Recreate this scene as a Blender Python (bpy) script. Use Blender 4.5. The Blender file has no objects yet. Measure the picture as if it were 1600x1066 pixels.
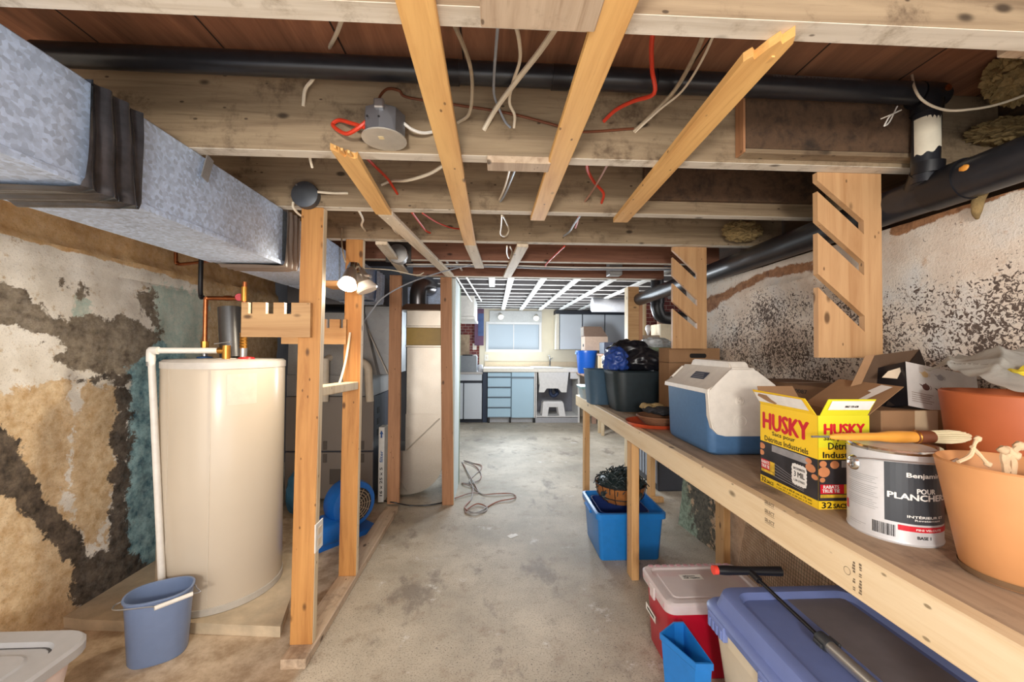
import bpy, bmesh, math, random
from mathutils import Vector, Matrix, noise
from math import sin, cos, pi, radians

# ---------------------------------------------------------------- camera
F, HC = 622.0, 1.22
SC = bpy.context.scene
COL = SC.collection


def basis(vx=771, vy=544, roll=0.006):
    a = math.atan2(800 - vx, F)
    p = math.atan2(vy - 533, math.hypot(F, 800 - vx))
    fw = Vector((sin(a) * cos(p), cos(a) * cos(p), sin(p)))
    r = fw.cross(Vector((0, 0, 1))).normalized()
    u = r.cross(fw)
    return r * cos(roll) + u * sin(roll), u * cos(roll) - r * sin(roll), fw


CR, CU, CF = basis()
CP = Vector((0, 0, HC))
cam = bpy.data.cameras.new('camera')
camo = bpy.data.objects.new('camera', cam)
COL.objects.link(camo)
m3 = Matrix((CR, CU, -CF)).transposed()
camo.matrix_world = Matrix.Translation(CP) @ m3.to_4x4()
cam.sensor_width = 36
cam.lens = F * 36 / 1600
cam.clip_start = 0.02
SC.camera = camo

# ---------------------------------------------------------------- world, exposure, large lights
SC.view_settings.view_transform = 'Standard'
SC.view_settings.look = 'None'
SC.view_settings.gamma = 1
SC.view_settings.exposure = 0.0
SC.view_settings.use_curve_mapping = False
SC.cycles.use_denoising = True
SC.cycles.max_bounces = 8
SC.cycles.diffuse_bounces = 5
SC.cycles.transparent_max_bounces = 12
world = bpy.data.worlds.new('world')
SC.world = world
world.use_nodes = True
bgn = world.node_tree.nodes['Background']
bgn.inputs[0].default_value = (1.0, 0.975, 0.95, 1)
bgn.inputs[1].default_value = 2.6


def light(name, typ, loc, energy, color=(1, 1, 1), size=0.1, target=None, **kw):
    l = bpy.data.lights.new(name, typ)
    l.energy = energy
    l.color = color
    if typ == 'AREA':
        l.shape = 'RECTANGLE'
        l.size, l.size_y = size if isinstance(size, tuple) else (size, size)
    else:
        l.shadow_soft_size = size
    for k, v in kw.items():
        setattr(l, k, v)
    o = bpy.data.objects.new(name, l)
    COL.objects.link(o)
    o.location = loc
    if target is not None:
        o.rotation_euler = (Vector(target) - Vector(loc)).to_track_quat('-Z', 'Y').to_euler()
    return o


# added unseen fills behind the camera and in the kitchen; daylight at the kitchen window
light('rear_fill', 'POINT', (-0.15, -1.3, 1.4), 135, (1.0, 0.95, 0.87), 0.12)
light('kitchen_fill', 'POINT', (0.95, 4.9, 1.3), 48, (0.9, 0.95, 1.0), 0.12)
light('mid_fill', 'POINT', (0.25, 4.0, 1.3), 28, (0.88, 0.94, 1.0), 0.12)
light('window_daylight', 'AREA', (0.3, 7.0, 1.42), 40, (0.74, 0.88, 1.0), (0.9, 0.45), (0.3, 3.0, 0.6))


def pt(px, py, Y=None, z=None, X=None):
    d = CF * F + CR * (px - 800) + CU * (533 - py)
    if Y is not None:
        t = (Y - CP.y) / d.y
    elif z is not None:
        t = (z - CP.z) / d.z
    else:
        t = (X - CP.x) / d.x
    return CP + d * t


def proj(p):
    q = Vector(p) - CP
    d = q.dot(CF)
    return 800 + F * q.dot(CR) / d, 533 - F * q.dot(CU) / d


# ---------------------------------------------------------------- materials
MAT = {}


class NT:
    def __init__(s, name):
        s.m = bpy.data.materials.new(name)
        s.m.use_nodes = True
        s.t = s.m.node_tree
        s.bsdf = s.t.nodes['Principled BSDF']
        s.pos = None

    def n(s, typ, **kw):
        nd = s.t.nodes.new('ShaderNode' + typ)
        for k, v in kw.items():
            setattr(nd, k, v)
        return nd

    def put(s, sock, v):
        if isinstance(v, (int, float)):
            sock.default_value = v
        elif isinstance(v, (tuple, list)):
            sock.default_value = tuple(v) + ((1,) if len(v) == 3 and len(sock.default_value) == 4 else ())
        else:
            s.t.links.new(v, sock)

    def P(s, scale=(1, 1, 1), off=(0, 0, 0)):
        if s.pos is None:
            s.pos = s.n('NewGeometry').outputs['Position']
        mp = s.n('Mapping')
        s.put(mp.inputs[0], s.pos)
        mp.inputs['Scale'].default_value = scale
        mp.inputs['Location'].default_value = off
        return mp.outputs[0]

    def noise(s, scale, vec=None, detail=6, rough=0.6, dist=0.0):
        nd = s.n('TexNoise')
        s.put(nd.inputs['Vector'], vec if vec is not None else s.P())
        nd.inputs['Scale'].default_value = scale
        nd.inputs['Detail'].default_value = detail
        nd.inputs['Roughness'].default_value = rough
        nd.inputs['Distortion'].default_value = dist
        return nd.outputs[0]

    def voro(s, scale, vec=None, feature='F1', out=0):
        nd = s.n('TexVoronoi', feature=feature)
        s.put(nd.inputs['Vector'], vec if vec is not None else s.P())
        nd.inputs['Scale'].default_value = scale
        return nd.outputs[out]

    def math(s, op, a, b=0.0, c=None):
        nd = s.n('Math', operation=op)
        s.put(nd.inputs[0], a)
        s.put(nd.inputs[1], b)
        if c is not None:
            s.put(nd.inputs[2], c)
        return nd.outputs[0]

    def step(s, v, lo, hi):
        nd = s.n('MapRange', interpolation_type='SMOOTHSTEP')
        s.put(nd.inputs[0], v)
        s.put(nd.inputs[1], lo)
        s.put(nd.inputs[2], hi)
        return nd.outputs[0]

    def mix(s, f, a, b, mode='MIX'):
        nd = s.n('Mix', data_type='RGBA', blend_type=mode)
        s.put(nd.inputs[0], f)
        s.put(nd.inputs[6], a)
        s.put(nd.inputs[7], b)
        return nd.outputs[2]

    def ramp(s, v, *stops):
        nd = s.n('ValToRGB')
        el = nd.color_ramp.elements
        while len(el) < len(stops):
            el.new(0.5)
        for e, (p, c) in zip(el, stops):
            e.position = p
            e.color = tuple(c) + (1,)
        s.put(nd.inputs[0], v)
        return nd.outputs[0]

    def attr(s, name):
        nd = s.n('Attribute', attribute_name=name)
        sp = s.n('SeparateColor')
        s.t.links.new(nd.outputs['Color'], sp.inputs[0])
        return sp.outputs[0], sp.outputs[1], sp.outputs[2]

    def bump(s, h, strength=0.3, dist=0.01):
        b = s.n('Bump')
        b.inputs['Strength'].default_value = strength
        b.inputs['Distance'].default_value = dist
        s.put(b.inputs['Height'], h)
        s.t.links.new(b.outputs[0], s.bsdf.inputs['Normal'])

    def out(s, color=None, rough=0.6, metal=0.0, **kw):
        if color is not None:
            s.put(s.bsdf.inputs['Base Color'], color)
        s.put(s.bsdf.inputs['Roughness'], rough)
        s.put(s.bsdf.inputs['Metallic'], metal)
        for k, v in kw.items():
            s.put(s.bsdf.inputs[k], v)
        return s.m


def lin(r, g, b):
    f = lambda c: (c / 255 / 12.92) if c <= 10 else ((c / 255 + 0.055) / 1.055) ** 2.4
    return f(r), f(g), f(b)


def plain(name, rgb, rough=0.5, metal=0.0, var=0.06, scale=30, bump=0.0, **kw):
    """smooth painted / plastic / metal surface with a faint mottling"""
    if name in MAT:
        return MAT[name]
    t = NT(name)
    c = lin(*rgb)
    n = t.noise(scale, detail=3)
    a = tuple(x * (1 - var) for x in c)
    b = tuple(min(1, x * (1 + var)) for x in c)
    if bump:
        t.bump(t.noise(scale * 6, detail=4), bump, 0.004)
    MAT[name] = t.out(t.ramp(n, (0.3, a), (0.7, b)), rough, metal, **kw)
    return MAT[name]


def wood(name, rgb, dark, axis=0, rough=0.65, knots=True, grime=None, gscale=9):
    if name in MAT:
        return MAT[name]
    t = NT(name)
    sc = [26, 26, 26]
    sc[axis] = 1.6
    g = t.noise(1.0, t.P(tuple(sc)), 7, 0.65, 0.6)
    c, d = lin(*rgb), lin(*dark)
    mid = tuple((x * 2 + y) / 3 for x, y in zip(c, d))
    col = t.ramp(g, (0.28, d), (0.5, mid), (0.66, c))
    sc2 = [110, 110, 110]
    sc2[axis] = 4
    fine = t.noise(1.0, t.P(tuple(sc2)), 4, 0.7)
    col = t.mix(t.step(fine, 0.55, 0.8), col, d)
    if knots:
        ks = [11, 11, 11]
        ks[axis] = 5.5
        k = t.voro(1.0, t.P(tuple(ks), (0.37, 0.11, 0.73)))
        k2 = t.voro(2.3, t.P(tuple(ks), (0.9, 0.4, 0.1)))
        col = t.mix(t.step(k2, 0.1, 0.05), col, tuple(x * 0.45 for x in d))
        col = t.mix(t.step(k, 0.14, 0.06), col, tuple(x * 0.35 for x in d))
    if grime is not None:
        gm = t.noise(gscale, None, 8, 0.7)
        col = t.mix(t.step(gm, 0.5, 0.72), col, lin(*grime))
    t.bump(g, 0.25, 0.004)
    MAT[name] = t.out(col, rough)
    return MAT[name]


# ---------------------------------------------------------------- mesh helpers
def root_of(o):
    while o.parent is not None:
        o = o.parent
    return o


def obj(name, bm, mat, parent=None, smooth=False, angle=40):
    me = bpy.data.meshes.new(name)
    bmesh.ops.recalc_face_normals(bm, faces=bm.faces)
    if parent is None:
        xs = [v.co for v in bm.verts]
        lo = Vector([min(c[i] for c in xs) for i in range(3)])
        hi = Vector([max(c[i] for c in xs) for i in range(3)])
        off = Vector(((lo.x + hi.x) / 2, (lo.y + hi.y) / 2, lo.z))
    else:
        off = root_of(parent).location.copy()
    for v in bm.verts:
        v.co -= off
    bm.to_mesh(me)
    bm.free()
    if smooth:
        for p in me.polygons:
            p.use_smooth = True
        try:
            me.set_sharp_from_angle(angle=radians(angle))
        except Exception:
            pass
    if isinstance(mat, (list, tuple)):
        for m in mat:
            me.materials.append(m)
    else:
        me.materials.append(mat)
    o = bpy.data.objects.new(name, me)
    COL.objects.link(o)
    if parent is None:
        o.location = off
    else:
        o.parent = parent
    return o


def thing(name, label, cat, loc, group=None):
    o = bpy.data.objects.new(name, None)
    o.empty_display_size = 0.05
    COL.objects.link(o)
    o.location = Vector(loc)
    return tag(o, label, cat, group)


def tag(o, label, cat, group=None):
    o['label'] = label
    o['category'] = cat
    if group:
        o['group'] = group
    return o


def struct(name, bm, mat, smooth=False, parent=None):
    o = obj(name, bm, mat, parent, smooth)
    if parent is None:
        o['kind'] = 'structure'
    return o


def B():
    return bmesh.new()


def box(bm, x0, x1, y0, y1, z0, z1, bev=0.0, seg=2, M=None):
    vs = [bm.verts.new((x, y, z)) for x in (x0, x1) for y in (y0, y1) for z in (z0, z1)]
    q = [(0, 1, 3, 2), (4, 6, 7, 5), (0, 4, 5, 1), (2, 3, 7, 6), (0, 2, 6, 4), (1, 5, 7, 3)]
    fs = [bm.faces.new([vs[i] for i in f]) for f in q]
    if M is not None:
        for v in vs:
            v.co = M @ v.co
    if bev:
        es = list({e for f in fs for e in f.edges})
        bmesh.ops.bevel(bm, geom=es, offset=bev, segments=seg, affect='EDGES', profile=0.5)
    return bm


def frame(p0, p1, up=(0, 0, 1)):
    d = (Vector(p1) - Vector(p0)).normalized()
    up = Vector(up)
    if abs(d.dot(up)) > 0.98:
        up = Vector((1, 0, 0))
    s = d.cross(up).normalized()
    return d, s, s.cross(d)


def bar(bm, p0, p1, w, t, up=(0, 0, 1), bev=0.003):
    """rectangular bar from p0 to p1; w sideways, t along up"""
    d, s, u = frame(p0, p1, up)
    L = (Vector(p1) - Vector(p0)).length
    M = Matrix.Translation(Vector(p0)) @ Matrix((s, d, u)).transposed().to_4x4()
    return box(bm, -w / 2, w / 2, 0, L, -t / 2, t / 2, bev, 1, M)


def smoothpts(pts, k=6):
    pts = [Vector(p) for p in pts]
    if len(pts) < 3:
        return pts
    e = [pts[0] * 2 - pts[1]] + pts + [pts[-1] * 2 - pts[-2]]
    out = []
    for i in range(1, len(e) - 2):
        a, b, c, d = e[i - 1:i + 3]
        for j in range(k):
            t = j / k
            out.append(0.5 * ((2 * b) + (c - a) * t + (2 * a - 5 * b + 4 * c - d) * t * t + (3 * b - a - 3 * c + d) * t ** 3))
    out.append(pts[-1])
    return out


def tube(bm, pts, r, n=8, smooth=True, k=6, caps=True, flat=1.0):
    pts = smoothpts(pts, k) if smooth else [Vector(p) for p in pts]
    rs = r if isinstance(r, (list, tuple)) else None
    rings = []
    nrm = None
    for i, p in enumerate(pts):
        a = pts[max(0, i - 1)]
        b = pts[min(len(pts) - 1, i + 1)]
        d = (b - a).normalized()
        if nrm is None:
            nrm = d.orthogonal().normalized()
        nrm = (nrm - d * nrm.dot(d))
        nrm = nrm.normalized() if nrm.length > 1e-6 else d.orthogonal().normalized()
        bi = d.cross(nrm)
        if rs:
            f = i / (len(pts) - 1) * (len(rs) - 1)
            j = min(int(f), len(rs) - 2)
            rr = rs[j] + (rs[j + 1] - rs[j]) * (f - j)
        else:
            rr = r
        rings.append([bm.verts.new(p + nrm * rr * cos(2 * pi * q / n) + bi * rr * flat * sin(2 * pi * q / n)) for q in range(n)])
    skin(bm, rings, True, caps)
    return bm


def skin(bm, rings, closed=True, caps=True):
    n = len(rings[0])
    for a, b in zip(rings, rings[1:]):
        for q in range(n if closed else n - 1):
            bm.faces.new((a[q], a[(q + 1) % n], b[(q + 1) % n], b[q]))
    if caps and closed:
        bm.faces.new(rings[0])
        bm.faces.new(rings[-1])


def lathe(bm, prof, c, n=32, M=None, caps=True):
    rings = []
    for r, z in prof:
        ring = []
        for q in range(n):
            a = 2 * pi * q / n
            p = Vector((r * cos(a), r * sin(a), z))
            if M is not None:
                p = M @ p
            ring.append(bm.verts.new(p + Vector(c)))
        rings.append(ring)
    skin(bm, rings, True, caps)
    return bm


def axisM(d):
    """rotation taking +Z to d"""
    return Vector(d).to_track_quat('Z', 'Y').to_matrix()


def prism(bm, poly, fn, t0, t1):
    """polygon in (u,v) extruded: fn(u,v,t)->point"""
    a = [bm.verts.new(fn(u, v, t0)) for u, v in poly]
    b = [bm.verts.new(fn(u, v, t1)) for u, v in poly]
    n = len(poly)
    bm.faces.new(a)
    bm.faces.new(b[::-1])
    for i in range(n):
        bm.faces.new((a[i], b[i], b[(i + 1) % n], a[(i + 1) % n]))
    return bm


def XZ(u, v, t):
    return Vector((u, t, v))


def YZ(u, v, t):
    return Vector((t, u, v))


def XY(u, v, t):
    return Vector((u, v, t))


def grid(bm, nu, nv, fn):
    vs = [[bm.verts.new(fn(i / nu, j / nv)) for j in range(nv + 1)] for i in range(nu + 1)]
    for i in range(nu):
        for j in range(nv):
            bm.faces.new((vs[i][j], vs[i + 1][j], vs[i + 1][j + 1], vs[i][j + 1]))
    return vs


def rrect(w, h, r, n=5):
    """rounded rectangle polygon centred on 0"""
    out = []
    for cx, cy, a0 in ((w / 2 - r, h / 2 - r, 0), (-w / 2 + r, h / 2 - r, 90), (-w / 2 + r, -h / 2 + r, 180), (w / 2 - r, -h / 2 + r, 270)):
        for i in range(n + 1):
            a = radians(a0 + 90 * i / n)
            out.append((cx + r * cos(a), cy + r * sin(a)))
    return out


def loft(bm, sections, c=(0, 0, 0), caps=True, M=None):
    """sections: (polygon, z) stacked, same vertex count"""
    rings = []
    for poly, z in sections:
        ring = []
        for x, y in poly:
            p = Vector((x, y, z))
            if M is not None:
                p = M @ p
            ring.append(bm.verts.new(p + Vector(c)))
        rings.append(ring)
    skin(bm, rings, True, caps)
    return bm


def blob(bm, c, r, amp=0.25, freq=3.0, sub=4, seed=0, floor=None, ridged=False):
    M = Matrix.Translation(Vector(c))
    ret = bmesh.ops.create_icosphere(bm, subdivisions=sub, radius=1.0)
    for v in ret['verts']:
        d = v.co.normalized()
        q = Vector((d.x * freq + seed, d.y * freq, d.z * freq))
        k = noise.fractal(q, 0.8, 2.0, 4)
        if ridged:
            k = 1 - 2 * abs(noise.noise(q * 1.3)) + 0.35 * noise.noise(q * 3)
        s = 1 + amp * k
        p = Vector((d.x * r[0] * s, d.y * r[1] * s, d.z * r[2] * s)) + Vector(c)
        if floor is not None and p.z < floor:
            p.z = floor
        v.co = p
    return bm


_FONT = {}


def text_mesh(s):
    cu = bpy.data.curves.new('t', 'FONT')
    cu.body = s
    cu.size = 1
    cu.resolution_u = 2
    o = bpy.data.objects.new('t', cu)
    COL.objects.link(o)
    dg = bpy.context.evaluated_depsgraph_get()
    dg.update()
    me = bpy.data.meshes.new_from_object(o.evaluated_get(dg))
    vs = [v.co.copy() for v in me.vertices]
    fs = [tuple(p.vertices) for p in me.polygons]
    bpy.data.objects.remove(o)
    bpy.data.curves.remove(cu)
    bpy.data.meshes.remove(me)
    return vs, fs


def put_text(bm, s, fn, u0, v0, w, h, bold=0.0, lift=0.0):
    """letters of s filling the rectangle (u0,v0,w,h) of the surface fn(u,v,lift)"""
    if s not in _FONT:
        _FONT[s] = text_mesh(s)
    vs, fs = _FONT[s]
    if not vs:
        return bm
    x0, x1 = min(v.x for v in vs), max(v.x for v in vs)
    y0, y1 = min(v.y for v in vs), max(v.y for v in vs)
    offs = [(0, 0)] if not bold else [(-bold, 0), (bold, 0), (0, bold * 0.6), (0, -bold * 0.6)]
    for k, (du, dv) in enumerate(offs):
        nv = [bm.verts.new(fn(u0 + du + (v.x - x0) / (x1 - x0) * w, v0 + dv + (v.y - y0) / max(1e-6, y1 - y0) * h, lift + 0.00003 * k)) for v in vs]
        for f in fs:
            try:
                bm.faces.new([nv[i] for i in f])
            except ValueError:
                pass
    return bm


def patch(bm, fn, u0, u1, v0, v1, lift=0.0003, n=1):
    for i in range(n):
        a, b = u0 + (u1 - u0) * i / n, u0 + (u1 - u0) * (i + 1) / n
        bm.faces.new([bm.verts.new(fn(u, v, lift)) for u, v in ((a, v0), (b, v0), (b, v1), (a, v1))])
    return bm


def polypatch(bm, fn, poly, lift=0.0003):
    bm.faces.new([bm.verts.new(fn(u, v, lift)) for u, v in poly])
    return bm


def plane_fn(o, ax, ay):
    o, ax, ay = Vector(o), Vector(ax), Vector(ay)
    n = ax.cross(ay).normalized()
    return lambda u, v, l=0.0: o + ax * u + ay * v + n * l


def copy_tree(root, label, group=None, d=(0, 0, 0), rot=None):
    def cp(o, parent):
        c = o.copy()
        COL.objects.link(c)
        if parent is not None:
            c.parent = parent
        for ch in list(o.children):
            cp(ch, c)
        return c
    r = cp(root, None)
    r.location = root.location + Vector(d)
    if rot is not None:
        r.rotation_euler = rot
    r['label'] = label
    if group:
        r['group'] = group
    return r


def inpoly(x, y, P):
    c = False
    j = len(P) - 1
    for i in range(len(P)):
        xi, yi = P[i]
        xj, yj = P[j]
        if (yi > y) != (yj > y) and x < (xj - xi) * (y - yi) / (yj - yi) + xi:
            c = not c
        j = i
    return c


def sdist(x, y, P):
    best = 1e9
    j = len(P) - 1
    for i in range(len(P)):
        ax, ay = P[j]
        bx, by = P[i]
        dx, dy = bx - ax, by - ay
        t = max(0, min(1, ((x - ax) * dx + (y - ay) * dy) / (dx * dx + dy * dy + 1e-9)))
        best = min(best, math.hypot(x - ax - t * dx, y - ay - t * dy))
        j = i
    return best if inpoly(x, y, P) else -best


def weight(x, y, polys, soft=14):
    d = max(sdist(x, y, P) for P in polys)
    return max(0.0, min(1.0, 0.5 + d / (2 * soft)))
# ---------------------------------------------------------------- palette
JZ, SUB = 1.785, 2.02            # joist undersides, subfloor
KZ = 1.905                       # kitchen joist undersides
JY = [0.652, 1.165, 1.632, 2.105, 2.575]
WL, WR = -1.87, 1.36             # wall planes
BT = 0.82                        # workbench top

w_joist = wood('aged_joist_wood', (162, 142, 114), (114, 94, 72), 0, 0.8, True, (92, 74, 56))
w_joist_red = wood('reddish_joist_wood', (150, 104, 82), (104, 66, 50), 0, 0.8, True)
w_white = wood('whitewashed_wood', (226, 217, 202), (186, 172, 152), 0, 0.8, True, (150, 134, 112))
w_strap = wood('pine_strapping', (238, 190, 118), (206, 150, 84), 1, 0.6, True)
w_strapw = wood('pale_strapping', (228, 214, 192), (190, 170, 142), 1, 0.7, True)
w_kit = wood('white_strapping', (232, 230, 226), (200, 198, 194), 1, 0.7, False)
w_stud = wood('amber_stud_wood', (204, 148, 84), (164, 108, 54), 2, 0.55, True)
w_studr = wood('brown_stud_wood', (184, 134, 96), (148, 102, 68), 2, 0.6, True)
w_studp = wood('pale_stud_wood', (226, 208, 176), (190, 160, 118), 2, 0.6, True)
w_plate = wood('floor_plate_wood', (206, 184, 158), (164, 138, 112), 1, 0.7, True, (140, 120, 100))
w_pine = wood('fresh_pine_board', (206, 164, 118), (178, 132, 88), 2, 0.55, True)
w_pineh = wood('notched_pine_board', (198, 158, 110), (164, 120, 76), 0, 0.55, True)
w_bench = wood('bench_front_pine', (238, 218, 184), (220, 192, 150), 1, 0.6, True)
w_ply = wood('weathered_plywood', (184, 160, 134), (138, 116, 94), 1, 0.75, False, (112, 96, 82), 6)
w_leg = wood('bench_leg_wood', (224, 180, 124), (190, 140, 86), 2, 0.6, True)
w_pink = wood('pinkish_board', (196, 160, 138), (160, 120, 100), 2, 0.7, False)

c_white = plain('white_plastic', (232, 228, 220), 0.4)
c_cable = plain('cream_cable_jacket', (226, 214, 192), 0.45)
c_cabled = plain('dusty_cable_jacket', (176, 160, 136), 0.6, var=0.2)
c_grey_cable = plain('grey_cable_jacket', (150, 156, 166), 0.45)
c_red = plain('red_cable_jacket', (214, 62, 36), 0.45)
c_brown = plain('brown_cable_jacket', (112, 62, 38), 0.5)
c_black = plain('black_plastic', (26, 26, 30), 0.35)
c_abs = plain('black_abs_pipe', (36, 37, 42), 0.32, var=0.2)
c_ink = plain('black_ink', (24, 22, 22), 0.6)
c_inkr = plain('red_ink', (206, 24, 44), 0.5)
c_paperw = plain('white_paper', (236, 234, 228), 0.6)
c_steel = plain('bare_steel', (176, 178, 182), 0.32, 0.85)
c_chrome = plain('chrome', (210, 212, 214), 0.15, 1.0)
c_brass = plain('brass_fitting', (200, 146, 70), 0.3, 0.9)
c_copper = plain('copper_pipe', (176, 106, 66), 0.32, 0.9, var=0.2)
c_card = plain('brown_cardboard', (158, 122, 88), 0.8, var=0.08, scale=14)
c_cardd = plain('dark_cardboard', (112, 84, 60), 0.8, var=0.1, scale=14)


def galv(name, rgb, rough=0.42, scale=70, contrast=0.22, metal=0.75, wavy=0.0):
    t = NT(name)
    c = lin(*rgb)
    v = t.voro(scale, t.P((1, 1, 1)), 'F1', 1)
    sp = t.n('SeparateColor')
    t.t.links.new(v, sp.inputs[0])
    n = t.noise(scale * 0.6, detail=4)
    f = t.math('MULTIPLY_ADD', sp.outputs[0], 0.5, t.math('MULTIPLY', n, 0.5))
    col = t.ramp(f, (0.25, tuple(x * (1 - contrast) for x in c)), (0.75, tuple(min(1, x * (1 + contrast)) for x in c)))
    if wavy:
        t.bump(t.noise(3.2, None, 2), wavy, 0.02)
    return t.out(col, t.math('MULTIPLY_ADD', f, 0.2, rough - 0.1), metal)


m_galv = galv('galvanised_steel', (190, 207, 234), 0.5, 110, 0.2, 0.35)
m_galvw = galv('bright_sheet_metal', (196, 188, 176), 0.36, 260, 0.05, 0.97, 0.22)
m_galvg = galv('dull_sheet_metal', (158, 156, 154), 0.5, 200, 0.06, 0.6)


# ---------------------------------------------------------------- painted, peeling masonry
def masonry(name, base, layers, speck=None, bumps=0.5):
    """layers: (attribute output, colour a, colour b, edge noise scale)"""
    t = NT(name)
    n1 = t.noise(5, None, 8, 0.65)
    n2 = t.noise(26, None, 8, 0.7)
    col = t.ramp(n1, (0.32, lin(*base[0])), (0.52, lin(*base[1])), (0.68, lin(*base[2])))
    fine = t.noise(160, None, 3, 0.7)
    col = t.mix(t.step(n2, 0.56, 0.7), col, lin(*base[3]))
    A = t.attr('A')
    Bc = t.attr('B')
    chan = {'A0': A[0], 'A1': A[1], 'A2': A[2], 'B0': Bc[0], 'B1': Bc[1], 'B2': Bc[2]}
    for ch, ca, cb, sc, amp in layers:
        en = t.noise(sc, None, 9, 0.72, 0.3)
        m = t.math('ADD', chan[ch], t.math('MULTIPLY', t.math('SUBTRACT', en, 0.5), amp))
        f = t.math('MULTIPLY', t.step(m, 0.46, 0.54), t.math('MULTIPLY_ADD', t.noise(30, None, 6, 0.75), 0.5, 0.72))
        cn = t.noise(sc * 2.2, t.P((1, 1, 1), (3.1, 1.7, 0.4)), 8, 0.7)
        col = t.mix(f, col, t.ramp(cn, (0.36, lin(*ca)), (0.62, lin(*cb))))
    col = t.mix(t.step(fine, 0.52, 0.75), col, t.mix(0.35, col, (0.03, 0.025, 0.02), 'MIX'))
    h = t.math('ADD', t.math('MULTIPLY', n2, 0.7), t.math('MULTIPLY', fine, 0.3))
    t.bump(h, bumps, 0.006)
    return t.out(col, 0.9)


def wall_grid(name, mat, pf, u0, u1, v0, v1, step, polys, softs, disp, thick):
    """pf(u,v)->point on the wall plane; thick = offset vector to the wall's back"""
    bm = B()
    nu, nv = int((u1 - u0) / step), int((v1 - v0) / step)
    la = bm.loops.layers.float_color.new('A')
    lb = bm.loops.layers.float_color.new('B')
    cc = {}

    def f(a, b):
        u, v = u0 + (u1 - u0) * a, v0 + (v1 - v0) * b
        return pf(u, v) + disp(u, v)
    vs = grid(bm, nu, nv, f)
    for i, row in enumerate(vs):
        for j, vt in enumerate(row):
            p = pf(u0 + (u1 - u0) * i / nu, v0 + (v1 - v0) * j / nv)
            w = [0] * 6
            if p.y > 0.3:
                x, y = proj(p)
                for k, P in enumerate(polys):
                    if P:
                        w[k] = weight(x, y, P, softs[k])
            cc[vt] = w
    for fc in bm.faces:
        for lp in fc.loops:
            w = cc[lp.vert]
            lp[la] = (w[0], w[1], w[2], 1)
            lp[lb] = (w[3], w[4], w[5], 1)
    # back and edges so that the wall has thickness
    T = Vector(thick)
    edge = [r[0] for r in vs] + vs[-1][1:] + [r[-1] for r in vs[::-1]][1:] + vs[0][::-1][1:-1]
    bk = [bm.verts.new(v.co + T) for v in edge]
    n = len(edge)
    for i in range(n):
        bm.faces.new((edge[i], edge[(i + 1) % n], bk[(i + 1) % n], bk[i]))
    bm.faces.new(bk)
    return struct(name, bm, mat, True)


# left wall
PO = [[(-200, 318), (0, 366), (150, 402), (250, 428), (310, 446), (460, 478), (460, 380), (300, 330), (0, 230), (-200, 180)]]
PG = [[(-160, 380), (0, 436), (50, 468), (78, 500), (140, 486), (165, 506), (190, 490), (245, 520), (248, 612), (200, 595), (120, 578), (85, 562), (100, 540), (62, 522), (0, 500), (-160, 470)],
      [(118, 440), (136, 452), (132, 478), (120, 470)], [(92, 436), (130, 444), (118, 452), (90, 446)], [(210, 455), (240, 452), (250, 520), (225, 500)]]
PT = [[(-200, 620), (0, 612), (62, 603), (117, 592), (112, 720), (108, 790), (125, 830), (100, 990), (-200, 1100)],
      [(122, 596), (180, 604), (180, 700), (168, 850), (120, 840), (114, 720)], [(318, 440), (470, 470), (470, 640), (318, 640)]]  # first polygon here: tan tone of the shaded wall, painted in
PD = [[(-100, 600), (0, 668), (32, 690), (60, 750), (112, 820), (132, 862), (200, 856), (240, 896), (200, 980), (116, 975), (108, 885), (60, 826), (18, 780), (-100, 700)],
      [(182, 606), (208, 606), (203, 700), (196, 900), (170, 900), (174, 760)], [(118, 586), (215, 590), (212, 606), (120, 600)]]  # last polygon: top edge of a cast shadow, painted as a dark band
PB = [[(200, 566), (252, 535), (300, 560), (300, 905), (188, 925), (194, 740)]]
PC = [[(236, 446), (318, 458), (318, 575), (246, 560)], [(150, 470), (110, 520), (120, 470)]]
m_wl = masonry('peeling_left_wall', ((216, 208, 194), (238, 232, 221), (246, 242, 234), (196, 174, 142)),
               [('A0', (206, 162, 108), (228, 194, 146), 9, 0.8),
                ('A2', (198, 162, 116), (232, 208, 170), 10, 1.2),
                ('B2', (176, 200, 190), (210, 216, 204), 12, 1.2),
                ('A1', (92, 80, 68), (150, 138, 120), 9, 1.35),
                ('B1', (72, 112, 126), (168, 206, 210), 8, 1.1),
                ('B0', (44, 38, 34), (108, 96, 84), 8, 1.35)], bumps=0.45)


def dl(u, v):
    k = noise.fractal(Vector((u * 3.1, v * 3.1, 0.3)), 0.9, 2.0, 5) * 0.016
    k += max(0, 0.30 - v) * 0.12 * (0.6 + 0.6 * noise.noise(Vector((u * 4, v * 5, 2))))
    line = 1.548 + 0.02 * (u - 1.5)
    k -= 0.012 * math.exp(-((v - line) / 0.008) ** 2)
    k -= 0.025 * max(0.0, min(1.0, (v - 1.66) / 0.02))
    return Vector((max(-0.05, k), 0, 0))


wall_grid('wall_left', m_wl, lambda u, v: Vector((WL, u, v)), -0.8, 3.55, 0.0, JZ, 0.022,
          [PO, PG, PT, PD, PB, PC], [12, 26, 40, 30, 30, 34], dl, (-0.35, 0, 0))

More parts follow.
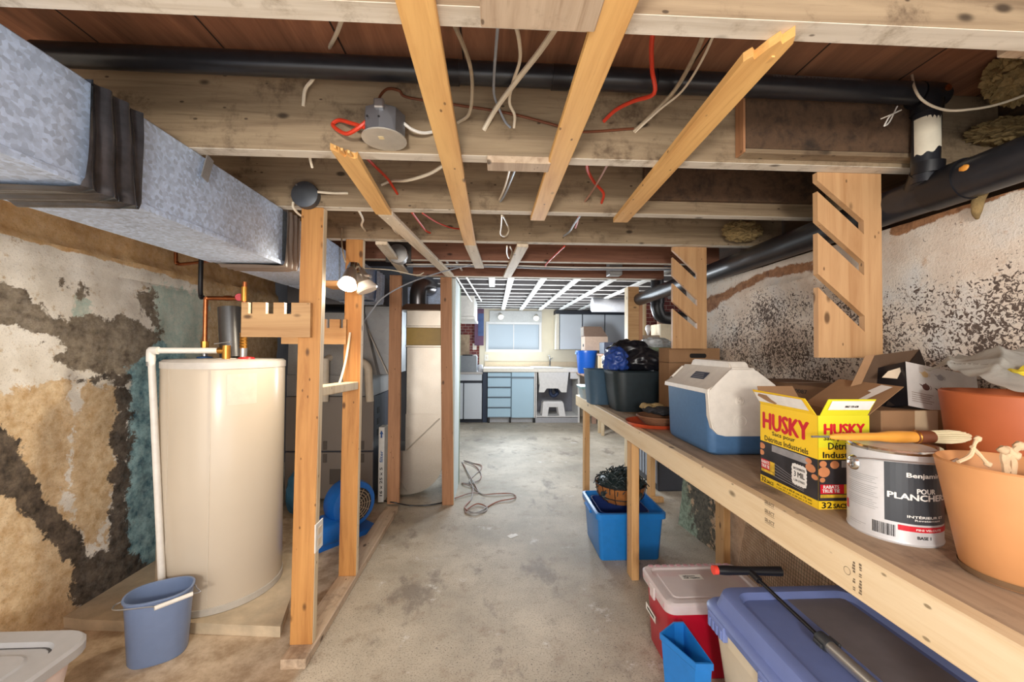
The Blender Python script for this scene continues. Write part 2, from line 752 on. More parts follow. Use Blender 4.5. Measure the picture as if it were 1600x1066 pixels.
# right wall: mould-speckled whitewash above the bench, bare stone below
PM = [[(1090, 520), (1180, 462), (1290, 446), (1380, 456), (1480, 432), (1700, 400), (1700, 720), (1380, 720), (1090, 640)]]
PR = [[(1390, 372), (1500, 330), (1620, 292), (1700, 270), (1700, 200), (1390, 330)], [(1100, 470), (1200, 420), (1290, 405), (1285, 420), (1190, 438), (1105, 490)]]
PS = [[(1000, 660), (1750, 660), (1750, 1300), (1000, 1100)]]
PMo = [[(1020, 640), (1070, 700), (1092, 790), (1124, 870), (1120, 960), (1020, 880)]]
PDk = [[(1075, 700), (1120, 780), (1122, 880), (1100, 860), (1080, 760)]]


def masonry_right():
    t = NT('whitewashed_right_wall')
    n1 = t.noise(4, None, 8, 0.62)
    n2 = t.noise(30, None, 8, 0.7)
    col = t.ramp(n1, (0.3, lin(206, 184, 164)), (0.5, lin(226, 214, 200)), (0.7, lin(216, 216, 214)))
    col = t.mix(t.step(n2, 0.58, 0.72), col, lin(196, 168, 142))
    A, Bc = t.attr('A'), t.attr('B')
    # mould: small worm-like flecks whose density follows the patch
    mk = t.noise(82, None, 5, 0.62, 1.1)
    big = t.noise(7, None, 5, 0.6)
    dens = t.math('MULTIPLY_ADD', A[0], 0.155, t.math('MULTIPLY', t.math('SUBTRACT', big, 0.5), 0.36))
    th = t.math('SUBTRACT', 0.665, dens)
    fm = t.step(t.math('SUBTRACT', mk, th), 0.0, 0.03)
    col = t.mix(fm, col, t.mix(n2, lin(70, 60, 54), lin(116, 100, 90)))
    for ch, ca, cb, sc, amp in ((A[1], (122, 82, 52), (172, 122, 82), 12, 0.9), (A[2], (204, 170, 136), (232, 206, 174), 9, 0.6),
                                (Bc[0], (112, 126, 108), (174, 192, 170), 20, 1.2), (Bc[1], (70, 70, 62), (124, 118, 104), 20, 1.3)):
        en = t.noise(sc, None, 9, 0.72, 0.3)
        m = t.math('ADD', ch, t.math('MULTIPLY', t.math('SUBTRACT', en, 0.5), amp))
        cn = t.noise(sc * 2.2, t.P((1, 1, 1), (3.1, 1.7, 0.4)), 8, 0.7)
        col = t.mix(t.step(m, 0.46, 0.58), col, t.ramp(cn, (0.36, lin(*ca)), (0.62, lin(*cb))))
    fine = t.noise(150, None, 3, 0.7)
    col = t.mix(t.step(fine, 0.54, 0.78), col, t.mix(0.35, col, (0.03, 0.025, 0.02)))
    t.bump(t.math('ADD', n2, fine), 0.4, 0.01)
    return t.out(col, 0.9)


m_wr = masonry_right()


def dr(u, v):
    k = noise.fractal(Vector((u * 3.3, v * 3.3, 7.3)), 0.9, 2.0, 5) * 0.012
    k += max(0, 0.5 - v) * 0.16 * max(0, min(1, (u - 2.2) / 0.6))
    k += 0.02 * max(0, 1 - abs(v - 1.52) / 0.03) * (1 if 1.6 < u < 2.9 else 0)
    return Vector((-max(-0.03, k), 0, 0))


wall_grid('wall_right', m_wr, lambda u, v: Vector((WR, u, v)), -0.8, 2.74, 0.0, 1.64, 0.022,
          [PM, PR, PS, PMo, PDk, None], [26, 12, 14, 26, 26, 8], dr, (0.5, 0, 0))

# stone foot of the right wall, bulging at its far end
m_wood_dark = wood('dark_sill_wood', (96, 72, 52), (58, 42, 30), 1, 0.85, False, (44, 34, 26))
struct('trim_sill', box(B(), 1.47, 1.6, -0.8, 3.3, 1.64, JZ, 0.004, 1), m_wood_dark)
struct('trim_rim_left', box(B(), -2.24, -2.2, -0.8, 3.7, JZ, SUB, 0.0), m_wood_dark)
struct('trim_rim', box(B(), 1.6, 1.64, -0.8, 3.3, 1.64, SUB, 0.0), m_wood_dark)

# floor
t = NT('worn_concrete')
n1 = t.noise(1.6, None, 8, 0.62)
n2 = t.noise(9, None, 9, 0.7)
n3 = t.noise(150, None, 4, 0.7)
col = t.ramp(n1, (0.33, lin(154, 145, 129)), (0.5, lin(182, 171, 153)), (0.68, lin(208, 197, 178)))
col = t.mix(t.step(n2, 0.5, 0.72), col, lin(158, 142, 122))
gapm = t.noise(3.2, t.P((1, 0.6, 1), (4, 2, 0)), 9, 0.7)
col = t.mix(t.math('MULTIPLY', t.step(gapm, 0.55, 0.66), 0.75), col, lin(122, 110, 98))
whi = t.noise(5, t.P((1, 1, 1), (9, 5, 0)), 9, 0.72)
col = t.mix(t.math('MULTIPLY', t.step(whi, 0.6, 0.68), 0.6), col, lin(222, 220, 216))
col = t.mix(t.math('MULTIPLY', t.step(n3, 0.52, 0.66), 0.75), col, lin(98, 88, 78))
spx = t.voro(55, t.P(), 'F1')
spg = t.noise(2.4, t.P((1, 1, 1), (1, 7, 0)), 5)
col = t.mix(t.math('MULTIPLY', t.step(spx, 0.16, 0.08), t.step(spg, 0.5, 0.6)), col, lin(70, 66, 64))
# the dug earth and dirt strip under the heater, left of the plate
xyz = t.n('SeparateXYZ')
t.put(xyz.inputs[0], t.P())
edge = t.math('ADD', xyz.outputs[0], t.math('MULTIPLY', t.math('SUBTRACT', n2, 0.5), 0.05))
near = t.step(xyz.outputs[1], 3.3, 2.9)
col = t.mix(t.math('MULTIPLY', t.step(edge, -0.70, -0.74), near), col, t.mix(t.step(n2, 0.35, 0.65), lin(162, 138, 110), lin(208, 188, 162)))
t.bump(t.math('ADD', n2, n3), 0.25, 0.006)
m_floor = t.out(col, 0.58)
struct('floor', box(B(), -2.3, 3.0, -0.8, 7.6, -0.05, 0.0), m_floor)

# subfloor boards over the joists
t = NT('old_subfloor_boards')
ps = t.P()
xyz = t.n('SeparateXYZ')
t.put(xyz.inputs[0], t.P((1, 1, 1)))
brd = t.math('DIVIDE', t.math('ADD', xyz.outputs[0], 0.09), 0.32)
idx = t.math('FLOOR', brd)
fr = t.math('FRACT', brd)
wn = t.n('TexWhiteNoise', noise_dimensions='1D')
t.put(wn.inputs['W'], idx)
g = t.noise(1.0, t.P((22, 2.2, 10)), 7, 0.65, 0.6)
col = t.ramp(g, (0.3, lin(118, 80, 58)), (0.55, lin(158, 106, 78)), (0.72, lin(182, 128, 94)))
col = t.mix(t.math('MULTIPLY', wn.outputs[0], 0.4), col, lin(118, 94, 74))
col = t.mix(t.step(fr, 0.022, 0.008), col, lin(20, 14, 10))
t.bump(t.math('ADD', g, t.step(fr, 0.0, 0.04)), 0.3, 0.006)
m_sub = t.out(col, 0.8)
struct('ceiling', box(B(), -2.2, 2.7, -0.8, 3.75, SUB, SUB + 0.03), m_sub)
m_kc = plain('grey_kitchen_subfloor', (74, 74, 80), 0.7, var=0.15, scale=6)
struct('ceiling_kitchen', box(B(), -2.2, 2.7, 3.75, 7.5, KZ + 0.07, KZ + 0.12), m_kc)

# kitchen and storage walls
m_cream = plain('cream_wall_paint', (232, 222, 200), 0.8, var=0.03, scale=5)
m_greyw = plain('grey_back_wall', (92, 90, 92), 0.9, var=0.1, scale=5)
KY = 7.12
wx0, wx1, wz0, wz1 = pt(763, 540, Y=KY).x, pt(842, 540, Y=KY).x, pt(800, 546, Y=KY).z, pt(800, 507, Y=KY).z
bm = B()
box(bm, -0.25, wx0, KY, KY + 0.1, 0, KZ + 0.07)
box(bm, wx1, 3.0, KY, KY + 0.1, 0, KZ + 0.07)
box(bm, wx0, wx1, KY, KY + 0.1, 0, wz0)
box(bm, wx0, wx1, KY, KY + 0.1, wz1, KZ + 0.07)
struct('wall_kitchen', bm, m_cream)
wf = B()
for a, b, c, d in ((wx0 - .045, wx0, wz0 - .045, wz1 + .045), (wx1, wx1 + .045, wz0 - .045, wz1 + .045), (wx0, wx1, wz0 - .045, wz0), (wx0, wx1, wz1, wz1 + .045)):
    box(wf, a, b, KY - 0.025, KY + 0.03, c, d, 0.003, 1)
xm = (wx0 + wx1) / 2
win = struct('window_1', wf, plain('white_window_paint', (238, 238, 240), 0.5, var=0.02))
struct('window_sash', box(B(), xm - .008, xm + .008, KY + 0.02, KY + 0.045, wz0, wz1), MAT['white_window_paint'], parent=win)
t = NT('frosted_daylit_pane')
m_pane = t.out(lin(150, 164, 176), 0.35, **{'Emission Color': lin(186, 204, 218), 'Emission Strength': 0.4})
struct('window_pane', box(B(), wx0, wx1, KY + 0.03, KY + 0.036, wz0, wz1), m_pane, parent=win)
# dark brick chase left of the kitchen window
m_brick = NT('red_brick')
bt = m_brick.n('TexBrick')
m_brick.put(bt.inputs['Vector'], m_brick.P((1, 1, 1)))
mp = m_brick.n('Mapping')
m_brick.put(mp.inputs[0], m_brick.pos)
mp.inputs['Rotation'].default_value = (radians(90), 0, 0)
m_brick.put(bt.inputs['Vector'], mp.outputs[0])
bt.inputs['Scale'].default_value = 5.0
bt.inputs['Color1'].default_value = lin(140, 70, 62) + (1,)
bt.inputs['Color2'].default_value = lin(112, 60, 66) + (1,)
bt.inputs['Mortar'].default_value = lin(170, 150, 140) + (1,)
m_brickm = m_brick.out(bt.outputs[0], 0.85)
struct('wall_kitchen_left', box(B(), -1.0, -0.25, KY + 0.02, KY + 0.12, 0, KZ + .07), m_brickm)
struct('wall_storage', box(B(), 1.80, 3.0, 4.75, 4.85, 0, 1.2), m_brickm)
struct('wall_storage_side', box(B(), 2.6, 2.7, 2.9, 7.2, 0, SUB), m_greyw)
struct('wall_furnace', box(B(), -2.2, -0.5, 4.6, 4.7, 0, SUB), m_greyw)
struct('wall_furnace_side', box(B(), -2.3, -2.2, 3.5, 7.3, 0, SUB), m_greyw)
# lined partition running away beside the furnace
m_dw = plain('pale_drywall', (216, 228, 228), 0.8, var=0.03, scale=4)
m_dwg = plain('green_drywall_edge', (132, 146, 122), 0.85, var=0.06)
x0 = pt(705, 540, Y=3.16).x
xa_, xb_ = pt(703, 540, Y=3.17).x, pt(711, 540, Y=3.17).x
pw = struct('wall_partition', box(B(), xa_, xb_, 3.17, 3.58, 0, JZ - 0.015), m_dw)
struct('trim_1', box(B(), xb_ - 0.028, xb_ + 0.002, 3.585, 3.66, 0.0, 1.76), m_dwg)
# stone chimney corner seen past the partition
m_stone = masonry('grey_rubble', ((140, 120, 100), (176, 150, 124), (204, 180, 150), (100, 84, 70)), [], bumps=0.6)
struct('wall_rubble', box(B(), -1.0, -0.42, 7.0, 7.1, 0, 1.45), m_stone)
# ---------------------------------------------------------------- joists, strapping, studs
def joist(label, y, z0, x0, x1, mat, h=0.235, th=0.043, edge=True):
    t = thing('joist', label, 'joist', ((x0 + x1) / 2, y, z0), 'rough joists under the floor above')
    obj('web', box(B(), x0, x1, y, y + th, z0 + 0.0015, z0 + h - 0.001, 0.002, 1), mat, t)
    o = obj('underside', box(B(), x0, x1, y + 0.0005, y + th - 0.0005, z0, z0 + 0.0015), w_white if edge else mat, t)
    o['label'] = 'pale limewashed underside of the joist'
    return t


JL = ['rough joist nearest the camera, its limewashed face at the top of the picture',
      'weathered joist carrying the metal junction box and the dark sister board',
      'weathered joist carrying the round grey cover plate, resting on nearest stud',
      'weathered joist resting on the stud beside the lit clamp lamp',
      'darker joist behind the lamp joist, next before the reddish beam']
for i, y in enumerate(JY):
    joist(JL[i], y, JZ, -2.0, 1.58 if i < 4 else 1.5, w_joist if i < 4 else w_joist_red)
t = thing('joist', 'reddish-brown cross beam where the low ceiling meets the white kitchen ceiling', 'joist', (0, 3.08, JZ))
obj('web', box(B(), -0.62, 1.34, 3.07, 3.13, JZ - 0.012, SUB - .01, 0.003, 1), w_joist_red, t)
obj('underside', box(B(), -0.6, 1.28, 3.072, 3.128, JZ - 0.0135, JZ - 0.012), w_white, t)
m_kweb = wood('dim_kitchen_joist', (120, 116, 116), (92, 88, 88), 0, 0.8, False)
KYS = [3.62 + 0.33 * k for k in range(11)]
ordn = ['nearest the reddish beam', 'second from the reddish beam', 'third from the reddish beam', 'fourth from the reddish beam', 'fifth from the reddish beam', 'sixth from the reddish beam',
        'fifth from the window wall', 'fourth from the window wall', 'third from the window wall', 'second from the window wall', 'nearest the window wall']
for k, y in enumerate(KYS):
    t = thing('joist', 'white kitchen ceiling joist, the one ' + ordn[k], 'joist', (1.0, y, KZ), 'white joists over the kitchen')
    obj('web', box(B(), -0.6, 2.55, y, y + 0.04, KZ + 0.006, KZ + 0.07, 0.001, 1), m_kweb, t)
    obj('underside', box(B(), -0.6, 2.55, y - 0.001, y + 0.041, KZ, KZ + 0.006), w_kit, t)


def strap(label, a, b, mat, w=0.062, th=0.018, zc=None, group='pine strapping under the joists'):
    bm = bar(B(), a, b, w, th, bev=0.002)
    return tag(obj('strapping', bm, mat), label, 'strapping', group)


zs = JZ - 0.0095
S0 = pt(520, 214, Y=1.15).x
strap('pale strap continuing the split-ended pine strap back to the reddish beam', (-0.452, 1.66, zs), (-0.335, 3.1, zs), w_strapw)
bm = B()
strap('small pale strap starting beside the lamp stud', (-0.60, 2.14, zs), (-0.665, 2.98, zs), w_strapw)
strap('long amber strap left of the cleats, from the camera to the lamp joist', (-0.128, 0.3, zs), (-0.128, 2.125, zs), w_strap)
strap('pale far piece of the long strap left of the cleats', (-0.128, 2.13, zs), (-0.10, 2.74, zs), w_strapw)
strap('amber strap with saw marks right of the cleats', (0.197, 0.3, zs), (0.185, 1.69, zs), w_strap)
strap('pale strap behind the saw-marked strap, near the red wire', (0.155, 2.14, zs), (0.10, 3.1, zs), w_strapw)
def broken(label, a, b, jag, mat, w=0.062, th=0.018):
    d, sd, u = frame(a, b)
    L = (Vector(b) - Vector(a)).length
    n = len(jag) - 1
    pl = [(-w / 2 + w * k / n, jag[k]) for k in range(n + 1)] + [(w / 2, L), (-w / 2, L)]
    bm = prism(B(), pl, lambda x, y, t: Vector(a) + sd * x + d * y + Vector((0, 0, t)), -th / 2, th / 2)
    for k in range(3):
        q = Vector(a) + sd * (-w / 2 + w * (k + 0.7) / 3.6) + d * (jag[k] + 0.012)
        bar(bm, q + d * 0.04, q - d * (0.01 + 0.006 * k) + Vector((0, 0, -0.004 * k)), 0.006, 0.007, bev=0.0)
    return tag(obj('strapping', bm, mat), label, 'strapping', 'pine strapping under the joists')


broken('broken-ended amber strap nearest the right wall', (0.50, 0.69, zs), (0.545, 1.69, zs), [0.035, 0.02, 0.028, 0.0, -0.018, -0.01, -0.03, -0.012], w_strap)
broken('short split-ended pine strap left of the junction box, running to the third joist', (-0.425, 1.135, zs), (-0.455, 1.655, zs), [-0.02, -0.01, 0.0, 0.022, 0.012, 0.026, 0.03, 0.022], w_strap)
for k, (x, e, d) in enumerate(((-0.02, 4.35, 'ends short, leftmost over the partition'), (0.165, 7.05, 'runs above the left half of the window'), (0.48, 7.05, 'runs above the right edge of the window'),
                            (0.81, 7.05, 'runs above the sink'), (1.16, 7.05, 'runs above the wall cabinets'), (1.5, 7.05, 'passes behind the pale post'))):
    a = pt(760, 440, z=KZ - .01).x if False else x
    strap('white kitchen ceiling strap that ' + d, (a, 3.3, KZ - 0.0095), (a + 0.0, e, KZ - 0.0095), w_kit, group='white strapping over the kitchen')

# cleats and sister boards
tag(obj('cleat', box(B(), -0.025, 0.17, 0.60, 0.668, JZ - 0.022, JZ - 0.0005, 0.002, 1), w_plate), 'pale wood cleat under the nearest joist, between two amber straps', 'cleat')
tag(obj('cleat', box(B(), -0.022, 0.165, 1.155, 1.215, JZ - 0.022, JZ - 0.0005, 0.002, 1), w_plate), 'pale wood cleat under the junction-box joist', 'cleat')
tag(obj('cleat', box(B(), 1.0, 1.5, 0.702, 0.74, JZ + 0.02, JZ + 0.06, 0.002, 1), w_plate), 'tan wood cleat high up near the yellow foam, top right', 'cleat')
t = thing('sister_board', 'dark board sistered to the joist below the thin black pipe', 'board', (1.0, 1.145, 1.81))
obj('board', box(B(), 0.735, 1.28, 1.123, 1.1645, 1.812, 1.985, 0.003, 1), m_wood_dark, t)
o = obj('end_grain', box(B(), 0.728, 0.735, 1.124, 1.1635, 1.80, 1.985, 0.001, 1), w_studr, t)
o['label'] = 'orange sawn end of the dark board'
obj('ledger', box(B(), 0.735, 1.28, 1.125, 1.1645, 1.798, 1.8115, 0.002, 1), w_joist, t)
tag(obj('sister_board', box(B(), 0.62, 1.4, 1.608, 1.6315, 1.84, 1.985, 0.003, 1), m_wood_dark), 'dark board on the joist beyond the hanging slotted board', 'board')


def stud(label, x, y, z0, z1, mat, edge, dx=0.0, w=0.089, d=0.038):
    t = thing('stud', label, 'stud', (x, y, z0), 'wall studs of the open partition')
    M = Matrix.Identity(4)
    M[0][2] = dx / (z1 - z0)
    M[0][3] = -z0 * dx / (z1 - z0)
    obj('post', box(B(), x - w / 2, x + w / 2 - 0.0012, y, y + d, z0, z1, 0.003, 2, M), mat, t)
    obj('edge_face', box(B(), x + w / 2 - 0.0012, x + w / 2, y + 0.003, y + d - 0.003, z0 + .003, z1 - .003, 0, 1, M), edge, t)
    return t


SX = [pt(478, 993, z=0.04), pt(545, 893, z=0.04)]
xs = SX[0].x + 0.004
stud('nearest amber stud, with the white outlet box and a notched board', xs, 1.635, 0.038, JZ - 0.001, w_stud, w_studp, 0.02)
stud('amber stud beside the lit clamp lamp', pt(549, 890, z=.04).x, 2.11, 0.038, JZ - 0.001, w_stud, w_studp, 0.015)
stud('brown stud between the furnace and the sheet-metal return drop', pt(614, 780, Y=3.06).x, 3.06, 0.038, JZ - 0.014, w_studr, w_studr, 0.0)
stud('leaning brown stud against the pale partition panel', pt(702, 782, z=0).x, 3.12, 0.0, JZ - 0.014, w_studr, w_studp, -0.03)
bm = bar(B(), (xs + 0.005, 1.56, 0.019), (xs + 0.008, 3.02, 0.019), 0.095, 0.038, bev=0.003)
tag(obj('floor_plate', bm, w_plate), 'worn wooden floor plate carrying the two amber studs', 'sill plate')
z = pt(530, 604, Y=1.9).z
tag(obj('blocking', bar(B(), (xs + 0.01, 1.674, z), (xs + 0.02, 2.109, z - 0.015), 0.07, 0.04, bev=0.003), w_studp), 'whitewashed block nailed between the two amber studs', 'blocking')
# pale post near the kitchen
px_ = pt(985, 500, Y=3.5)
t = thing('post', 'pale post under the reddish beam, rising behind the garbage bags', 'post', (px_.x, 3.5, 0))
obj('post', box(B(), px_.x - 0.035, px_.x + 0.06, 3.45, 3.54, 0, JZ - 0.016, 0.003, 1), w_pineh, t)
obj('edge_face', box(B(), px_.x - 0.04, px_.x - 0.035, 3.451, 3.539, 0, JZ - 0.018), w_studp, t)
obj('side_batten', box(B(), px_.x + 0.062, px_.x + 0.1, 3.47, 3.53, 0.9, 1.70, 0.003, 1), w_studr, t)

# notched pipe-rack boards on the studs


def notched(label, x0, x1, y, z0, z1, notches, depth, lab_group):
    pl = [(x0, z0), (x1, z0), (x1, z1)]
    for a, b in sorted(notches, reverse=True):
        pl += [(b, z1), (b, z1 - depth), (a, z1 - depth), (a, z1)]
    pl += [(x0, z1)]
    return tag(obj('notched_board', prism(B(), pl, XZ, y - 0.02, y - 0.001), w_pineh), label, 'board', lab_group)


f = lambda px, y=1.615: pt(px, 500, Y=y).x
notched('notched pine board nailed across the nearest stud above the heater', f(377), f(485), 1.634, pt(430, 527, Y=1.62).z, pt(430, 473, Y=1.62).z,
        [(f(387), f(394)), (f(415), f(427)), (f(444), f(455))], 0.045, 'notched rack boards')
g = lambda px: pt(px, 500, Y=2.09).x
notched('notched pine board across the stud beside the lit lamp', g(440), g(541), 2.109, pt(520, 538, Y=2.09).z, pt(520, 499, Y=2.09).z,
        [(g(487), g(493)), (g(510), g(515)), (g(531), g(536))], 0.045, 'notched rack boards')


def hanging(label, px0, px1, y, zb, zt, slots, taper):
    x0, x1 = pt(px0, 400, Y=y).x, pt(px1, 400, Y=y).x
    w = x1 - x0
    pl = [(x0, zb), (x1, zb), (x1, zt), (x0, zt)]
    for (za, zc, ze, zf) in slots:          # left-edge top/bottom, inner end top/bottom (heights)
        pl += [(x0, za), (x0 + w * 0.72, ze), (x0 + w * 0.72, zf), (x0, zc)]
    return tag(obj('slotted_board', prism(B(), pl, XZ, y, y + 0.019), w_pine), label, 'board', 'slotted hanging rack boards')


Z = lambda py, y, px=1278: pt(px, py, Y=y).z
y1 = JY[1] + 0.044
hanging('large slotted pine board hanging above the packaging on the bench', 1278, 1378, y1, Z(559, y1), JZ - 0.0,
        [(Z(282, y1), Z(299, y1), Z(345, y1, 1350), Z(366, y1, 1350)), (Z(345, y1), Z(364, y1), Z(410, y1, 1350), Z(431, y1, 1350)), (Z(428, y1), Z(449, y1), Z(494, y1, 1350), Z(519, y1, 1350))], 0)
y2 = JY[3] + 0.044
hanging('smaller slotted pine board hanging above the white cooler', 1051, 1104, y2, Z(546, y2), JZ,
        [(Z(395, y2), Z(406, y2), Z(427, y2, 1086), Z(438, y2, 1086)), (Z(434, y2), Z(446, y2), Z(468, y2, 1086), Z(479, y2, 1086)), (Z(474, y2), Z(485, y2), Z(505, y2, 1086), Z(515, y2, 1086))], 0)
# ---------------------------------------------------------------- supply duct on the left
DX0, DX1, DZ0, DZ1 = -1.147, -0.862, 1.558, JZ - 0.002
t = thing('duct', 'long galvanised supply duct under the joists, along the left wall', 'duct', (-1.0, 1.6, DZ0))
for a, b in ((-0.3, 0.885), (0.965, 1.66), (1.76, 2.25), (2.27, 3.12)):
    obj('duct_section', box(B(), DX0, DX1, a, b, DZ0, DZ1, 0.004, 1), m_galv, t)
m_duct_in = galv('drive_slip_metal', (168, 176, 186))
for y in (0.925, 1.71, 2.26):
    obj('slip_joint', box(B(), DX0 + .004, DX1 - .003, y - 0.08, y + 0.08, DZ0 + .003, DZ1 - .003, 0.002, 1), m_duct_in, t)
obj('lower_flange', box(B(), DX1 - 0.001, DX1 + 0.004, -0.3, 3.1, DZ0 - 0.004, DZ0 + 0.012, 0.001, 1), m_galv, t)
m_tape = plain('black_duct_wrap', (70, 70, 75), 0.22, 0.5, var=0.3)


def wrap(y0, y1, mat, nm, lab, sag=0.02):
    bm = B()
    prof = [(DX1 - 0.25, DZ0 - 0.006), (DX1 - 0.1, DZ0 - 0.007), (DX1 + 0.004, DZ0 - 0.008), (DX1 + 0.008, DZ0 + 0.01), (DX1 + 0.008, DZ0 + 0.08), (DX1 + 0.008, DZ0 + 0.16), (DX1 + 0.008, DZ1 - 0.004), (DX1 - 0.06, DZ1 + 0.0)]

    def fn(a, b):
        s = b * (len(prof) - 1)
        i = min(int(s), len(prof) - 2)
        x = prof[i][0] + (prof[i + 1][0] - prof[i][0]) * (s - i)
        z = prof[i][1] + (prof[i + 1][1] - prof[i][1]) * (s - i)
        y = y0 + (y1 - y0) * a
        w = 0.012 * abs(sin(a * 9 + b * 2.2)) ** 2 + 0.004 * noise.noise(Vector((a * 6, b * 5, y0)))
        y += 0.012 * sin(b * 5) * (a - .5)
        if i >= 2:
            x += w
        else:
            z -= w * 0.7
        return Vector((x, y, z))
    grid(bm, 36, 28, fn)
    o = obj(nm, bm, mat, t, True)
    o['label'] = lab
    return o


wrap(0.862, 0.992, m_tape, 'tape_wrap', 'crinkled black plastic tape around the duct joint')
wrap(1.655, 1.77, plain('grey_duct_tape', (112, 100, 92), 0.4), 'tape_wrap', 'grey tape around the duct joint behind the stud')
wrap(2.9, 3.12, m_galv, 'folded_end', 'crumpled duct end')
# hanger strap on the duct
p = pt(322, 250, Y=1.16)
tag(obj('hanger_strap', bar(B(), (DX1 + 0.012, 1.222, JZ - 0.001), (DX1 + 0.012, 1.20, JZ - 0.075), 0.028, 0.003, (1, 0, 0), 0.0), m_galvg), 'small grey metal hanger strap on the duct under the joist', 'bracket')

# ---------------------------------------------------------------- black drain pipes
pa, pb = pt(60, 84, Y=1.06), pt(1432, 146, Y=1.075)
t = thing('drain_pipe', 'thin black drain pipe running across the joists at the top', 'pipe', (0, 1.06, 1.9))
obj('pipe', tube(B(), [pa, pt(800, 117, Y=1.065), pb], 0.0295, 20, k=2), c_abs, t, True)
for px in (705, 875, 1035):
    q = pa + (pb - pa) * ((px - 60) / 1372)
    q = pt(px, 84 + 0.0455 * (px - 60) + 0.0, Y=1.064)
    d = (pb - pa).normalized()
    obj('coupling', tube(B(), [q - d * 0.022, q + d * 0.022], 0.0315, 20, False), c_black, t, True)
m_print = plain('grey_pipe_print', (122, 122, 126), 0.6)
for px, L in ((205, 0.31), (425, 0.17), (738, 0.2), (1196, 0.26)):
    q0 = pt(px, 84 + 0.0455 * (px - 60), Y=1.066)
    ax = (pb - pa).normalized() * -1

    def fnp(u, v, l=0.0, q0=q0, ax=ax):
        a = radians(-30) + v / 0.0297
        return q0 + ax * u + Vector((0, -cos(a), -sin(a))) * (0.0297 + l)
    bm = put_text(B(), 'DAYMOND CENTRALIA C.S.A. CERTIFIED 4 A.B.S.', fnp, -L, -0.005, L, 0.0105, 0.0003, 0.0004)
    obj('lettering', bm, m_print, t)
# stack: tee, drop, main
t = thing('drain_pipe', 'vertical black drain drop with a torn white label, right of the thin pipe', 'pipe', (1.13, 1.075, 1.7))
tx = pt(1449, 150, Y=1.085)
obj('tee', tube(B(), [Vector((tx.x - 0.035, tx.y, tx.z)), Vector((tx.x + 0.03, tx.y, tx.z - 0.002))], 0.036, 20, False), c_black, t, True)
obj('plug', tube(B(), [Vector((tx.x + 0.03, tx.y, tx.z)), Vector((tx.x + 0.05, tx.y, tx.z))], 0.026, 16, False), c_black, t, True)
o = obj('screw_cap', lathe(B(), [(0.009, 0), (0.009, 0.004), (0.004, 0.005)], (tx.x + 0.018, tx.y - 0.037, tx.z), 12, axisM((0, -1, 0))), c_copper, t, True)
o['label'] = 'copper-coloured ring on the tee'
zb = pt(1449, 275, Y=1.09).z
obj('drop_pipe', tube(B(), [(tx.x, tx.y, tx.z), (tx.x, tx.y + .01, zb - 0.02)], 0.0315, 20, False), c_abs, t, True)
for zz in (tx.z - 0.035, zb + 0.02):
    obj('collar', tube(B(), [(tx.x, tx.y, zz + 0.016), (tx.x, tx.y + .003, zz - 0.016)], 0.036, 20, False), c_black, t, True)
bm = B()
z0, z1 = pt(1440, 178, Y=1.06).z, pt(1440, 236, Y=1.06).z


def fl(a, b):
    ang = radians(-100 + 118 * a)
    lowz = z1 + 0.02 * max(0, a - 0.55) * 2 + 0.004 * sin(a * 17)
    return Vector((tx.x + 0.0323 * sin(ang), tx.y + 0.004 - 0.0323 * cos(ang), z0 + (lowz - z0) * b))


grid(bm, 16, 6, fl)
o = obj('label_patch', bm, plain('torn_white_label', (216, 208, 188), 0.7), t, True)
o['label'] = 'torn white label on the pipe'
t = thing('drain_pipe', 'thick black main drain pipe along the top of the right wall', 'pipe', (1.288, 1.5, 1.6))
XM, ZM, RM = 1.288, 1.686, 0.0535
obj('pipe', tube(B(), [(XM, -0.5, ZM + 0.015), (XM, 1.2, ZM), (XM, 3.56, ZM - 0.03)], RM, 24, k=3), c_abs, t, True)
for y in (0.80, 1.06):
    obj('coupling', tube(B(), [(XM, y - 0.045, ZM + 0.003), (XM, y + 0.045, ZM + 0.002)], RM + 0.004, 24, False), c_black, t, True)
obj('wye_branch', tube(B(), [(tx.x, 1.09, zb + 0.01), (XM - 0.0, 1.14, ZM + 0.0)], [0.036, 0.046], 20, False), c_black, t, True)
o = obj('glue_spot', blob(B(), (XM - 0.052, 0.985, ZM + 0.016), (0.004, 0.012, 0.009), 0.3, 2, 2), plain('orange_glue', (222, 150, 60), 0.5), t, True)
o['label'] = 'orange glue spot'
# far vertical stack with elbow
sx = pt(1022, 450, Y=3.56)
t = thing('drain_pipe', 'black vertical drain stack with bend, beyond the small slotted board', 'pipe', (sx.x, 3.56, 1.4))
x1, zt, ze = pt(1027, 440, Y=3.56).x, SUB - .001, pt(1040, 497, Y=3.56).z
obj('stack', tube(B(), [(x1, 3.56, zt), (x1, 3.56, ze + 0.13)], 0.057, 20, False), c_black, t, True)
obj('elbow', tube(B(), [(x1, 3.56, ze + 0.14), (x1, 3.56, ze + 0.09), (x1 + .03, 3.56, ze + .02), (x1 + 0.1, 3.56, ze), (x1 + 0.24, 3.56, ze), (x1 + 0.5, 3.56, ze)], 0.057, 20, k=5), c_black, t, True)
obj('collar', tube(B(), [(x1, 3.56, ze + 0.2), (x1, 3.56, ze + 0.13)], 0.062, 20, False), c_black, t, True)

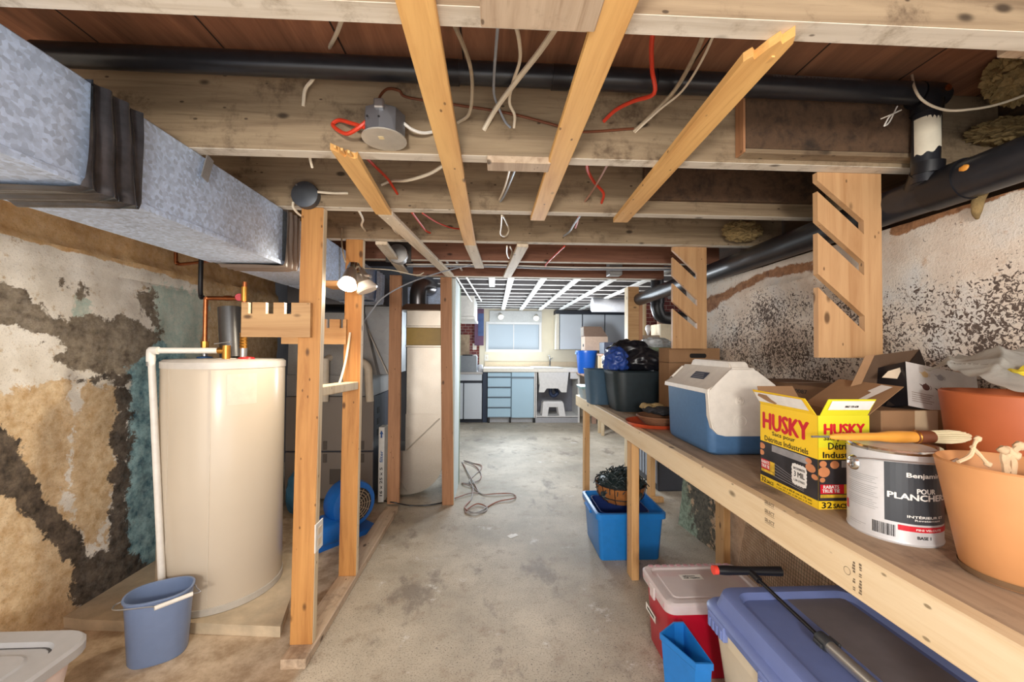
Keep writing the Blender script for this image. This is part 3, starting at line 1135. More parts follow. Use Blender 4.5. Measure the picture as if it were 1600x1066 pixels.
# ---------------------------------------------------------------- junction boxes
q = pt(604, 203, Y=1.125)
t = thing('junction_box', 'octagonal metal junction box hanging below the second joist', 'junction box', (q.x, 1.13, q.z - 0.05))
m_jb = galv('junction_box_steel', (142, 144, 150), 0.4, 20, 0.12)
bot = q.z - 0.036
obj('box', lathe(B(), [(0.056, 0.0), (0.056, 0.066), (0.05, 0.07)], (q.x, 1.105, bot), 8), m_jb, t)
o = obj('cover', lathe(B(), [(0.06, -0.004), (0.06, 0.0), (0.057, 0.001)], (q.x, 1.105, bot), 24), plain('pale_cover_plate', (196, 190, 178), 0.4, 0.4), t, True)
obj('sticker', box(B(), q.x - 0.012, q.x + 0.002, 1.085, 1.1, bot - 0.0046, bot - 0.0041), plain('beige_sticker', (226, 206, 160), 0.6), t)
obj('clamp', box(B(), q.x - 0.012, q.x + 0.014, 1.04, 1.056, bot + 0.05, bot + 0.075, 0.003, 1), c_steel, t)
for a in (-0.03, 0.0):
    obj('screw', lathe(B(), [(0.003, 0), (0.003, 0.002)], (q.x + a, 1.05, bot + 0.03), 8, axisM((0, -1, 0))), c_ink, t)
q = pt(475, 303, Y=1.6)
t = thing('junction_box', 'round dark grey cover plate on the joist above the nearest stud', 'junction box', (q.x, 1.625, q.z))
obj('cover', lathe(B(), [(0.052, 0), (0.052, 0.028), (0.049, 0.03)], (q.x, 1.631, q.z), 24, axisM((0, -1, 0))), plain('dark_cover_plate', (84, 88, 94), 0.45, 0.4), t, True)
obj('screw', lathe(B(), [(0.004, 0), (0.004, 0.003)], (q.x - 0.03, 1.602, q.z + 0.035), 8, axisM((0, -1, 0))), c_steel, t)

# ---------------------------------------------------------------- cables
NW = [0]


def cable(label, pts, mat, r=0.0045, cat='cable', n=7):
    P = [pt(a, b, Y=c) for a, b, c in pts]
    return tag(obj('electrical_cable', tube(B(), P, r, n, k=5), mat, None, True), label, cat, None)


J1, J2, J3, J4, J5 = 0.70, 1.163, 1.63, 2.103, 2.573
cable('cream cable passing behind the thin black pipe, leftmost in the first bay', [(545, -6, .72), (527, 50, .95), (508, 86, 1.125), (490, 122, 1.13), (477, 140, 1.15), (474, 166, 1.164)], c_cable, .005)
cable('curved cream cable hanging in front of the pipe, right of the leftmost amber strap', [(694, 8, .72), (716, 52, .85), (734, 100, .99), (738, 140, 1.08), (733, 178, 1.14), (715, 192, 1.163)], c_cabled, .005)
cable('thin grey cable hanging beside the curved cream cable', [(779, 25, .71), (775, 75, .85), (772, 120, .99), (773, 152, 1.1), (788, 188, 1.16), (798, 200, 1.165)], c_grey_cable, .0035)
cable('thick cream cable slanting down left between the two cleats', [(880, 25, .7), (845, 78, .88), (806, 128, 1.02), (775, 170, 1.12), (756, 203, 1.165)], c_cable, .0068)
cable('looped cream cable beside the thick slanting cable', [(802, 25, .7), (811, 62, .82), (812, 96, .93), (801, 130, 1.04), (796, 160, 1.11), (804, 180, 1.14), (803, 200, 1.165)], c_cable, .0042)
cable('bright red cable bending in front of the thin black pipe', [(1025, 18, .7), (1018, 70, .86), (1019, 110, .98), (1022, 146, 1.02), (990, 158, 1.08), (962, 172, 1.13), (943, 190, 1.165)], c_red, .0055)
cable('dusty beige cable running down beside the broken-ended strap', [(1112, 22, .7), (1085, 88, .9), (1055, 140, 1.04), (1020, 178, 1.12), (990, 206, 1.165)], c_cabled, .0055)
cable('thin cream cable alongside the dusty beige cable', [(1127, 25, .7), (1098, 92, .88), (1066, 142, 1.02), (1030, 172, 1.1), (992, 207, 1.165)], c_cable, .003)
cable('long brown cable stapled along the joist from the junction box', [(591, 167, 1.1), (594, 150, 1.12), (606, 139, 1.14), (624, 142, 1.16), (636, 152, 1.16), (700, 162, 1.16), (790, 176, 1.16), (862, 194, 1.155), (905, 206, 1.16), (990, 201, 1.16)], c_brown, .0038)
cable('red cable looping out of the left of the junction box', [(577, 186, 1.09), (560, 200, 1.09), (540, 209, 1.12), (520, 196, 1.155), (530, 188, 1.15), (550, 193, 1.12), (572, 200, 1.09)], c_red, .0055)
cable('short white cable out of the right of the junction box', [(631, 193, 1.1), (645, 203, 1.12), (664, 208, 1.14), (690, 203, 1.163)], c_white, .0045)
cable('white cable stub under the joist, left of the junction box', [(483, 234, 1.22), (485, 250, 1.25), (488, 262, 1.27)], c_cable, .004)
cable('twisted white cable from the third joist to the leftmost long strap', [(694, 258, 1.25), (670, 272, 1.35), (636, 282, 1.45), (612, 283, 1.55), (597, 289, 1.63)], c_cable, .0055)
cable('dull red cable under the joist behind the junction box', [(564, 238, 1.22), (588, 262, 1.4), (606, 280, 1.52), (621, 303, 1.63)], c_red, .005)
cable('white cable into the third joist between the long straps', [(798, 258, 1.22), (792, 282, 1.4), (786, 300, 1.52), (780, 313, 1.63)], c_cable, .004)
cable('grey cable beside the white one into the third joist', [(806, 262, 1.22), (797, 285, 1.42), (788, 306, 1.55), (782, 315, 1.63)], c_grey_cable, .004)
cable('red cable curling down under the junction-box joist', [(917, 250, 1.22), (919, 268, 1.35), (930, 287, 1.48), (943, 302, 1.55), (940, 317, 1.63)], c_red, .0055)
cable('thin pinkish cable crossing behind the curling red cable', [(951, 254, 1.22), (938, 278, 1.38), (926, 298, 1.52), (914, 315, 1.63)], plain('pink_cable_jacket', (176, 130, 112), 0.5), .0035)
cable('white cable out of the round grey cover plate', [(496, 300, 1.6), (520, 302, 1.62), (544, 302, 1.63)], c_cable, .005)
cable('white cable dropping left of the round grey cover plate', [(458, 316, 1.6), (458, 324, 1.6), (464, 332, 1.62), (470, 337, 1.64)], c_cable, .0045)
cable('short white S-shaped cable into the lamp joist', [(561, 330, 1.68), (567, 343, 1.82), (565, 352, 1.95), (571, 361, 2.1)], c_cable, .005)
cable('white cable hooked beside the pale continuing strap', [(606, 340, 1.7), (612, 352, 1.85), (616, 360, 2.0), (623, 366, 2.1)], c_cable, .005)
cable('dull red cable pair member ending white, in the third bay', [(644, 332, 1.68), (655, 347, 1.85), (665, 360, 2.02), (672, 364, 2.1)], c_red, .005)
cable('thin red cable slanting right in the third bay', [(660, 333, 1.68), (682, 347, 1.85), (705, 356, 2.0), (722, 358, 2.1)], c_red, .0035)
cable('white looped cable ends hanging right of the long amber strap', [(784, 337, 1.68), (783, 352, 1.85), (782, 366, 2.0), (790, 369, 2.05), (795, 360, 2.05), (791, 348, 1.9), (786, 338, 1.75)], c_cable, .0042)
cable('grey cable going up the third bay beside the dull red one', [(906, 338, 1.68), (896, 352, 1.85), (890, 362, 2.0), (881, 369, 2.1)], c_grey_cable, .005)
cable('short dull red cable beside the grey one in the third bay', [(904, 339, 1.7), (902, 348, 1.85), (899, 356, 1.95)], c_red, .005)
cable('red cable hanging between the fourth and fifth joists', [(882, 385, 2.15), (868, 398, 2.3), (855, 411, 2.5), (852, 416, 2.57)], c_red, .005)
cable('white cable loop between the fourth and fifth joists', [(792, 385, 2.15), (792, 396, 2.35), (796, 404, 2.5), (800, 394, 2.4), (797, 386, 2.2)], c_cable, .0045)
cable('thin grey cable sagging diagonally from the lamp stud to the long strap', [(562, 512, 2.2), (580, 487, 2.25), (600, 464, 2.3), (640, 442, 2.4), (690, 425, 2.55), (735, 414, 2.68)], c_grey_cable, .004)
cable('white cable draped along the floor joists past the fifth joist', [(560, 419, 2.68), (610, 422, 2.7), (650, 430, 2.72), (662, 426, 2.75)], c_cable, .004)
for lab, yy, zz, m_, r_ in (('black cable bundle stretched across under the subfloor before the reddish beam', 2.82, 1.80, c_black, .011), ('silvery cable stretched across before the reddish beam', 2.78, 1.782, c_grey_cable, .006),
                            ('white cable stretched across before the reddish beam', 2.74, 1.787, c_white, .005)):
    tag(obj('electrical_cable', tube(B(), [(-0.6, yy, zz), (0.0, yy, zz + .006), (0.55, yy, zz - .003), (1.28, yy, zz + .004)], r_, 7), m_, None, True), lab, 'cable')
for lab, a, b in (('left one of two white water tubes running back under the ceiling', (690, 396), (737, 471)), ('right one of two white water tubes running back under the ceiling', (709, 402), (752, 470))):
    p0, p1 = pt(*a, Y=2.62), pt(*b, Y=5.2)
    tag(obj('water_pipe', tube(B(), [p0, (p0 * 2 + p1) / 3, (p0 + 2 * p1) / 3, p1], 0.008, 8), c_white, None, True), lab, 'pipe')
cable('white cable looping from the pipe tee to the right wall', [(1424, 112, 1.1), (1430, 140, 1.03), (1446, 160, 1.02), (1478, 172, 1.02), (1515, 171, 1.0), (1560, 163, .98), (1625, 140, .95)], c_cable, .0032)
cable('loose curled white wire ends by the pipe tee', [(1376, 186, 1.05), (1395, 178, 1.03), (1408, 172, 1.03), (1392, 180, 1.02), (1384, 192, 1.02), (1382, 197, 1.02), (1390, 190, 1.03), (1402, 166, 1.04)], c_white, .0018)

# ---------------------------------------------------------------- insulation and spray foam
m_foam = plain('yellow_mineral_wool', (138, 116, 76), 0.95, var=0.3, scale=30, bump=0.8)
for lab, c, r, s in (('lump of yellow insulation above the pipe tee, top right corner', pt(1592, 118, Y=1.0), (0.07, 0.06, 0.07), 1),
                     ('lump of yellow insulation tucked over the thick drain pipe', pt(1572, 205, Y=1.12), (0.10, 0.06, 0.03), 5),
                     ('yellow insulation stuffed at the joist end above the wall top', pt(1160, 362, Y=2.02), (0.1, 0.05, 0.05), 9)):
    tag(obj('insulation', blob(B(), c, r, 0.26, 4.6, 5, s), m_foam, None, True), lab, 'insulation')
tag(obj('spray_foam', tube(B(), [pt(1540, 290, Y=1.01), pt(1530, 308, Y=1.02), pt(1526, 330, Y=1.03), pt(1527, 342, Y=1.04)], [0.016, 0.014, 0.011, 0.004], 9), m_foam, None, True), 'dribble of hardened foam under the thick drain pipe', 'foam')

# ---------------------------------------------------------------- clamp lamps
L0 = pt(552, 412, Y=1.95)
t = thing('flood_lamp', 'twin flood lamp beside the second stud, left bulb lit', 'lamp', (L0.x, 1.97, L0.z))
m_lampm = plain('brushed_lamp_metal', (176, 166, 156), 0.3, 0.85)
cz = pt(552, 428, Y=1.95)
obj('canopy', lathe(B(), [(0.004, 0.06), (0.022, 0.055), (0.032, 0.035), (0.036, 0.005), (0.036, 0)], (cz.x, 1.96, cz.z), 20), c_chrome, t, True)
obj('mount', box(B(), cz.x - 0.055, cz.x + 0.075, 1.965, 2.0, cz.z - 0.012, cz.z + 0.002, 0.003, 1), m_lampm, t)
A0, A1 = pt(549, 424, Y=1.93), pt(540, 455, Y=1.88)
d1 = (A1 - A0).normalized()
obj('lamp_holder', lathe(B(), [(0.012, -0.02), (0.024, -0.005), (0.029, 0.02), (0.033, 0.052), (0.03, 0.054)], A0, 20, axisM(d1)), m_lampm, t, True)
t_ = NT('lit_bulb_face')
m_lit = t_.out(lin(255, 246, 226), 0.4, **{'Emission Color': lin(255, 240, 214), 'Emission Strength': 14.0})
t_ = NT('frosted_bulb')
m_bulb = t_.out(lin(226, 216, 204), 0.3)
Ab = A0 + d1 * 0.052
o = obj('bulb', lathe(B(), [(0.03, 0.0), (0.041, 0.022), (0.043, 0.034), (0.036, 0.042), (0.012, 0.045)], Ab, 20, axisM(d1)), m_lit, t, True)
o['label'] = 'lit bulb'
B0 = pt(562, 424, Y=1.99)
d2 = (pt(577, 460, Y=1.99) - B0).normalized()
obj('lamp_holder', lathe(B(), [(0.012, -0.02), (0.024, -0.005), (0.029, 0.02), (0.034, 0.058), (0.03, 0.06)], B0, 20, axisM(d2)), m_lampm, t, True)
o = obj('bulb', lathe(B(), [(0.03, 0.0), (0.048, 0.03), (0.053, 0.042), (0.046, 0.05), (0.012, 0.053)], B0 + d2 * 0.056, 20, axisM(d2)), m_bulb, t, True)
o['label'] = 'unlit frosted bulb'
lb = Ab + d1 * 0.075
light('flood_lamp_light', 'SPOT', lb, 24, (1.0, 0.87, 0.68), 0.04, lb + d1 + Vector((-0.25, -0.2, 0)), spot_size=radians(165), spot_blend=0.6)
cable('dark cord rising from the flood lamp into the lamp joist', [(534, 357, 2.1), (534, 378, 2.05), (536, 395, 1.98), (540, 410, 1.96)], c_cabled, .004)
tag(obj('wood_ledge', box(B(), pt(507, 438, Y=2.0).x, pt(537, 440, Y=2.0).x - .01, 1.98, 2.1, pt(507, 447, Y=1.98).z, pt(507, 438, Y=1.98).z, .003, 1), w_pineh), 'short wooden ledge behind the lit flood lamp', 'ledge')

# ---------------------------------------------------------------- outlet
q = pt(504, 838, Y=1.66)
t = thing('outlet', 'white electrical outlet low on the nearest stud', 'outlet', (xs + 0.06, 1.66, q.z - .06))
ox = xs + 0.0455
obj('cover_plate', box(B(), ox + 0.001, ox + 0.007, 1.632, 1.702, q.z - 0.057, q.z + 0.057, 0.002, 1), c_white, t)
for dz in (-0.022, 0.022):
    obj('socket', box(B(), ox + 0.007, ox + 0.009, 1.65, 1.684, q.z + dz - 0.015, q.z + dz + 0.015, 0.001, 1), plain('beige_socket', (222, 204, 178), 0.4), t)
cable('white cable hanging in a bow above the whitewashed block', [(547, 520, 2.1), (541, 560, 2.05), (534, 588, 2.02), (530, 600, 2.0)], c_cable, .006)

# ---------------------------------------------------------------- water heater
HX, HY, HR, HB, HT = -1.325, 2.05, 0.252, 0.047, 1.155
tag(obj('platform', prism(B(), [(-1.85, 1.83), (-1.75, 1.81), (-1.3, 1.775), (-0.885, 1.735), (-0.99, 2.1), (-1.1, 2.34), (-1.84, 2.4)], XY, 0.0, 0.045), plain('worn_platform_board', (196, 178, 150), 0.8, var=0.2, scale=9, bump=0.4)), 'low worn platform under the water heater', 'platform')
t = thing('water_heater', 'tall cream water heater standing on a low platform', 'water heater', (HX, HY, HB))
m_hw = plain('cream_enamel', (206, 193, 174), 0.25, var=0.02, scale=3)
obj('tank', lathe(B(), [(HR - 0.004, 0.018), (HR, 0.03), (HR, 1.075 + 0.0), (HR - .001, 1.078)], (HX, HY, HB), 72), m_hw, t, True)
obj('base_ring', lathe(B(), [(HR + 0.004, 0.0), (HR + 0.004, 0.028), (HR, 0.03)], (HX, HY, HB), 72), plain('grey_heater_ring', (186, 180, 170), 0.4), t, True)
obj('top_cap', lathe(B(), [(HR + 0.003, 1.072), (HR + 0.003, 1.1), (HR - 0.01, 1.11), (0.0 + 0.02, 1.116)], (HX, HY, HB), 72), plain('grey_heater_cap', (206, 200, 192), 0.35), t, True)
m_seam = plain('heater_seam', (206, 196, 180), 0.4)
for a in (-112, -70):
    aa = radians(a)
    c = Vector((HX + HR * cos(aa), HY + HR * sin(aa), 0))
    obj('seam', box(B(), -0.0012, 0.0012, -0.002, 0.0008, HB + 0.03, HB + 1.07, 0, 1, Matrix.Translation(c) @ Matrix.Rotation(aa + pi / 2, 4, 'Z')), m_seam, t)
aa = radians(-48)


def fh(u, v, l=0.0):
    a = aa + u / HR
    return Vector((HX + (HR + 0.0004 + l) * cos(a), HY + (HR + 0.0004 + l) * sin(a), v))


obj('label_panel', patch(B(), fh, -0.04, 0.08, HT - 0.2, HT - 0.06, 0, 6), plain('pale_heater_label', (214, 203, 186), 0.4), t)
zt = HB + 1.112
o = obj('hot_collar', lathe(B(), [(0.036, 0), (0.034, 0.008), (0.012, 0.012)], (pt(385, 556, Y=2.0).x, 2.0, zt), 20), plain('red_collar', (206, 40, 40), 0.4), t, True)
o = obj('cold_collar', lathe(B(), [(0.034, 0), (0.032, 0.008), (0.012, 0.012)], (pt(320, 556, Y=2.06).x, 2.06, zt), 20), plain('blue_collar', (40, 90, 140), 0.4), t, True)
obj('draft_hood', lathe(B(), [(0.05, 0.0), (0.045, 0.004)], (pt(354, 556, Y=1.99).x, 1.99, zt), 20), c_white, t, True)
# flue
fa, fb = pt(363, 556, Y=2.1), pt(359, 481, Y=2.12)
t = thing('flue_pipe', 'short dark grey flue pipe on top of the water heater', 'flue pipe', (fa.x, 2.1, zt))
m_flue = plain('dark_flue_metal', (104, 104, 104), 0.35, 0.8)
obj('pipe', tube(B(), [(fa.x, fa.y, zt + .004), Vector((fb.x, fb.y, fb.z))], 0.052, 24, False), m_flue, t, True)
# copper plumbing
x0, x1 = pt(321, 500, Y=2.06).x, pt(385, 500, Y=2.02).x
zc = pt(321, 466, Y=2.06).z
t = thing('copper_pipe', 'copper riser with elbow from the water heater to the red valve', 'pipe', (x0, 2.06, zt))
obj('riser', tube(B(), [(x0, 2.06, zt + 0.011), (x0, 2.06, zc - 0.02), (x0 + 0.006, 2.06, zc - 0.004), (x0 + 0.03, 2.06, zc), (x1 - 0.02, 2.03, zc - 0.004)], 0.0105, 10, k=4), c_copper, t, True)
obj('union', tube(B(), [(x0, 2.06, zt + 0.045), (x0, 2.06, zt + 0.085)], 0.017, 8, False), c_brass, t)
obj('nipple', tube(B(), [(x0, 2.06, zt + 0.006), (x0, 2.06, zt + 0.045)], 0.012, 12, False), c_steel, t, True)
obj('coupling', tube(B(), [(x0 + .1, 2.052, zc), (x0 + .13, 2.048, zc)], 0.014, 10, False), c_copper, t, True)
o = obj('valve_handle', lathe(B(), [(0.018, 0), (0.02, 0.006), (0.018, 0.012)], (x1 - 0.03, 2.012, zc), 10, axisM((0.6, -1, 0))), plain('red_valve', (196, 36, 54), 0.4), t, True)
o['label'] = 'red round valve handle'
t = thing('copper_pipe', 'copper hot pipe with brass fittings above the red collar', 'pipe', (x1, 2.0, zt))
obj('riser', tube(B(), [(x1, 2.0, zt + 0.1), (x1 + 0.002, 2.0, JZ - 0.25)], 0.0105, 10, False), c_copper, t, True)
obj('flex_connector', lathe(B(), [(0.015 + 0.003 * (k % 2), 0.05 + k * 0.007) for k in range(12)], (x1, 2.0, zt), 14), c_brass, t, True)
obj('nipple', tube(B(), [(x1, 2.0, zt + 0.006), (x1, 2.0, zt + 0.055)], 0.016, 12, False), c_steel, t, True)
obj('valve_body', tube(B(), [(x1, 2.0, zc - 0.02), (x1, 2.0, zc + 0.05)], 0.014, 10, False), c_brass, t, True)
xa, xb = pt(294, 414, Y=2.35).x, pt(206 / 5.92 + 240, 405, Y=2.35).x
zz = pt(294, 413, Y=2.35).z
tag(obj('copper_pipe', tube(B(), [(xb, 2.35, SUB - .03), (xb, 2.35, zz + .03), (xb + .01, 2.35, zz + .008), (xb + 0.04, 2.35, zz), (pt(352, 414, Y=2.2).x, 2.2, zz)], 0.0095, 10, k=4), c_copper, None, True), 'old copper pipe bending along the wall below the duct', 'pipe')
zz2 = pt(315, 465, Y=2.13).z
tag(obj('water_pipe', tube(B(), [(pt(314, 420, Y=2.13).x, 2.13, JZ), (pt(314, 420, Y=2.13).x, 2.13, zz2 + .03), (pt(316, 465, Y=2.13).x + 0.01, 2.12, zz2)], 0.011, 10, k=4), c_black, None, True), 'dark old pipe coming down the wall behind the copper riser', 'pipe')
# relief valve and white discharge pipe
vx = pt(352, 548, Y=1.96)
t = thing('discharge_pipe', 'white plastic discharge pipe down the left side of the water heater', 'pipe', (-1.6, 1.9, 0))
zp = pt(300, 548, Y=1.9).z
e0 = pt(236, 548, Y=1.86)
foot = pt(255, 903, Y=1.8)
obj('pipe', tube(B(), [(vx.x - 0.03, 1.955, zp), (e0.x, 1.86, zp)], 0.0135, 12, False), c_white, t, True)
obj('pipe', tube(B(), [(e0.x, 1.86, zp), (pt(256, 905, Y=1.79).x, 1.79, 0.1)], 0.0135, 12, False), c_white, t, True)
obj('elbow', tube(B(), [(e0.x + 0.03, 1.862, zp), (e0.x + 0.006, 1.86, zp), (e0.x, 1.86, zp - 0.005), (e0.x, 1.86, zp - 0.05)], 0.0175, 12, k=4), c_white, t, True)
obj('clamp', tube(B(), [(e0.x, 1.859, zp - 0.052), (e0.x + .001, 1.857, zp - 0.07)], 0.0155, 12, False), c_steel, t, True)
t = thing('relief_valve', 'brass relief valve with lever on top of the water heater', 'valve', (vx.x, 1.96, zt))
obj('body', tube(B(), [(vx.x + 0.005, 1.96, zt + 0.0), (vx.x + 0.005, 1.96, zp + 0.025)], 0.018, 12, False), c_brass, t, True)
obj('lever', bar(B(), (vx.x - 0.045, 1.95, zp + 0.032), (vx.x + 0.03, 1.95, zp + 0.042), 0.012, 0.004), c_steel, t)
obj('outlet', tube(B(), [(vx.x + 0.005, 1.96, zp), (vx.x - 0.03, 1.955, zp)], 0.015, 12, False), c_brass, t, True)

# ---------------------------------------------------------------- furnace corner
m_fur = plain('taupe_furnace_panel', (142, 132, 124), 0.45, var=0.03, scale=4)
m_furd = plain('dark_furnace_side', (62, 66, 78), 0.5)
FX0, FX1, FY0, FY1, FH = -1.62, pt(583, 700, Y=3.2).x, 3.2, 3.86, pt(583, 620, Y=3.2).z
t = thing('furnace', 'grey-brown furnace cabinet behind the open studs', 'furnace', ((FX0 + FX1) / 2, 3.5, 0))
obj('cabinet', box(B(), FX0, FX1, FY0 + 0.02, FY1, 0.02, FH, 0.004, 1), m_furd, t)
zm = pt(540, 706, Y=3.2).z
obj('upper_panel', box(B(), FX0, FX1 - 0.002, FY0, FY0 + 0.02, zm + 0.006, FH - 0.002, 0.006, 2), m_fur, t)
obj('lower_panel', box(B(), FX0, FX1 - 0.002, FY0, FY0 + 0.02, 0.03, zm - 0.006, 0.006, 2), m_fur, t)
for px in (508, 566):
    x = pt(px, 700, Y=3.2).x
    for dz in (0.05, -0.05):
        obj('latch', box(B(), x - 0.016, x + 0.016, FY0 - 0.004, FY0 + .001, zm + dz - 0.035, zm + dz + 0.035, 0.004, 1), plain('furnace_latch', (104, 96, 90), 0.4), t)
xb = pt(524, 745, Y=3.2).x
ff = plane_fn((xb, FY0, pt(524, 745, Y=3.2).z), (1, 0, 0), (0, 0, 1))
obj('data_plate', patch(B(), ff, -0.045, 0.05, -0.06, 0.06, 0.001), plain('furnace_plate', (96, 88, 82), 0.5), t)
for k in range(3):
    obj('slot_row', box(B(), FX1 + 0.0, FX1 + 0.002, 3.3 + k * 0.0, 3.36, 0.5 + k * 0.09, 0.55 + k * 0.09), c_ink, t)
# plenum
t = thing('plenum', 'dull sheet-metal plenum with a sloped transition above the furnace', 'plenum', ((FX0 + FX1) / 2, 3.5, FH))
zk = pt(560, 586, Y=3.22).z
obj('coil_case', box(B(), FX0, FX1 - 0.01, FY0 + 0.01, FY1 - .02, FH + 0.001, zk, 0.003, 1), m_galvg, t)
bm = B()
zt1 = pt(560, 490, Y=3.3).z
loft(bm, [([(FX0, FY0 + 0.02), (FX1 + 0.02, FY0 + .02), (FX1 + .02, FY1 - .02), (FX0, FY1 - .02)], zk), ([(FX0, 3.24), (-1.05, 3.24), (-1.05, FY1 - .02), (FX0, FY1 - .02)], zt1)])
obj('transition', bm, m_galvg, t)
bm = B()
xr = pt(610, 490, Y=3.22).x
obj('side_gusset', prism(bm, [(-1.05, zk), (xr, zk + 0.0), (xr, zt1 + 0.06), (-1.05, zt1 + .06)], XZ, 3.3, 3.8), galv('gusset_metal', (160, 162, 164), 0.45, 16, 0.1), t)
bm = bar(B(), (pt(570, 505, Y=3.28).x, 3.285, pt(570, 505, Y=3.28).z), (pt(606, 585, Y=3.28).x, 3.285, pt(606, 585, Y=3.28).z), 0.02, 0.012)
obj('crease', bm, m_galvw, t)
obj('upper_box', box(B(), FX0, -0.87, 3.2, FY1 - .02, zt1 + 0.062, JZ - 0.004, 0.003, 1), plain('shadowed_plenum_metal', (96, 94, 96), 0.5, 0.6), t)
# white vents
m_pvc = plain('cream_pvc', (226, 212, 190), 0.4)
a, b, c = pt(570, 585, Y=3.14), pt(576, 600, Y=3.14), pt(579, 620, Y=3.14)
tag(obj('vent_pipe', tube(B(), [(pt(556, 563, Y=3.14).x, 3.14, pt(556, 563, Y=3.14).z), (pt(568, 566, Y=3.14).x, 3.14, pt(568, 567, Y=3.14).z), (pt(575, 575, Y=3.14).x, 3.14, pt(575, 576, Y=3.14).z), (pt(576, 590, Y=3.14).x, 3.14, pt(576, 592, Y=3.14).z), (pt(578, 622, Y=3.14).x, 3.14, FH - .03)], 0.03, 14, k=4), m_pvc, None, True), 'cream plastic vent elbow on the furnace front, right of the second stud', 'vent pipe')
tag(obj('vent_pipe', tube(B(), [(pt(507, 560, Y=3.14).x, 3.24, pt(507, 560, Y=3.14).z), (pt(507, 560, Y=3.14).x, 3.15, pt(507, 562, Y=3.14).z), (pt(507, 620, Y=3.14).x, 3.14, FH - .03)], 0.03, 14, False), m_pvc, None, True), 'cream plastic vent pipe on the furnace front, between the amber studs', 'vent pipe')
# return drop
RX0, RX1 = pt(634, 600, Y=3.3).x, pt(690, 600, Y=3.3).x
RY0, RY1 = 3.3, 3.62
t = thing('return_duct', 'shiny sheet-metal return drop with boot at the floor, between two brown studs', 'duct', ((RX0 + RX1) / 2, 3.45, 0))
zA, zB = pt(660, 485, Y=3.3).z, pt(660, 648, Y=3.3).z
zT0, zT1 = pt(660, 540, Y=3.3).z, pt(660, 512, Y=3.3).z
obj('upper_section', box(B(), RX0, RX1, RY0, RY1, zT1, zA, 0.004, 1), m_galvw, t)
o = obj('tape_band', box(B(), RX0 + .002, RX1 - .002, RY0 + 0.006, RY1, zT0, zT1, 0.0), plain('yellow_brown_tape', (166, 134, 54), 0.4), t)
o['label'] = 'yellow-brown tape band'
fnb = plane_fn((RX0, RY0 + 0.0055, zT0), (1, 0, 0), (0, 0, 1))
for zz in (zT0 - .006, zT1 + .006):
    obj('slip_joint', box(B(), RX0 - .004, RX1 + .004, RY0 - 0.006, RY1, zz - 0.009, zz + 0.009, 0.003, 1), m_galvw, t)
obj('lower_section', box(B(), RX0 + 0.004, RX1 + 0.004, RY0, RY1, zB, zT0 - 0.012, 0.004, 1), m_galvw, t)
zC, zD = pt(660, 705, Y=3.28).z, pt(640, 774, Y=3.28).z
zD = max(zD, 0.012)
xl = FX1 + 0.075
# boot with round heel
pl = [(RX0 + 0.004, zB), (RX0 + 0.004, zC), (xl, zC), (xl, zD), (RX0 - 0.0, zD)]
n = 10
rad = (RX1 + 0.01 - RX0)
for k in range(n + 1):
    a = -pi / 2 + (pi / 2) * k / n
    pl.append((RX0 + rad * cos(a) * 1.0, zD + 0.24 + 0.24 * sin(a)))
pl += [(RX1 + 0.01, zB)]
obj('boot', prism(B(), pl, XZ, RY0 - 0.01, RY1), m_galvw, t)
obj('boot_crease', bar(B(), (RX0 + 0.01, RY0 - 0.012, zC), (RX1 - 0.01, RY0 - 0.012, zB - 0.03), 0.01, 0.006, (0, 1, 0)), m_galvw, t)
obj('boot_crease', bar(B(), (RX0 - 0.09, RY0 - 0.012, zC - 0.16), (RX0 + 0.02, RY0 - 0.012, zD + 0.03), 0.01, 0.006, (0, 1, 0)), m_galvw, t)
obj('seam', box(B(), RX0 + .002, RX1 + .006, RY0 - 0.005, RY0, zB - .008, zB + .006), m_galvw, t)
# stub of round take-off on top
obj('top_pan', loft(B(), [([(RX0 - 0.06, RY0 - .03), (RX1 + .02, RY0 - .03), (RX1 + .02, RY1), (RX0 - .06, RY1)], zA), ([(RX0 - 0.01, RY0 + .02), (RX1, RY0 + .02), (RX1, RY1), (RX0 - .01, RY1)], zA + 0.055)]), m_galvw, t)
ex = pt(655, 470, Y=3.4)
obj('elbow', tube(B(), [(ex.x - .01, 3.4, zA + 0.05), (ex.x - .01, 3.4, zA + 0.14), (ex.x + 0.0, 3.42, zA + 0.2), (ex.x + 0.03, 3.47, zA + 0.22), (ex.x + 0.06, 3.55, zA + 0.225)], 0.07, 20, k=4), plain('elbow_metal', (120, 118, 120), 0.28, 0.9), t, True)
obj('back_pan', box(B(), pt(636, 450, Y=3.6).x, pt(690, 450, Y=3.6).x, 3.63, 3.65, zA, JZ - .02), m_galv, t)
# filter
fx = FX1 + 0.035
q0, q1 = pt(596, 668, Y=3.16), pt(596, 786, Y=3.16)
t = thing('furnace_filter', 'white furnace filter edge standing between furnace and return boot', 'filter', (q0.x, 3.2, 0.02))
w_ = pt(600.5, 700, Y=3.16).x - pt(591.5, 700, Y=3.16).x
obj('filter_frame', box(B(), q0.x - w_ / 2, q0.x + w_ / 2, 3.165, 3.27, max(0.012, q1.z), q0.z, 0.002, 1), c_paperw, t)
fl_ = plane_fn((q0.x, 3.1645, max(0.012, q1.z)), (0, 0, 1), (-1, 0, 0))
H_ = q0.z - max(0.012, q1.z)
obj('lettering', put_text(B(), '16 x 25 x 5', fl_, 0.05, -0.01, 0.22, 0.02, 0.0008, 0.0006), c_ink, t)
obj('lettering', put_text(B(), 'filter', fl_, 0.31, -0.012, 0.09, 0.024, 0.0008, 0.0006), plain('blue_ink', (40, 90, 160), 0.5), t)
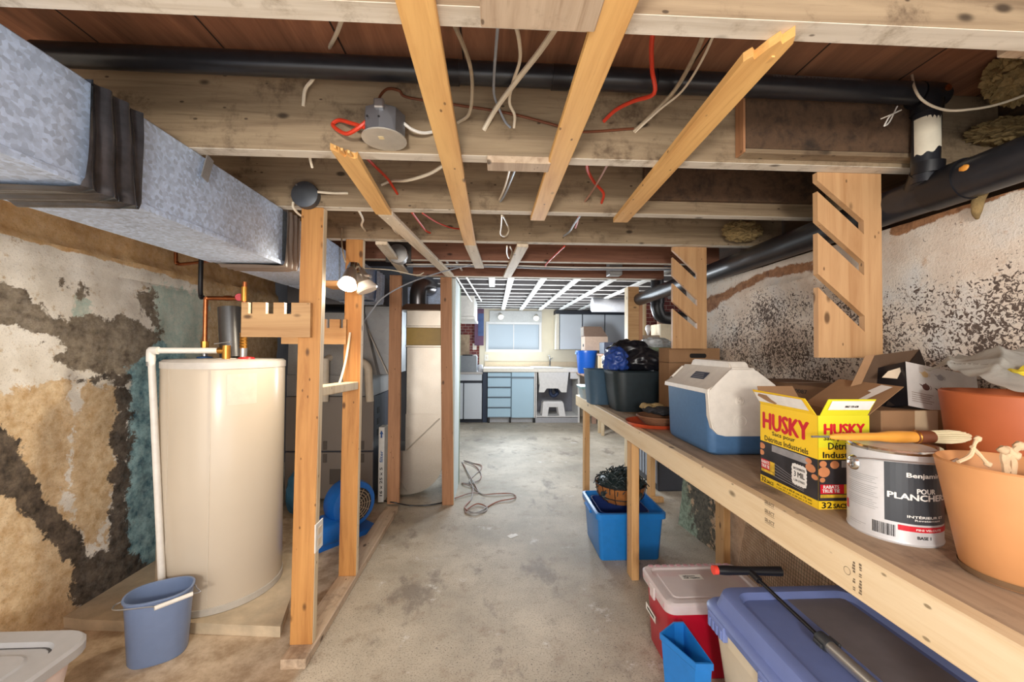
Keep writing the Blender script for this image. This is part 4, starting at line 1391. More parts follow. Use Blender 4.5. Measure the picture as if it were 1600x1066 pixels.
obj('arrow', polypatch(B(), fl_, [(0.5, -0.006), (0.53, -0.006), (0.53, -0.014), (0.56, 0.0), (0.53, 0.014), (0.53, 0.006), (0.5, 0.006)], 0.0006), MAT['blue_ink'], t)

# ---------------------------------------------------------------- blue blower
m_blue = plain('blue_blower_plastic', (28, 104, 190), 0.35)
bc = pt(556, 780, Y=2.62)
bc.z = 0.205
t = thing('air_mover', 'blue air-mover blower on the floor behind the second stud', 'blower', (bc.x, 2.62, 0))
ax = Vector((0.75, -0.66, 0)).normalized()
Mx = axisM(ax)
cb = bc - ax * 0.16
obj('housing', lathe(B(), [(0.10, 0.0), (0.142, 0.02), (0.15, 0.06), (0.15, 0.12), (0.142, 0.15), (0.112, 0.16)], cb, 36, Mx), m_blue, t, True)
obj('grille_disc', lathe(B(), [(0.108, 0.155), (0.108, 0.163)], cb, 36, Mx), plain('dark_grille', (44, 40, 40), 0.5), t, True)
bm = B()
for r in (0.025, 0.042, 0.059, 0.076, 0.093):
    M = Mx
    ps_ = [cb + M @ Vector((r * cos(2 * pi * k / 28), r * sin(2 * pi * k / 28), 0.168)) for k in range(29)]
    tube(bm, ps_, 0.003, 5, False)
for k in range(12):
    a = 2 * pi * k / 12
    tube(bm, [cb + Mx @ Vector((0.02 * cos(a), 0.02 * sin(a), 0.168)), cb + Mx @ Vector((0.104 * cos(a), 0.104 * sin(a), 0.168))], 0.0025, 5, False)
obj('grille', bm, plain('beige_grille_wire', (150, 132, 110), 0.4), t, True)
out_d = Vector((-0.66, -0.75, 0))
bm = B()
loft(bm, [(rrect(0.2, 0.13, 0.03, 3), 0.0), (rrect(0.24, 0.11, 0.03, 3), 0.26)], Vector((cb.x, cb.y, 0.085)) + ax * 0.09, True, Matrix((ax, Vector((0, 0, 1)), out_d)).transposed() @ Matrix.Rotation(pi / 2 * 0, 3, 'Z'))
obj('nozzle', bm, m_blue, t, True)
obj('base', prism(B(), [tuple((cb + ax * u + out_d * v).xy) for u, v in ((-0.02, -0.15), (0.18, -0.15), (0.18, 0.28), (-0.02, 0.28))], XY, 0.0, 0.03), m_blue, t)
obj('handle', tube(B(), [cb + ax * 0.02 + Vector((0, 0, 0.145)), cb + ax * 0.05 + Vector((0, 0, 0.185)), cb + ax * 0.12 + Vector((0, 0, 0.185)), cb + ax * 0.15 + Vector((0, 0, 0.14))], 0.016, 10), m_blue, t, True)
tag(obj('plastic_bag', blob(B(), (pt(460, 765, Y=3.0).x, 3.0, 0.15), (0.05, 0.07, 0.15), 0.2, 2, 3, 2, 0.002), plain('light_blue_bag', (60, 120, 160), 0.5), None, True), 'light blue bag on the floor between the heater and the nearest stud', 'bag')

q = pt(621, 396, Y=2.5)
t = thing('duct_boot', 'round dull metal duct end tucked between joists above the small pale strap', 'duct boot', (q.x, 2.55, q.z))
obj('collar', lathe(B(), [(0.058, -0.07), (0.06, 0.0), (0.056, 0.002)], q, 28, axisM((0, -1, 0))), m_galvg, t, True)
obj('back_box', box(B(), q.x - 0.09, q.x + 0.07, 2.571 - .003, 2.5745, JZ - .02, SUB - .004), plain('dark_boot_box', (70, 64, 60), 0.6), t)
# ---------------------------------------------------------------- workbench
BX = 0.735
t = thing('workbench', 'long site-built wooden workbench along the right wall', 'workbench', (1.0, 1.8, 0))
obj('worktop', box(B(), BX + 0.012, 1.325, -0.3, 3.42, BT - 0.018, BT, 0.002, 1), w_ply, t)
obj('front_rail', box(B(), BX - 0.019, BX + 0.019, -0.3, 3.43, BT - 0.089, BT - 0.0005, 0.003, 1), w_bench, t)
obj('rear_rail', box(B(), 1.302, 1.324, -0.3, 3.40, BT - 0.1, BT - 0.019, 0.003, 1), w_leg, t)
obj('end_rail', box(B(), BX + 0.02, 1.26, 3.38, 3.42, BT - 0.1, BT - 0.019, 0.003, 1), w_leg, t)
for x, y, m in ((0.755, 2.12, w_leg), (0.755, 3.2, w_leg), (0.755, 0.35, w_leg)):
    obj('leg', box(B(), x - 0.02, x + 0.02, y - 0.038, y + 0.04, 0, BT - 0.0905 if False else BT - 0.019, 0.003, 1), m, t)
for x, y in ((pt(1130, 830, Y=2.17).x, 2.17), (1.29, 3.2)):
    obj('leg', box(B(), x - 0.02, x + 0.018, y - 0.04, y + 0.045, 0, BT - 0.019, 0.003, 1), w_leg, t)
obj('foot_runner', box(B(), 1.1, 1.36, 3.12, 3.155, 0, 0.04, 0.003, 1), w_leg, t)
ffn = plane_fn((BX - 0.019, 0, BT), (0, -1, 0), (0, 0, 1))
m_stamp = plain('faded_stamp_ink', (120, 104, 84), 0.7)
yS = pt(1205, 800, X=BX - .019).y
for k, py in enumerate((787, 801, 815)):
    v = pt(1203, py, X=BX - 0.019).z - BT
    o = obj('lettering', put_text(B(), 'SELECT', ffn, -yS - 0.024, v - 0.006, 0.036, 0.009, 0.0003, 0.0004), m_stamp, t)
    obj('underline', patch(B(), ffn, -yS - 0.024, -yS + 0.012, v - 0.0095, v - 0.0085, 0.0004), m_stamp, t)
yS = pt(1345, 880, X=BX - .019).y
bm = B()
fz = plane_fn((BX - 0.019, yS + 0.012, BT - 0.075), (0, 0, 1), (0, 1, 0))
random.seed(4)
for row in range(2):
    u = 0.0
    while u < 0.055:
        w_ = random.uniform(0.002, 0.005)
        if random.random() < 0.8:
            patch(bm, fz, u, u + w_, -0.014 * row, -0.014 * row + random.uniform(0.004, 0.007), 0.0004)
        u += w_ + 0.0015
for k in range(16):
    a0, a1 = 2 * pi * k / 16, 2 * pi * (k + 1) / 16
    polypatch(bm, fz, [(0.03 + r * cos(a), 0.018 + r * sin(a)) for a, r in ((a0, .008), (a1, .008), (a1, .007), (a0, .007))], 0.0004)
obj('grade_stamp', bm, m_stamp, t)

# ---------------------------------------------------------------- packaging box, yellow
m_yel = plain('yellow_printed_card', (250, 208, 40), 0.45, var=0.02)
m_ygr = plain('yellow_green_printed_card', (226, 220, 46), 0.45, var=0.02)
m_pho = plain('dark_printed_photo', (48, 46, 50), 0.4, var=0.4, scale=18)
m_org = plain('orange_print', (206, 136, 92), 0.45, var=0.1)
m_wpr = plain('white_print', (236, 234, 230), 0.5)
m_gprint = plain('grey_print', (150, 148, 150), 0.5, var=0.2)
HK = pt(1279, 797, z=BT)
X0, Y0, H = HK.x, HK.y, 0.235
X1, Y1 = X0 + 0.134, pt(1187, 752, z=BT).y
t = thing('cardboard_box', 'open yellow garbage-bag box with red lettering on the bench', 'box', (0.87, 1.09, BT))
e = 0.0015
bm = B()
box(bm, X0, X0 + e, Y0, Y1, BT + .001, BT + H)
box(bm, X1 - e, X1, Y0, Y1, BT + .001, BT + H)
box(bm, X0, X1, Y0, Y0 + e, BT + .001, BT + H)
box(bm, X0, X1, Y1 - e, Y1, BT + .001, BT + H)
box(bm, X0, X1, Y0, Y1, BT, BT + .002)
obj('carton', bm, c_card, t)
fL = plane_fn((X0, Y1, BT), (0, -1, 0), (0, 0, 1))
fR = plane_fn((X0, Y0, BT), (1, 0, 0), (0, 0, 1))
W, D = Y1 - Y0, X1 - X0
for fn, w, top, nm in ((fL, W, m_yel, 'side'), (fR, D, m_ygr, 'front')):
    obj('printed_face', patch(B(), fn, 0, w, 0.001, H, 0.0004), m_yel, t)
    bm = polypatch(B(), fn, [(0, 0.022), (w, 0.022), (w, 0.125), (0, 0.125)], 0.0007)
    obj('printed_photo', bm, m_pho, t)
obj('printed_band', patch(B(), fR, 0, D, 0.155, H, 0.0006), m_ygr, t)
bm = B()
for (u, v, r) in ((0.186, 0.114, .007), (0.192, 0.097, .011), (0.205, 0.078, .007), (0.008, 0.11, .009), (0.006, .09, .008)):
    polypatch(bm, fL, [(min(W, max(0, u + r * 1.5 * cos(a))), v + r * sin(a)) for a in [2 * pi * k / 14 for k in range(14)]], 0.001)
obj('printed_fingers', bm, m_org, t)
bm = B()
for (u, v, r) in ((0.012, 0.114, .008), (0.014, 0.094, .013), (0.042, 0.112, .010), (0.01, 0.074, .006)):
    polypatch(bm, fR, [(max(0, u + r * 1.2 * cos(a)), v + r * sin(a)) for a in [2 * pi * k / 14 for k in range(14)]], 0.001)
obj('printed_fingers', bm, m_org, t)
bm = B()
patch(bm, fL, 0.05, 0.185, 0.103, 0.122, 0.0009)
patch(bm, fR, 0.06, 0.13, 0.105, 0.122, 0.0009)
obj('printed_grey', bm, m_gprint, t)
bm = B()
for k in range(5):
    polypatch(bm, fL, [(0.06, 0.07 - k * .009), (0.17, 0.045 - k * .004), (0.17, 0.046 - k * .004), (0.06, 0.0715 - k * .009)], 0.0011)
obj('printed_highlights', bm, m_gprint, t)
bm = B()
put_text(bm, 'HUSKY', fL, 0.014, 0.165, 0.172, 0.047, 0.003, 0.001)
put_text(bm, 'HUSKY', fR, 0.016, 0.188, 0.105, 0.026, 0.002, 0.001)
o = obj('lettering', bm, c_inkr, t)
o['label'] = 'bold red lettering'
bm = B()
put_text(bm, 'Sacs pour', fL, 0.052, 0.147, 0.088, 0.0145, 0.0004, 0.001)
put_text(bm, 'D\u00e9tritus Industriels', fL, 0.02, 0.129, 0.165, 0.0145, 0.0004, 0.001)
put_text(bm, 'Sacs pour', fR, 0.014, 0.170, 0.07, 0.014, 0.0005, 0.001)
put_text(bm, 'D\u00e9tritus', fR, 0.026, 0.150, 0.075, 0.017, 0.0007, 0.001)
put_text(bm, 'Industriels', fR, 0.012, 0.129, 0.11, 0.015, 0.0007, 0.001)
put_text(bm, '32', fL, 0.005, 0.005, 0.02, 0.013, 0.0006, 0.001)
put_text(bm, 'SACS', fL, 0.028, 0.005, 0.028, 0.009, 0.0004, 0.001)
put_text(bm, '32', fR, 0.008, 0.004, 0.026, 0.015, 0.0007, 0.001)
put_text(bm, 'SACS', fR, 0.038, 0.004, 0.036, 0.011, 0.0006, 0.001)
put_text(bm, '66,1 cm x 83,8 cm x 76 um', fL, 0.07, 0.012, 0.125, 0.006, 0.0002, 0.001)
put_text(bm, '1 mil 32,1 po x 26 po x 3 mil', fL, 0.07, 0.004, 0.125, 0.005, 0.0002, 0.001)
obj('lettering', bm, c_ink, t)
bm = B()
patch(bm, fL, 0.005, 0.042, 0.044, 0.072, 0.0013)
patch(bm, fR, 0.004, 0.066, 0.040, 0.063, 0.0013)
obj('printed_tag', bm, c_inkr, t)
bm = B()
patch(bm, fL, 0.042, 0.062, 0.044, 0.072, 0.0013)
patch(bm, fL, 0.005, 0.062, 0.035, 0.043, 0.0013)
patch(bm, fR, 0.066, 0.09, 0.040, 0.063, 0.0013)
patch(bm, fR, 0.004, 0.09, 0.030, 0.038, 0.0013)
obj('printed_tag', bm, plain('amber_print', (214, 176, 50), 0.5, var=0.3, scale=60), t)
bm = B()
put_text(bm, 'RABATS', fL, 0.007, 0.06, 0.032, 0.009, 0.0004, 0.0016)
put_text(bm, 'TRUE TIE', fL, 0.007, 0.048, 0.033, 0.009, 0.0004, 0.0016)
put_text(bm, 'RABATS', fR, 0.012, 0.053, 0.04, 0.008, 0.0004, 0.0016)
put_text(bm, 'TRUE TIE', fR, 0.009, 0.043, 0.045, 0.008, 0.0004, 0.0016)
obj('lettering', bm, m_wpr, t)
bm = B()
pl = []
for k in range(40):
    a = 2 * pi * k / 40
    s = 1.0 + 0.08 * (k % 2)
    c_, s_ = cos(a), sin(a)
    q = 1 / max(abs(c_), abs(s_))
    pl.append((0.154 + 0.025 * c_ * min(q, 1.25) * s, 0.066 + 0.027 * s_ * min(q, 1.25) * s))
polypatch(bm, fL, pl, 0.0014)
obj('printed_burst', bm, m_wpr, t)
bm = B()
put_text(bm, 'SACS ROBUSTES', fL, 0.134, 0.079, 0.041, 0.006, 0.0003, 0.0018)
put_text(bm, '3 MIL', fL, 0.137, 0.06, 0.036, 0.014, 0.0005, 0.0018)
put_text(bm, '1,58 LITRES', fL, 0.136, 0.047, 0.037, 0.006, 0.0003, 0.0018)
obj('lettering', bm, c_ink, t)
# flaps
zt = BT + H


def flap(bm, pts, th=0.0015):
    pts = [Vector(p) for p in pts]
    n = (pts[1] - pts[0]).cross(pts[2] - pts[0]).normalized() * th
    a = [bm.verts.new(p) for p in pts]
    b = [bm.verts.new(p + n) for p in pts]
    bm.faces.new(a)
    bm.faces.new(b[::-1])
    for i in range(len(pts)):
        bm.faces.new((a[i], b[i], b[(i + 1) % len(pts)], a[(i + 1) % len(pts)]))
    return bm


obj('flap', flap(B(), [(X0, Y0 + .006, zt), (X0, Y1 - .002, zt), (X0 - 0.02, Y1 + 0.008, zt + 0.042), (X0 - 0.02, Y0 + .018, zt + 0.04)]), m_yel, t)
fA = plane_fn((X0 - 0.0025, Y1, zt + .002), (0, -1, 0), Vector((-0.02, 0, 0.041)).normalized())
obj('flap_blank', polypatch(B(), fA, [(0.004, 0.008), (0.196, 0.008), (0.188, 0.039), (0.001, 0.039)], 0.0012), m_wpr, t)
o = obj('torn_patch', polypatch(B(), fA, [(0.02, 0.036), (0.055, 0.034), (0.066, 0.022), (0.085, 0.012), (0.075, 0.008), (0.05, 0.012), (0.035, 0.018), (0.012, 0.028)], 0.002), c_card, t)
o['label'] = 'torn brown patch on the flap'
obj('flap', flap(B(), [(X1 - .004, Y0, zt), (X0 + .006, Y0, zt), (X0 + .018, Y0 - 0.012, zt + 0.042), (X1 + 0.008, Y0 - 0.012, zt + 0.042)]), m_ygr, t)
fB_ = plane_fn((X0, Y0 - 0.002, zt + .002), (1, 0, 0), Vector((0, -0.012, 0.042)).normalized())
obj('flap_blank', polypatch(B(), fB_, [(0.02, 0.014), (0.128, 0.014), (0.137, 0.038), (0.026, 0.038)], 0.0016), m_wpr, t)
obj('lettering', put_text(B(), '0067 125-638', fB_, 0.062, 0.021, 0.034, 0.005, 0.0003, 0.003), c_ink, t)
obj('flap', flap(B(), [(X1, Y0 + .003, zt), (X1, Y1 - .003, zt), (X1 + 0.125, Y1 + 0.01, zt + 0.075), (X1 + 0.125, Y0 + .03, zt + 0.07)]), c_card, t)
bm = B()
fC = plane_fn((X1, Y0 + 0.03, zt), Vector((0.125, 0, 0.072)).normalized(), (0, 1, 0))
polypatch(bm, fC, [(0.06, 0.03), (0.13, 0.015), (0.135, 0.05), (0.1, 0.06), (0.095, 0.045), (0.045, 0.05)], 0.003)
o = obj('torn_patch', bm, m_wpr, t)
obj('flap', flap(B(), [(X0 + .003, Y1, zt), (X1 - .003, Y1, zt), (X1 - .01, Y1 + 0.03, zt + 0.05), (X0 + .01, Y1 + 0.03, zt + .05)]), c_card, t)

# ---------------------------------------------------------------- paint can
PX, PY, PR, PH = 0.888, 0.85, 0.078, 0.19
t = thing('paint_can', 'large metal paint can with black and white label on the bench', 'paint can', (PX, PY, BT))
m_can = plain('grey_white_can_label', (206, 206, 208), 0.35, 0.1)
obj('body', lathe(B(), [(PR, 0.0), (PR + .0015, 0.004), (PR, 0.008), (PR, PH - 0.008), (PR + .002, PH - 0.003), (PR + .001, PH)], (PX, PY, BT), 64), m_can, t, True)
obj('rim', lathe(B(), [(PR + .001, PH - 0.006), (PR + .003, PH - 0.001), (PR + .001, PH + 0.003), (PR - 0.008, PH + 0.002), (PR - 0.012, PH - 0.006), (PR - 0.013, PH - 0.008)], (PX, PY, BT), 64), c_chrome, t, True)
obj('lid', lathe(B(), [(PR - 0.013, PH - 0.008), (PR - 0.016, PH - 0.003), (PR - 0.02, PH - 0.004), (PR - 0.024, PH - 0.007), (0.003, PH - 0.006)], (PX, PY, BT), 64, caps=False), c_steel, t, True)
A0_ = math.atan2(-PY, -PX) + 0.2        # direction from can to camera


def fc(u, v, l=0.0):
    a = A0_ + u / PR
    return Vector((PX + (PR + 0.0005 + l) * cos(a), PY + (PR + 0.0005 + l) * sin(a), BT + v))


m_lab = plain('charcoal_label', (58, 62, 68), 0.4)
obj('label_panel', patch(B(), fc, -0.028, 0.115, 0.045, PH - 0.022, 0.0002, 16), m_lab, t)
obj('label_stripe', patch(B(), fc, -0.008, 0.115, 0.030, 0.041, 0.0002, 14), c_inkr, t)
obj('label_stripe', patch(B(), fc, -0.118, -0.108, 0.04, 0.06, 0.0002, 2), c_inkr, t)
bm = B()
for k in range(17):
    if k in (4, 11):
        continue
    patch(bm, fc, -0.105, -0.038 - 0.012 * ((k * 7) % 5) / 5, 0.128 - k * 0.0042, 0.1288 - k * 0.0042, 0.0003, 6)
patch(bm, fc, -0.102, -0.06, 0.022, 0.0228, 0.0003, 4)
patch(bm, fc, -0.102, -0.07, 0.018, 0.0186, 0.0003, 4)
obj('small_print', bm, plain('pale_small_print', (150, 150, 152), 0.6), t)
bm = B()
random.seed(5)
u = -0.048
while u < -0.012:
    w_ = random.choice((0.0006, 0.001, 0.0016))
    patch(bm, fc, u, u + w_, 0.014, 0.038, 0.0003)
    u += w_ + random.choice((0.0006, 0.001, 0.0012))
obj('barcode', bm, c_ink, t)
bm = B()
put_text(bm, 'Benjamin', fc, 0.006, 0.137, 0.062, 0.012, 0.0005, 0.0005)
put_text(bm, 'POUR', fc, 0.022, 0.108, 0.034, 0.010, 0.0005, 0.0005)
put_text(bm, 'PLANCHERS', fc, -0.023, 0.094, 0.11, 0.012, 0.0008, 0.0005)
put_text(bm, 'INT\u00c9RIEUR ET', fc, 0.006, 0.058, 0.07, 0.006, 0.0003, 0.0005)
put_text(bm, 'Revetement', fc, 0.018, 0.052, 0.05, 0.004, 0.0001, 0.0005)
put_text(bm, 'FINI VELOUTE', fc, 0.02, 0.033, 0.05, 0.004, 0.0002, 0.0005)
obj('lettering', bm, m_wpr, t)
obj('lettering', put_text(B(), 'BASE 1', fc, 0.022, 0.016, 0.024, 0.006, 0.0003, 0.0005), c_ink, t)
# ear and bail
ea = A0_ - 0.088 / PR
ec = Vector((PX + PR * cos(ea), PY + PR * sin(ea), BT + 0.148))
ed = Vector((cos(ea), sin(ea), 0))
obj('ear', lathe(B(), [(0.017, 0), (0.015, 0.004), (0.011, 0.007), (0.010, 0.007), (0.008, 0.003), (0.002, 0.002)], ec, 24, axisM(ed)), c_chrome, t, True)
tg = Vector((-ed.y, ed.x, 0))
bm = tube(B(), [ec + ed * 0.006, ec + ed * 0.012 + tg * 0.012 + Vector((0, 0, 0.006)), ec + ed * 0.03 + tg * 0.06 + Vector((0, 0, 0.024)),
                Vector((PX - 0.02, PY - PR - 0.03, BT + PH - 0.012)), Vector((PX + 0.05, PY - PR - 0.01, BT + PH - 0.004)), Vector((PX + 0.1, PY - 0.05, BT + PH - 0.012)), Vector((PX + PR + 0.008, PY + 0.02, BT + .148))], 0.0022, 7)
obj('bail_handle', bm, c_steel, t, True)

# ---------------------------------------------------------------- paint brush lying on the can
zb = BT + PH + 0.015
p0, p1 = pt(1268, 674, Y=0.865), pt(1516, 683, Y=0.855)
p0.z = p1.z = zb
d = (p1 - p0).normalized()
Lb = (p1 - p0).length
Mb = axisM(d)
t = thing('paint_brush', 'round paint brush with wooden handle lying on the paint can', 'brush', (p0 + p1) / 2 - Vector((0, 0, .012)))
obj('handle', lathe(B(), [(0.003, 0.04), (0.0065, 0.05), (0.008, 0.08), (0.0095, 0.15), (0.013, 0.18), (0.0135, 0.21), (0.0125, 0.23), (0.012, 0.24)], p0, 20, Mb), plain('varnished_brush_handle', (226, 158, 62), 0.3), t, True)
obj('hanging_hook', tube(B(), [p0 + d * 0.045, p0 + d * 0.0], 0.0025, 7, False), c_steel, t, True)
obj('ferrule', lathe(B(), [(0.0135, 0.235), (0.0145, 0.24), (0.014, 0.27), (0.0135, 0.275)], p0, 24, Mb), c_brown, t, True)
obj('ferrule_ring', lathe(B(), [(0.0142, 0.237), (0.0152, 0.239), (0.0142, 0.242)], p0, 24, Mb), c_brass, t, True)
bm = B()
random.seed(3)
for k in range(90):
    a, r = random.uniform(0, 2 * pi), 0.0125 * math.sqrt(random.random())
    q = Mb @ Vector((r * cos(a), r * sin(a), 0))
    ln = Lb - 0.275 - 0.022 * (r / 0.0125) ** 2 + random.uniform(-.004, .004)
    tube(bm, [p0 + d * 0.272 + q, p0 + d * (0.275 + ln * 0.6) + q * 1.15, p0 + d * (0.275 + ln) + q * 0.95], 0.0016, 4, False)
obj('bristles', bm, plain('cream_bristles', (220, 208, 172), 0.8), t, True)

# ---------------------------------------------------------------- flower pots
m_terra = plain('tan_terracotta', (208, 148, 96), 0.55, var=0.07, scale=9)
m_terra2 = plain('red_terracotta', (186, 98, 56), 0.5, var=0.06, scale=9)


def pot(label, c, rb, rr, h, mat, lip=0.0):
    t = thing('flower_pot', label, 'flower pot', c)
    prof = [(rb - 0.006, 0.0), (rb, 0.006), (rb + (rr - rb) * 0.8, h * 0.8), (rr, h - 0.003), (rr - 0.003, h), (rr - 0.007, h - 0.004), (rb + (rr - rb) * .75 - .008, h * 0.75), (rb - 0.006, 0.012), (0.004, 0.01)]
    obj('pot', lathe(B(), prof, c, 64), mat, t, True)
    return t


FP = Vector((0.918, 0.664, BT))
fp = pot('tan terracotta pot in front of the paint can, holding dried stems', FP, 0.066, 0.098, 0.201, m_terra)
obj('soil', lathe(B(), [(0.085, 0.165), (0.03, 0.17), (0.005, 0.168)], FP, 24, caps=False), plain('dry_soil', (120, 90, 66), 0.95, bump=0.6), fp, True)
o = obj('dirt_ring', lathe(B(), [(0.0665, 0.003), (0.0685, 0.01), (0.069, 0.014)], FP, 48, caps=False), plain('grime', (120, 92, 64), 0.9), fp, True)
random.seed(8)
m_stem = plain('dried_stem', (206, 176, 140), 0.8, var=0.2)
for lab, pts_ in (('dried forked plant stem lying over the front pot rim', [(1497, 722), (1516, 712), (1523, 694), (1528, 686)]),
                  ('pale dried stem across the front pot rim, leaning right', [(1518, 698), (1532, 712), (1544, 726)]),
                  ('cluster of knobbly dried stalks in the front pot, right stalk', [(1572, 742), (1571, 722), (1580, 708), (1593, 697)]),
                  ('cluster of knobbly dried stalks in the front pot, middle stalk', [(1582, 742), (1583, 722), (1576, 708), (1568, 704)]),
                  ('cluster of knobbly dried stalks in the front pot, left stalk', [(1575, 736), (1568, 716), (1572, 700), (1586, 712)])):
    P_ = [pt(a, b, Y=0.635 if pts_[0][0] > 1550 else 0.64) for a, b in pts_]
    r = 0.0045 if pts_[0][0] > 1550 else 0.003
    bm = tube(B(), P_, [r, r * 1.1, r * 0.8, r * 1.3], 7)
    blob(bm, P_[-1], (r * 1.7,) * 3, 0.4, 3, 2, 2)
    tag(obj('dried_stem', bm, m_stem, None, True), lab, 'dried stem')
FP2 = Vector((1.19, 0.86, BT))
pot('tall red terracotta pot at the back of the bench, under the grey cloth', FP2, 0.09, 0.118, 0.305, m_terra2)

# grey drop cloth on the rear pot
m_cloth = plain('grey_canvas_cloth', (214, 214, 208), 0.95, var=0.1, scale=16, bump=0.3)
bm = B()


XA0, XA1 = pt(1545, 600, Y=0.76).x, pt(1470, 560, Y=0.98).x


def fcl(a, b):
    x = XA0 + (XA1 - XA0) * b + (1.318 - XA0 - (XA1 - XA0) * b) * a
    y = 0.735 + 0.29 * b
    hump = sin(pi * (0.15 + b * 0.6))
    z = BT + 0.316 + 0.085 * hump * (0.45 + 0.55 * a ** 0.7)
    for k, (fa, fb, ph) in enumerate(((9, 3, 0.4), (5, -8, 1.9), (14, 6, 3.3))):
        z += (0.012, 0.01, 0.006)[k] * (1 - abs(sin(a * fa + b * fb + ph + 1.2 * noise.noise(Vector((a * 2, b * 2, k)))))) ** 2
    z += 0.02 * noise.noise(Vector((a * 2.6, b * 3.4, 1.3)))
    z -= 0.045 * max(0, 0.22 - b) / 0.22 * (0.3 + 0.7 * a)
    return Vector((min(x, 1.325), y + 0.012 * noise.noise(Vector((a * 5, b * 5, 9))), max(z, BT + 0.309)))


grid(bm, 64, 64, fcl)
bmesh.ops.solidify(bm, geom=bm.faces[:], thickness=0.012)
tag(obj('drop_cloth', bm, m_cloth, None, True, 60), 'crumpled grey canvas cloth heaped on the rear red pot', 'cloth')
bm = B()
blob(bm, pt(1614, 592, Y=0.78), (0.03, 0.05, 0.022), 0.5, 2.2, 4, 6)
tag(obj('rag', bm, plain('yellow_rag', (226, 206, 60), 0.9, bump=0.3), None, True), 'crumpled yellow rag on the grey cloth at the right edge', 'rag')

# ---------------------------------------------------------------- boxes at the back of the bench
t = thing('cardboard_box', 'brown cardboard box with a beige tape piece behind the paint can', 'box', (1.12, 1.15, BT))
bx0, bx1 = max(pt(1366, 660, Y=1.02).x, X1 + .002), 1.3
ztop = pt(1450, 640, Y=1.02).z
obj('carton', box(B(), bx0, bx1, 1.0, 1.2, BT, ztop, 0.002, 1), c_card, t)
fk = plane_fn((0, 1.0, 0), (1, 0, 0), (0, 0, 1))
ua, ub = pt(1429, 650, Y=1.0).x, pt(1465, 650, Y=1.0).x
obj('tape', patch(B(), fk, ua, ub, ztop - 0.085, ztop, 0.0006), plain('beige_tape', (206, 184, 152), 0.4), t)
# black and white tilted box resting on it
t = thing('cardboard_box', 'tilted open black box with teapot pictures on its white face', 'box', (1.15, 1.1, ztop))
c0 = pt(1362, 640, Y=1.05)
Lq = Vector((1.05, 1.03, ztop + 0.001))
axu = Vector((0.982, 0, -0.19)).normalized()
axv = Vector((0.25, 0.28, 0.93)).normalized()
nn = axu.cross(axv).normalized() * -1
W_, H_, D_ = 0.21, 0.125, 0.1
O = Vector((pt(1419, 640, Y=1.01).x, 1.01, pt(1419, 634, Y=1.01).z))
Mq = Matrix.Translation(O) @ Matrix((axu, nn, axv)).transposed().to_4x4()
m_blk = plain('glossy_black_card', (30, 28, 32), 0.3)
bm = B()
box(bm, 0, 0.003, 0, D_, 0, H_, 0, 1, Mq)
box(bm, W_ - .003, W_, 0, D_, 0, H_, 0, 1, Mq)
box(bm, 0, W_, 0, .003, 0, H_, 0, 1, Mq)
box(bm, 0, W_, D_ - .003, D_, 0, H_, 0, 1, Mq)
box(bm, 0, W_, 0, D_, 0, 0.003, 0, 1, Mq)
obj('carton', bm, m_blk, t)
ft = plane_fn(O - nn * 0.0, axu, axv)
m_wcard = plain('pale_grey_card', (206, 202, 198), 0.35)
obj('printed_face', patch(B(), ft, 0, W_, 0, H_, 0.0006), m_wcard, t)


def teapot(bm, fn, u, v, s):
    polypatch(bm, fn, [(u + s * 0.5 * cos(a), v + s * 0.42 * sin(a)) for a in [2 * pi * k / 20 for k in range(20)]], 0.001)
    polypatch(bm, fn, [(u - s * 0.4, v - s * .1), (u - s * 0.9, v + s * 0.28), (u - s * 0.82, v + s * 0.3), (u - s * 0.35, v + s * 0.15)], 0.0011)
    polypatch(bm, fn, [(u + s * .08 * cos(a), v + s * (0.46 + .08 * sin(a))) for a in [2 * pi * k / 10 for k in range(10)]], 0.0011)
    for k in range(8):
        a0, a1 = -1.1 + k * 0.28, -1.1 + (k + 1) * 0.28
        polypatch(bm, fn, [(u + s * (.42 + .3 * cos(a)), v + s * .32 * sin(a)) if q else (u + s * (.42 + .24 * cos(a)), v + s * .26 * sin(a)) for a, q in ((a0, 0), (a1, 0), (a1, 1), (a0, 1))], 0.0011)


for u, v, s, c in ((0.055, 0.098, 0.02, (206, 176, 130)), (0.10, 0.098, 0.02, (150, 146, 148)), (0.055, 0.062, 0.022, (88, 52, 46)), (0.10, 0.058, 0.023, (44, 42, 48)), (0.15, 0.052, 0.024, (30, 30, 34))):
    bm = B()
    teapot(bm, ft, u, v, s)
    obj('printed_teapot', bm, plain('teapot_print_%d' % c[0], c, 0.4), t)
bm = B()
for k in range(5):
    patch(bm, ft, 0.012, 0.075 - 0.006 * (k % 3), 0.040 - k * 0.006, 0.0415 - k * 0.006, 0.0009)
obj('small_print', bm, plain('brown_small_print', (130, 110, 96), 0.6), t)
# its opened lid
b0 = Mq @ Vector((0, 0, H_))
b1 = Mq @ Vector((0, D_, H_))
k0 = pt(1442, 547, Y=1.13)
obj('side_panel', flap(B(), [pt(1437, 546, Y=1.115), pt(1446, 569, Y=1.075), pt(1421, 634, Y=1.02), pt(1384, 634, Y=1.06), pt(1408, 584, Y=1.1)]), m_blk, t)
obj('lid_inside', flap(B(), [pt(1436, 546, Y=1.12), pt(1362, 556, Y=1.13), pt(1338, 606, Y=1.12), pt(1400, 606, Y=1.1)]), plain('brown_box_lining', (92, 70, 52), 0.8), t)
obj('lid_edge', flap(B(), [pt(1329, 604, Y=1.098), pt(1352, 556, Y=1.118), pt(1367, 554, Y=1.116), pt(1346, 600, Y=1.09)]), c_card, t)
bm = B()
fl2 = [pt(1378, 590, Y=1.046), pt(1388, 580, Y=1.052), pt(1411, 573, Y=1.056), pt(1402, 592, Y=1.042)]
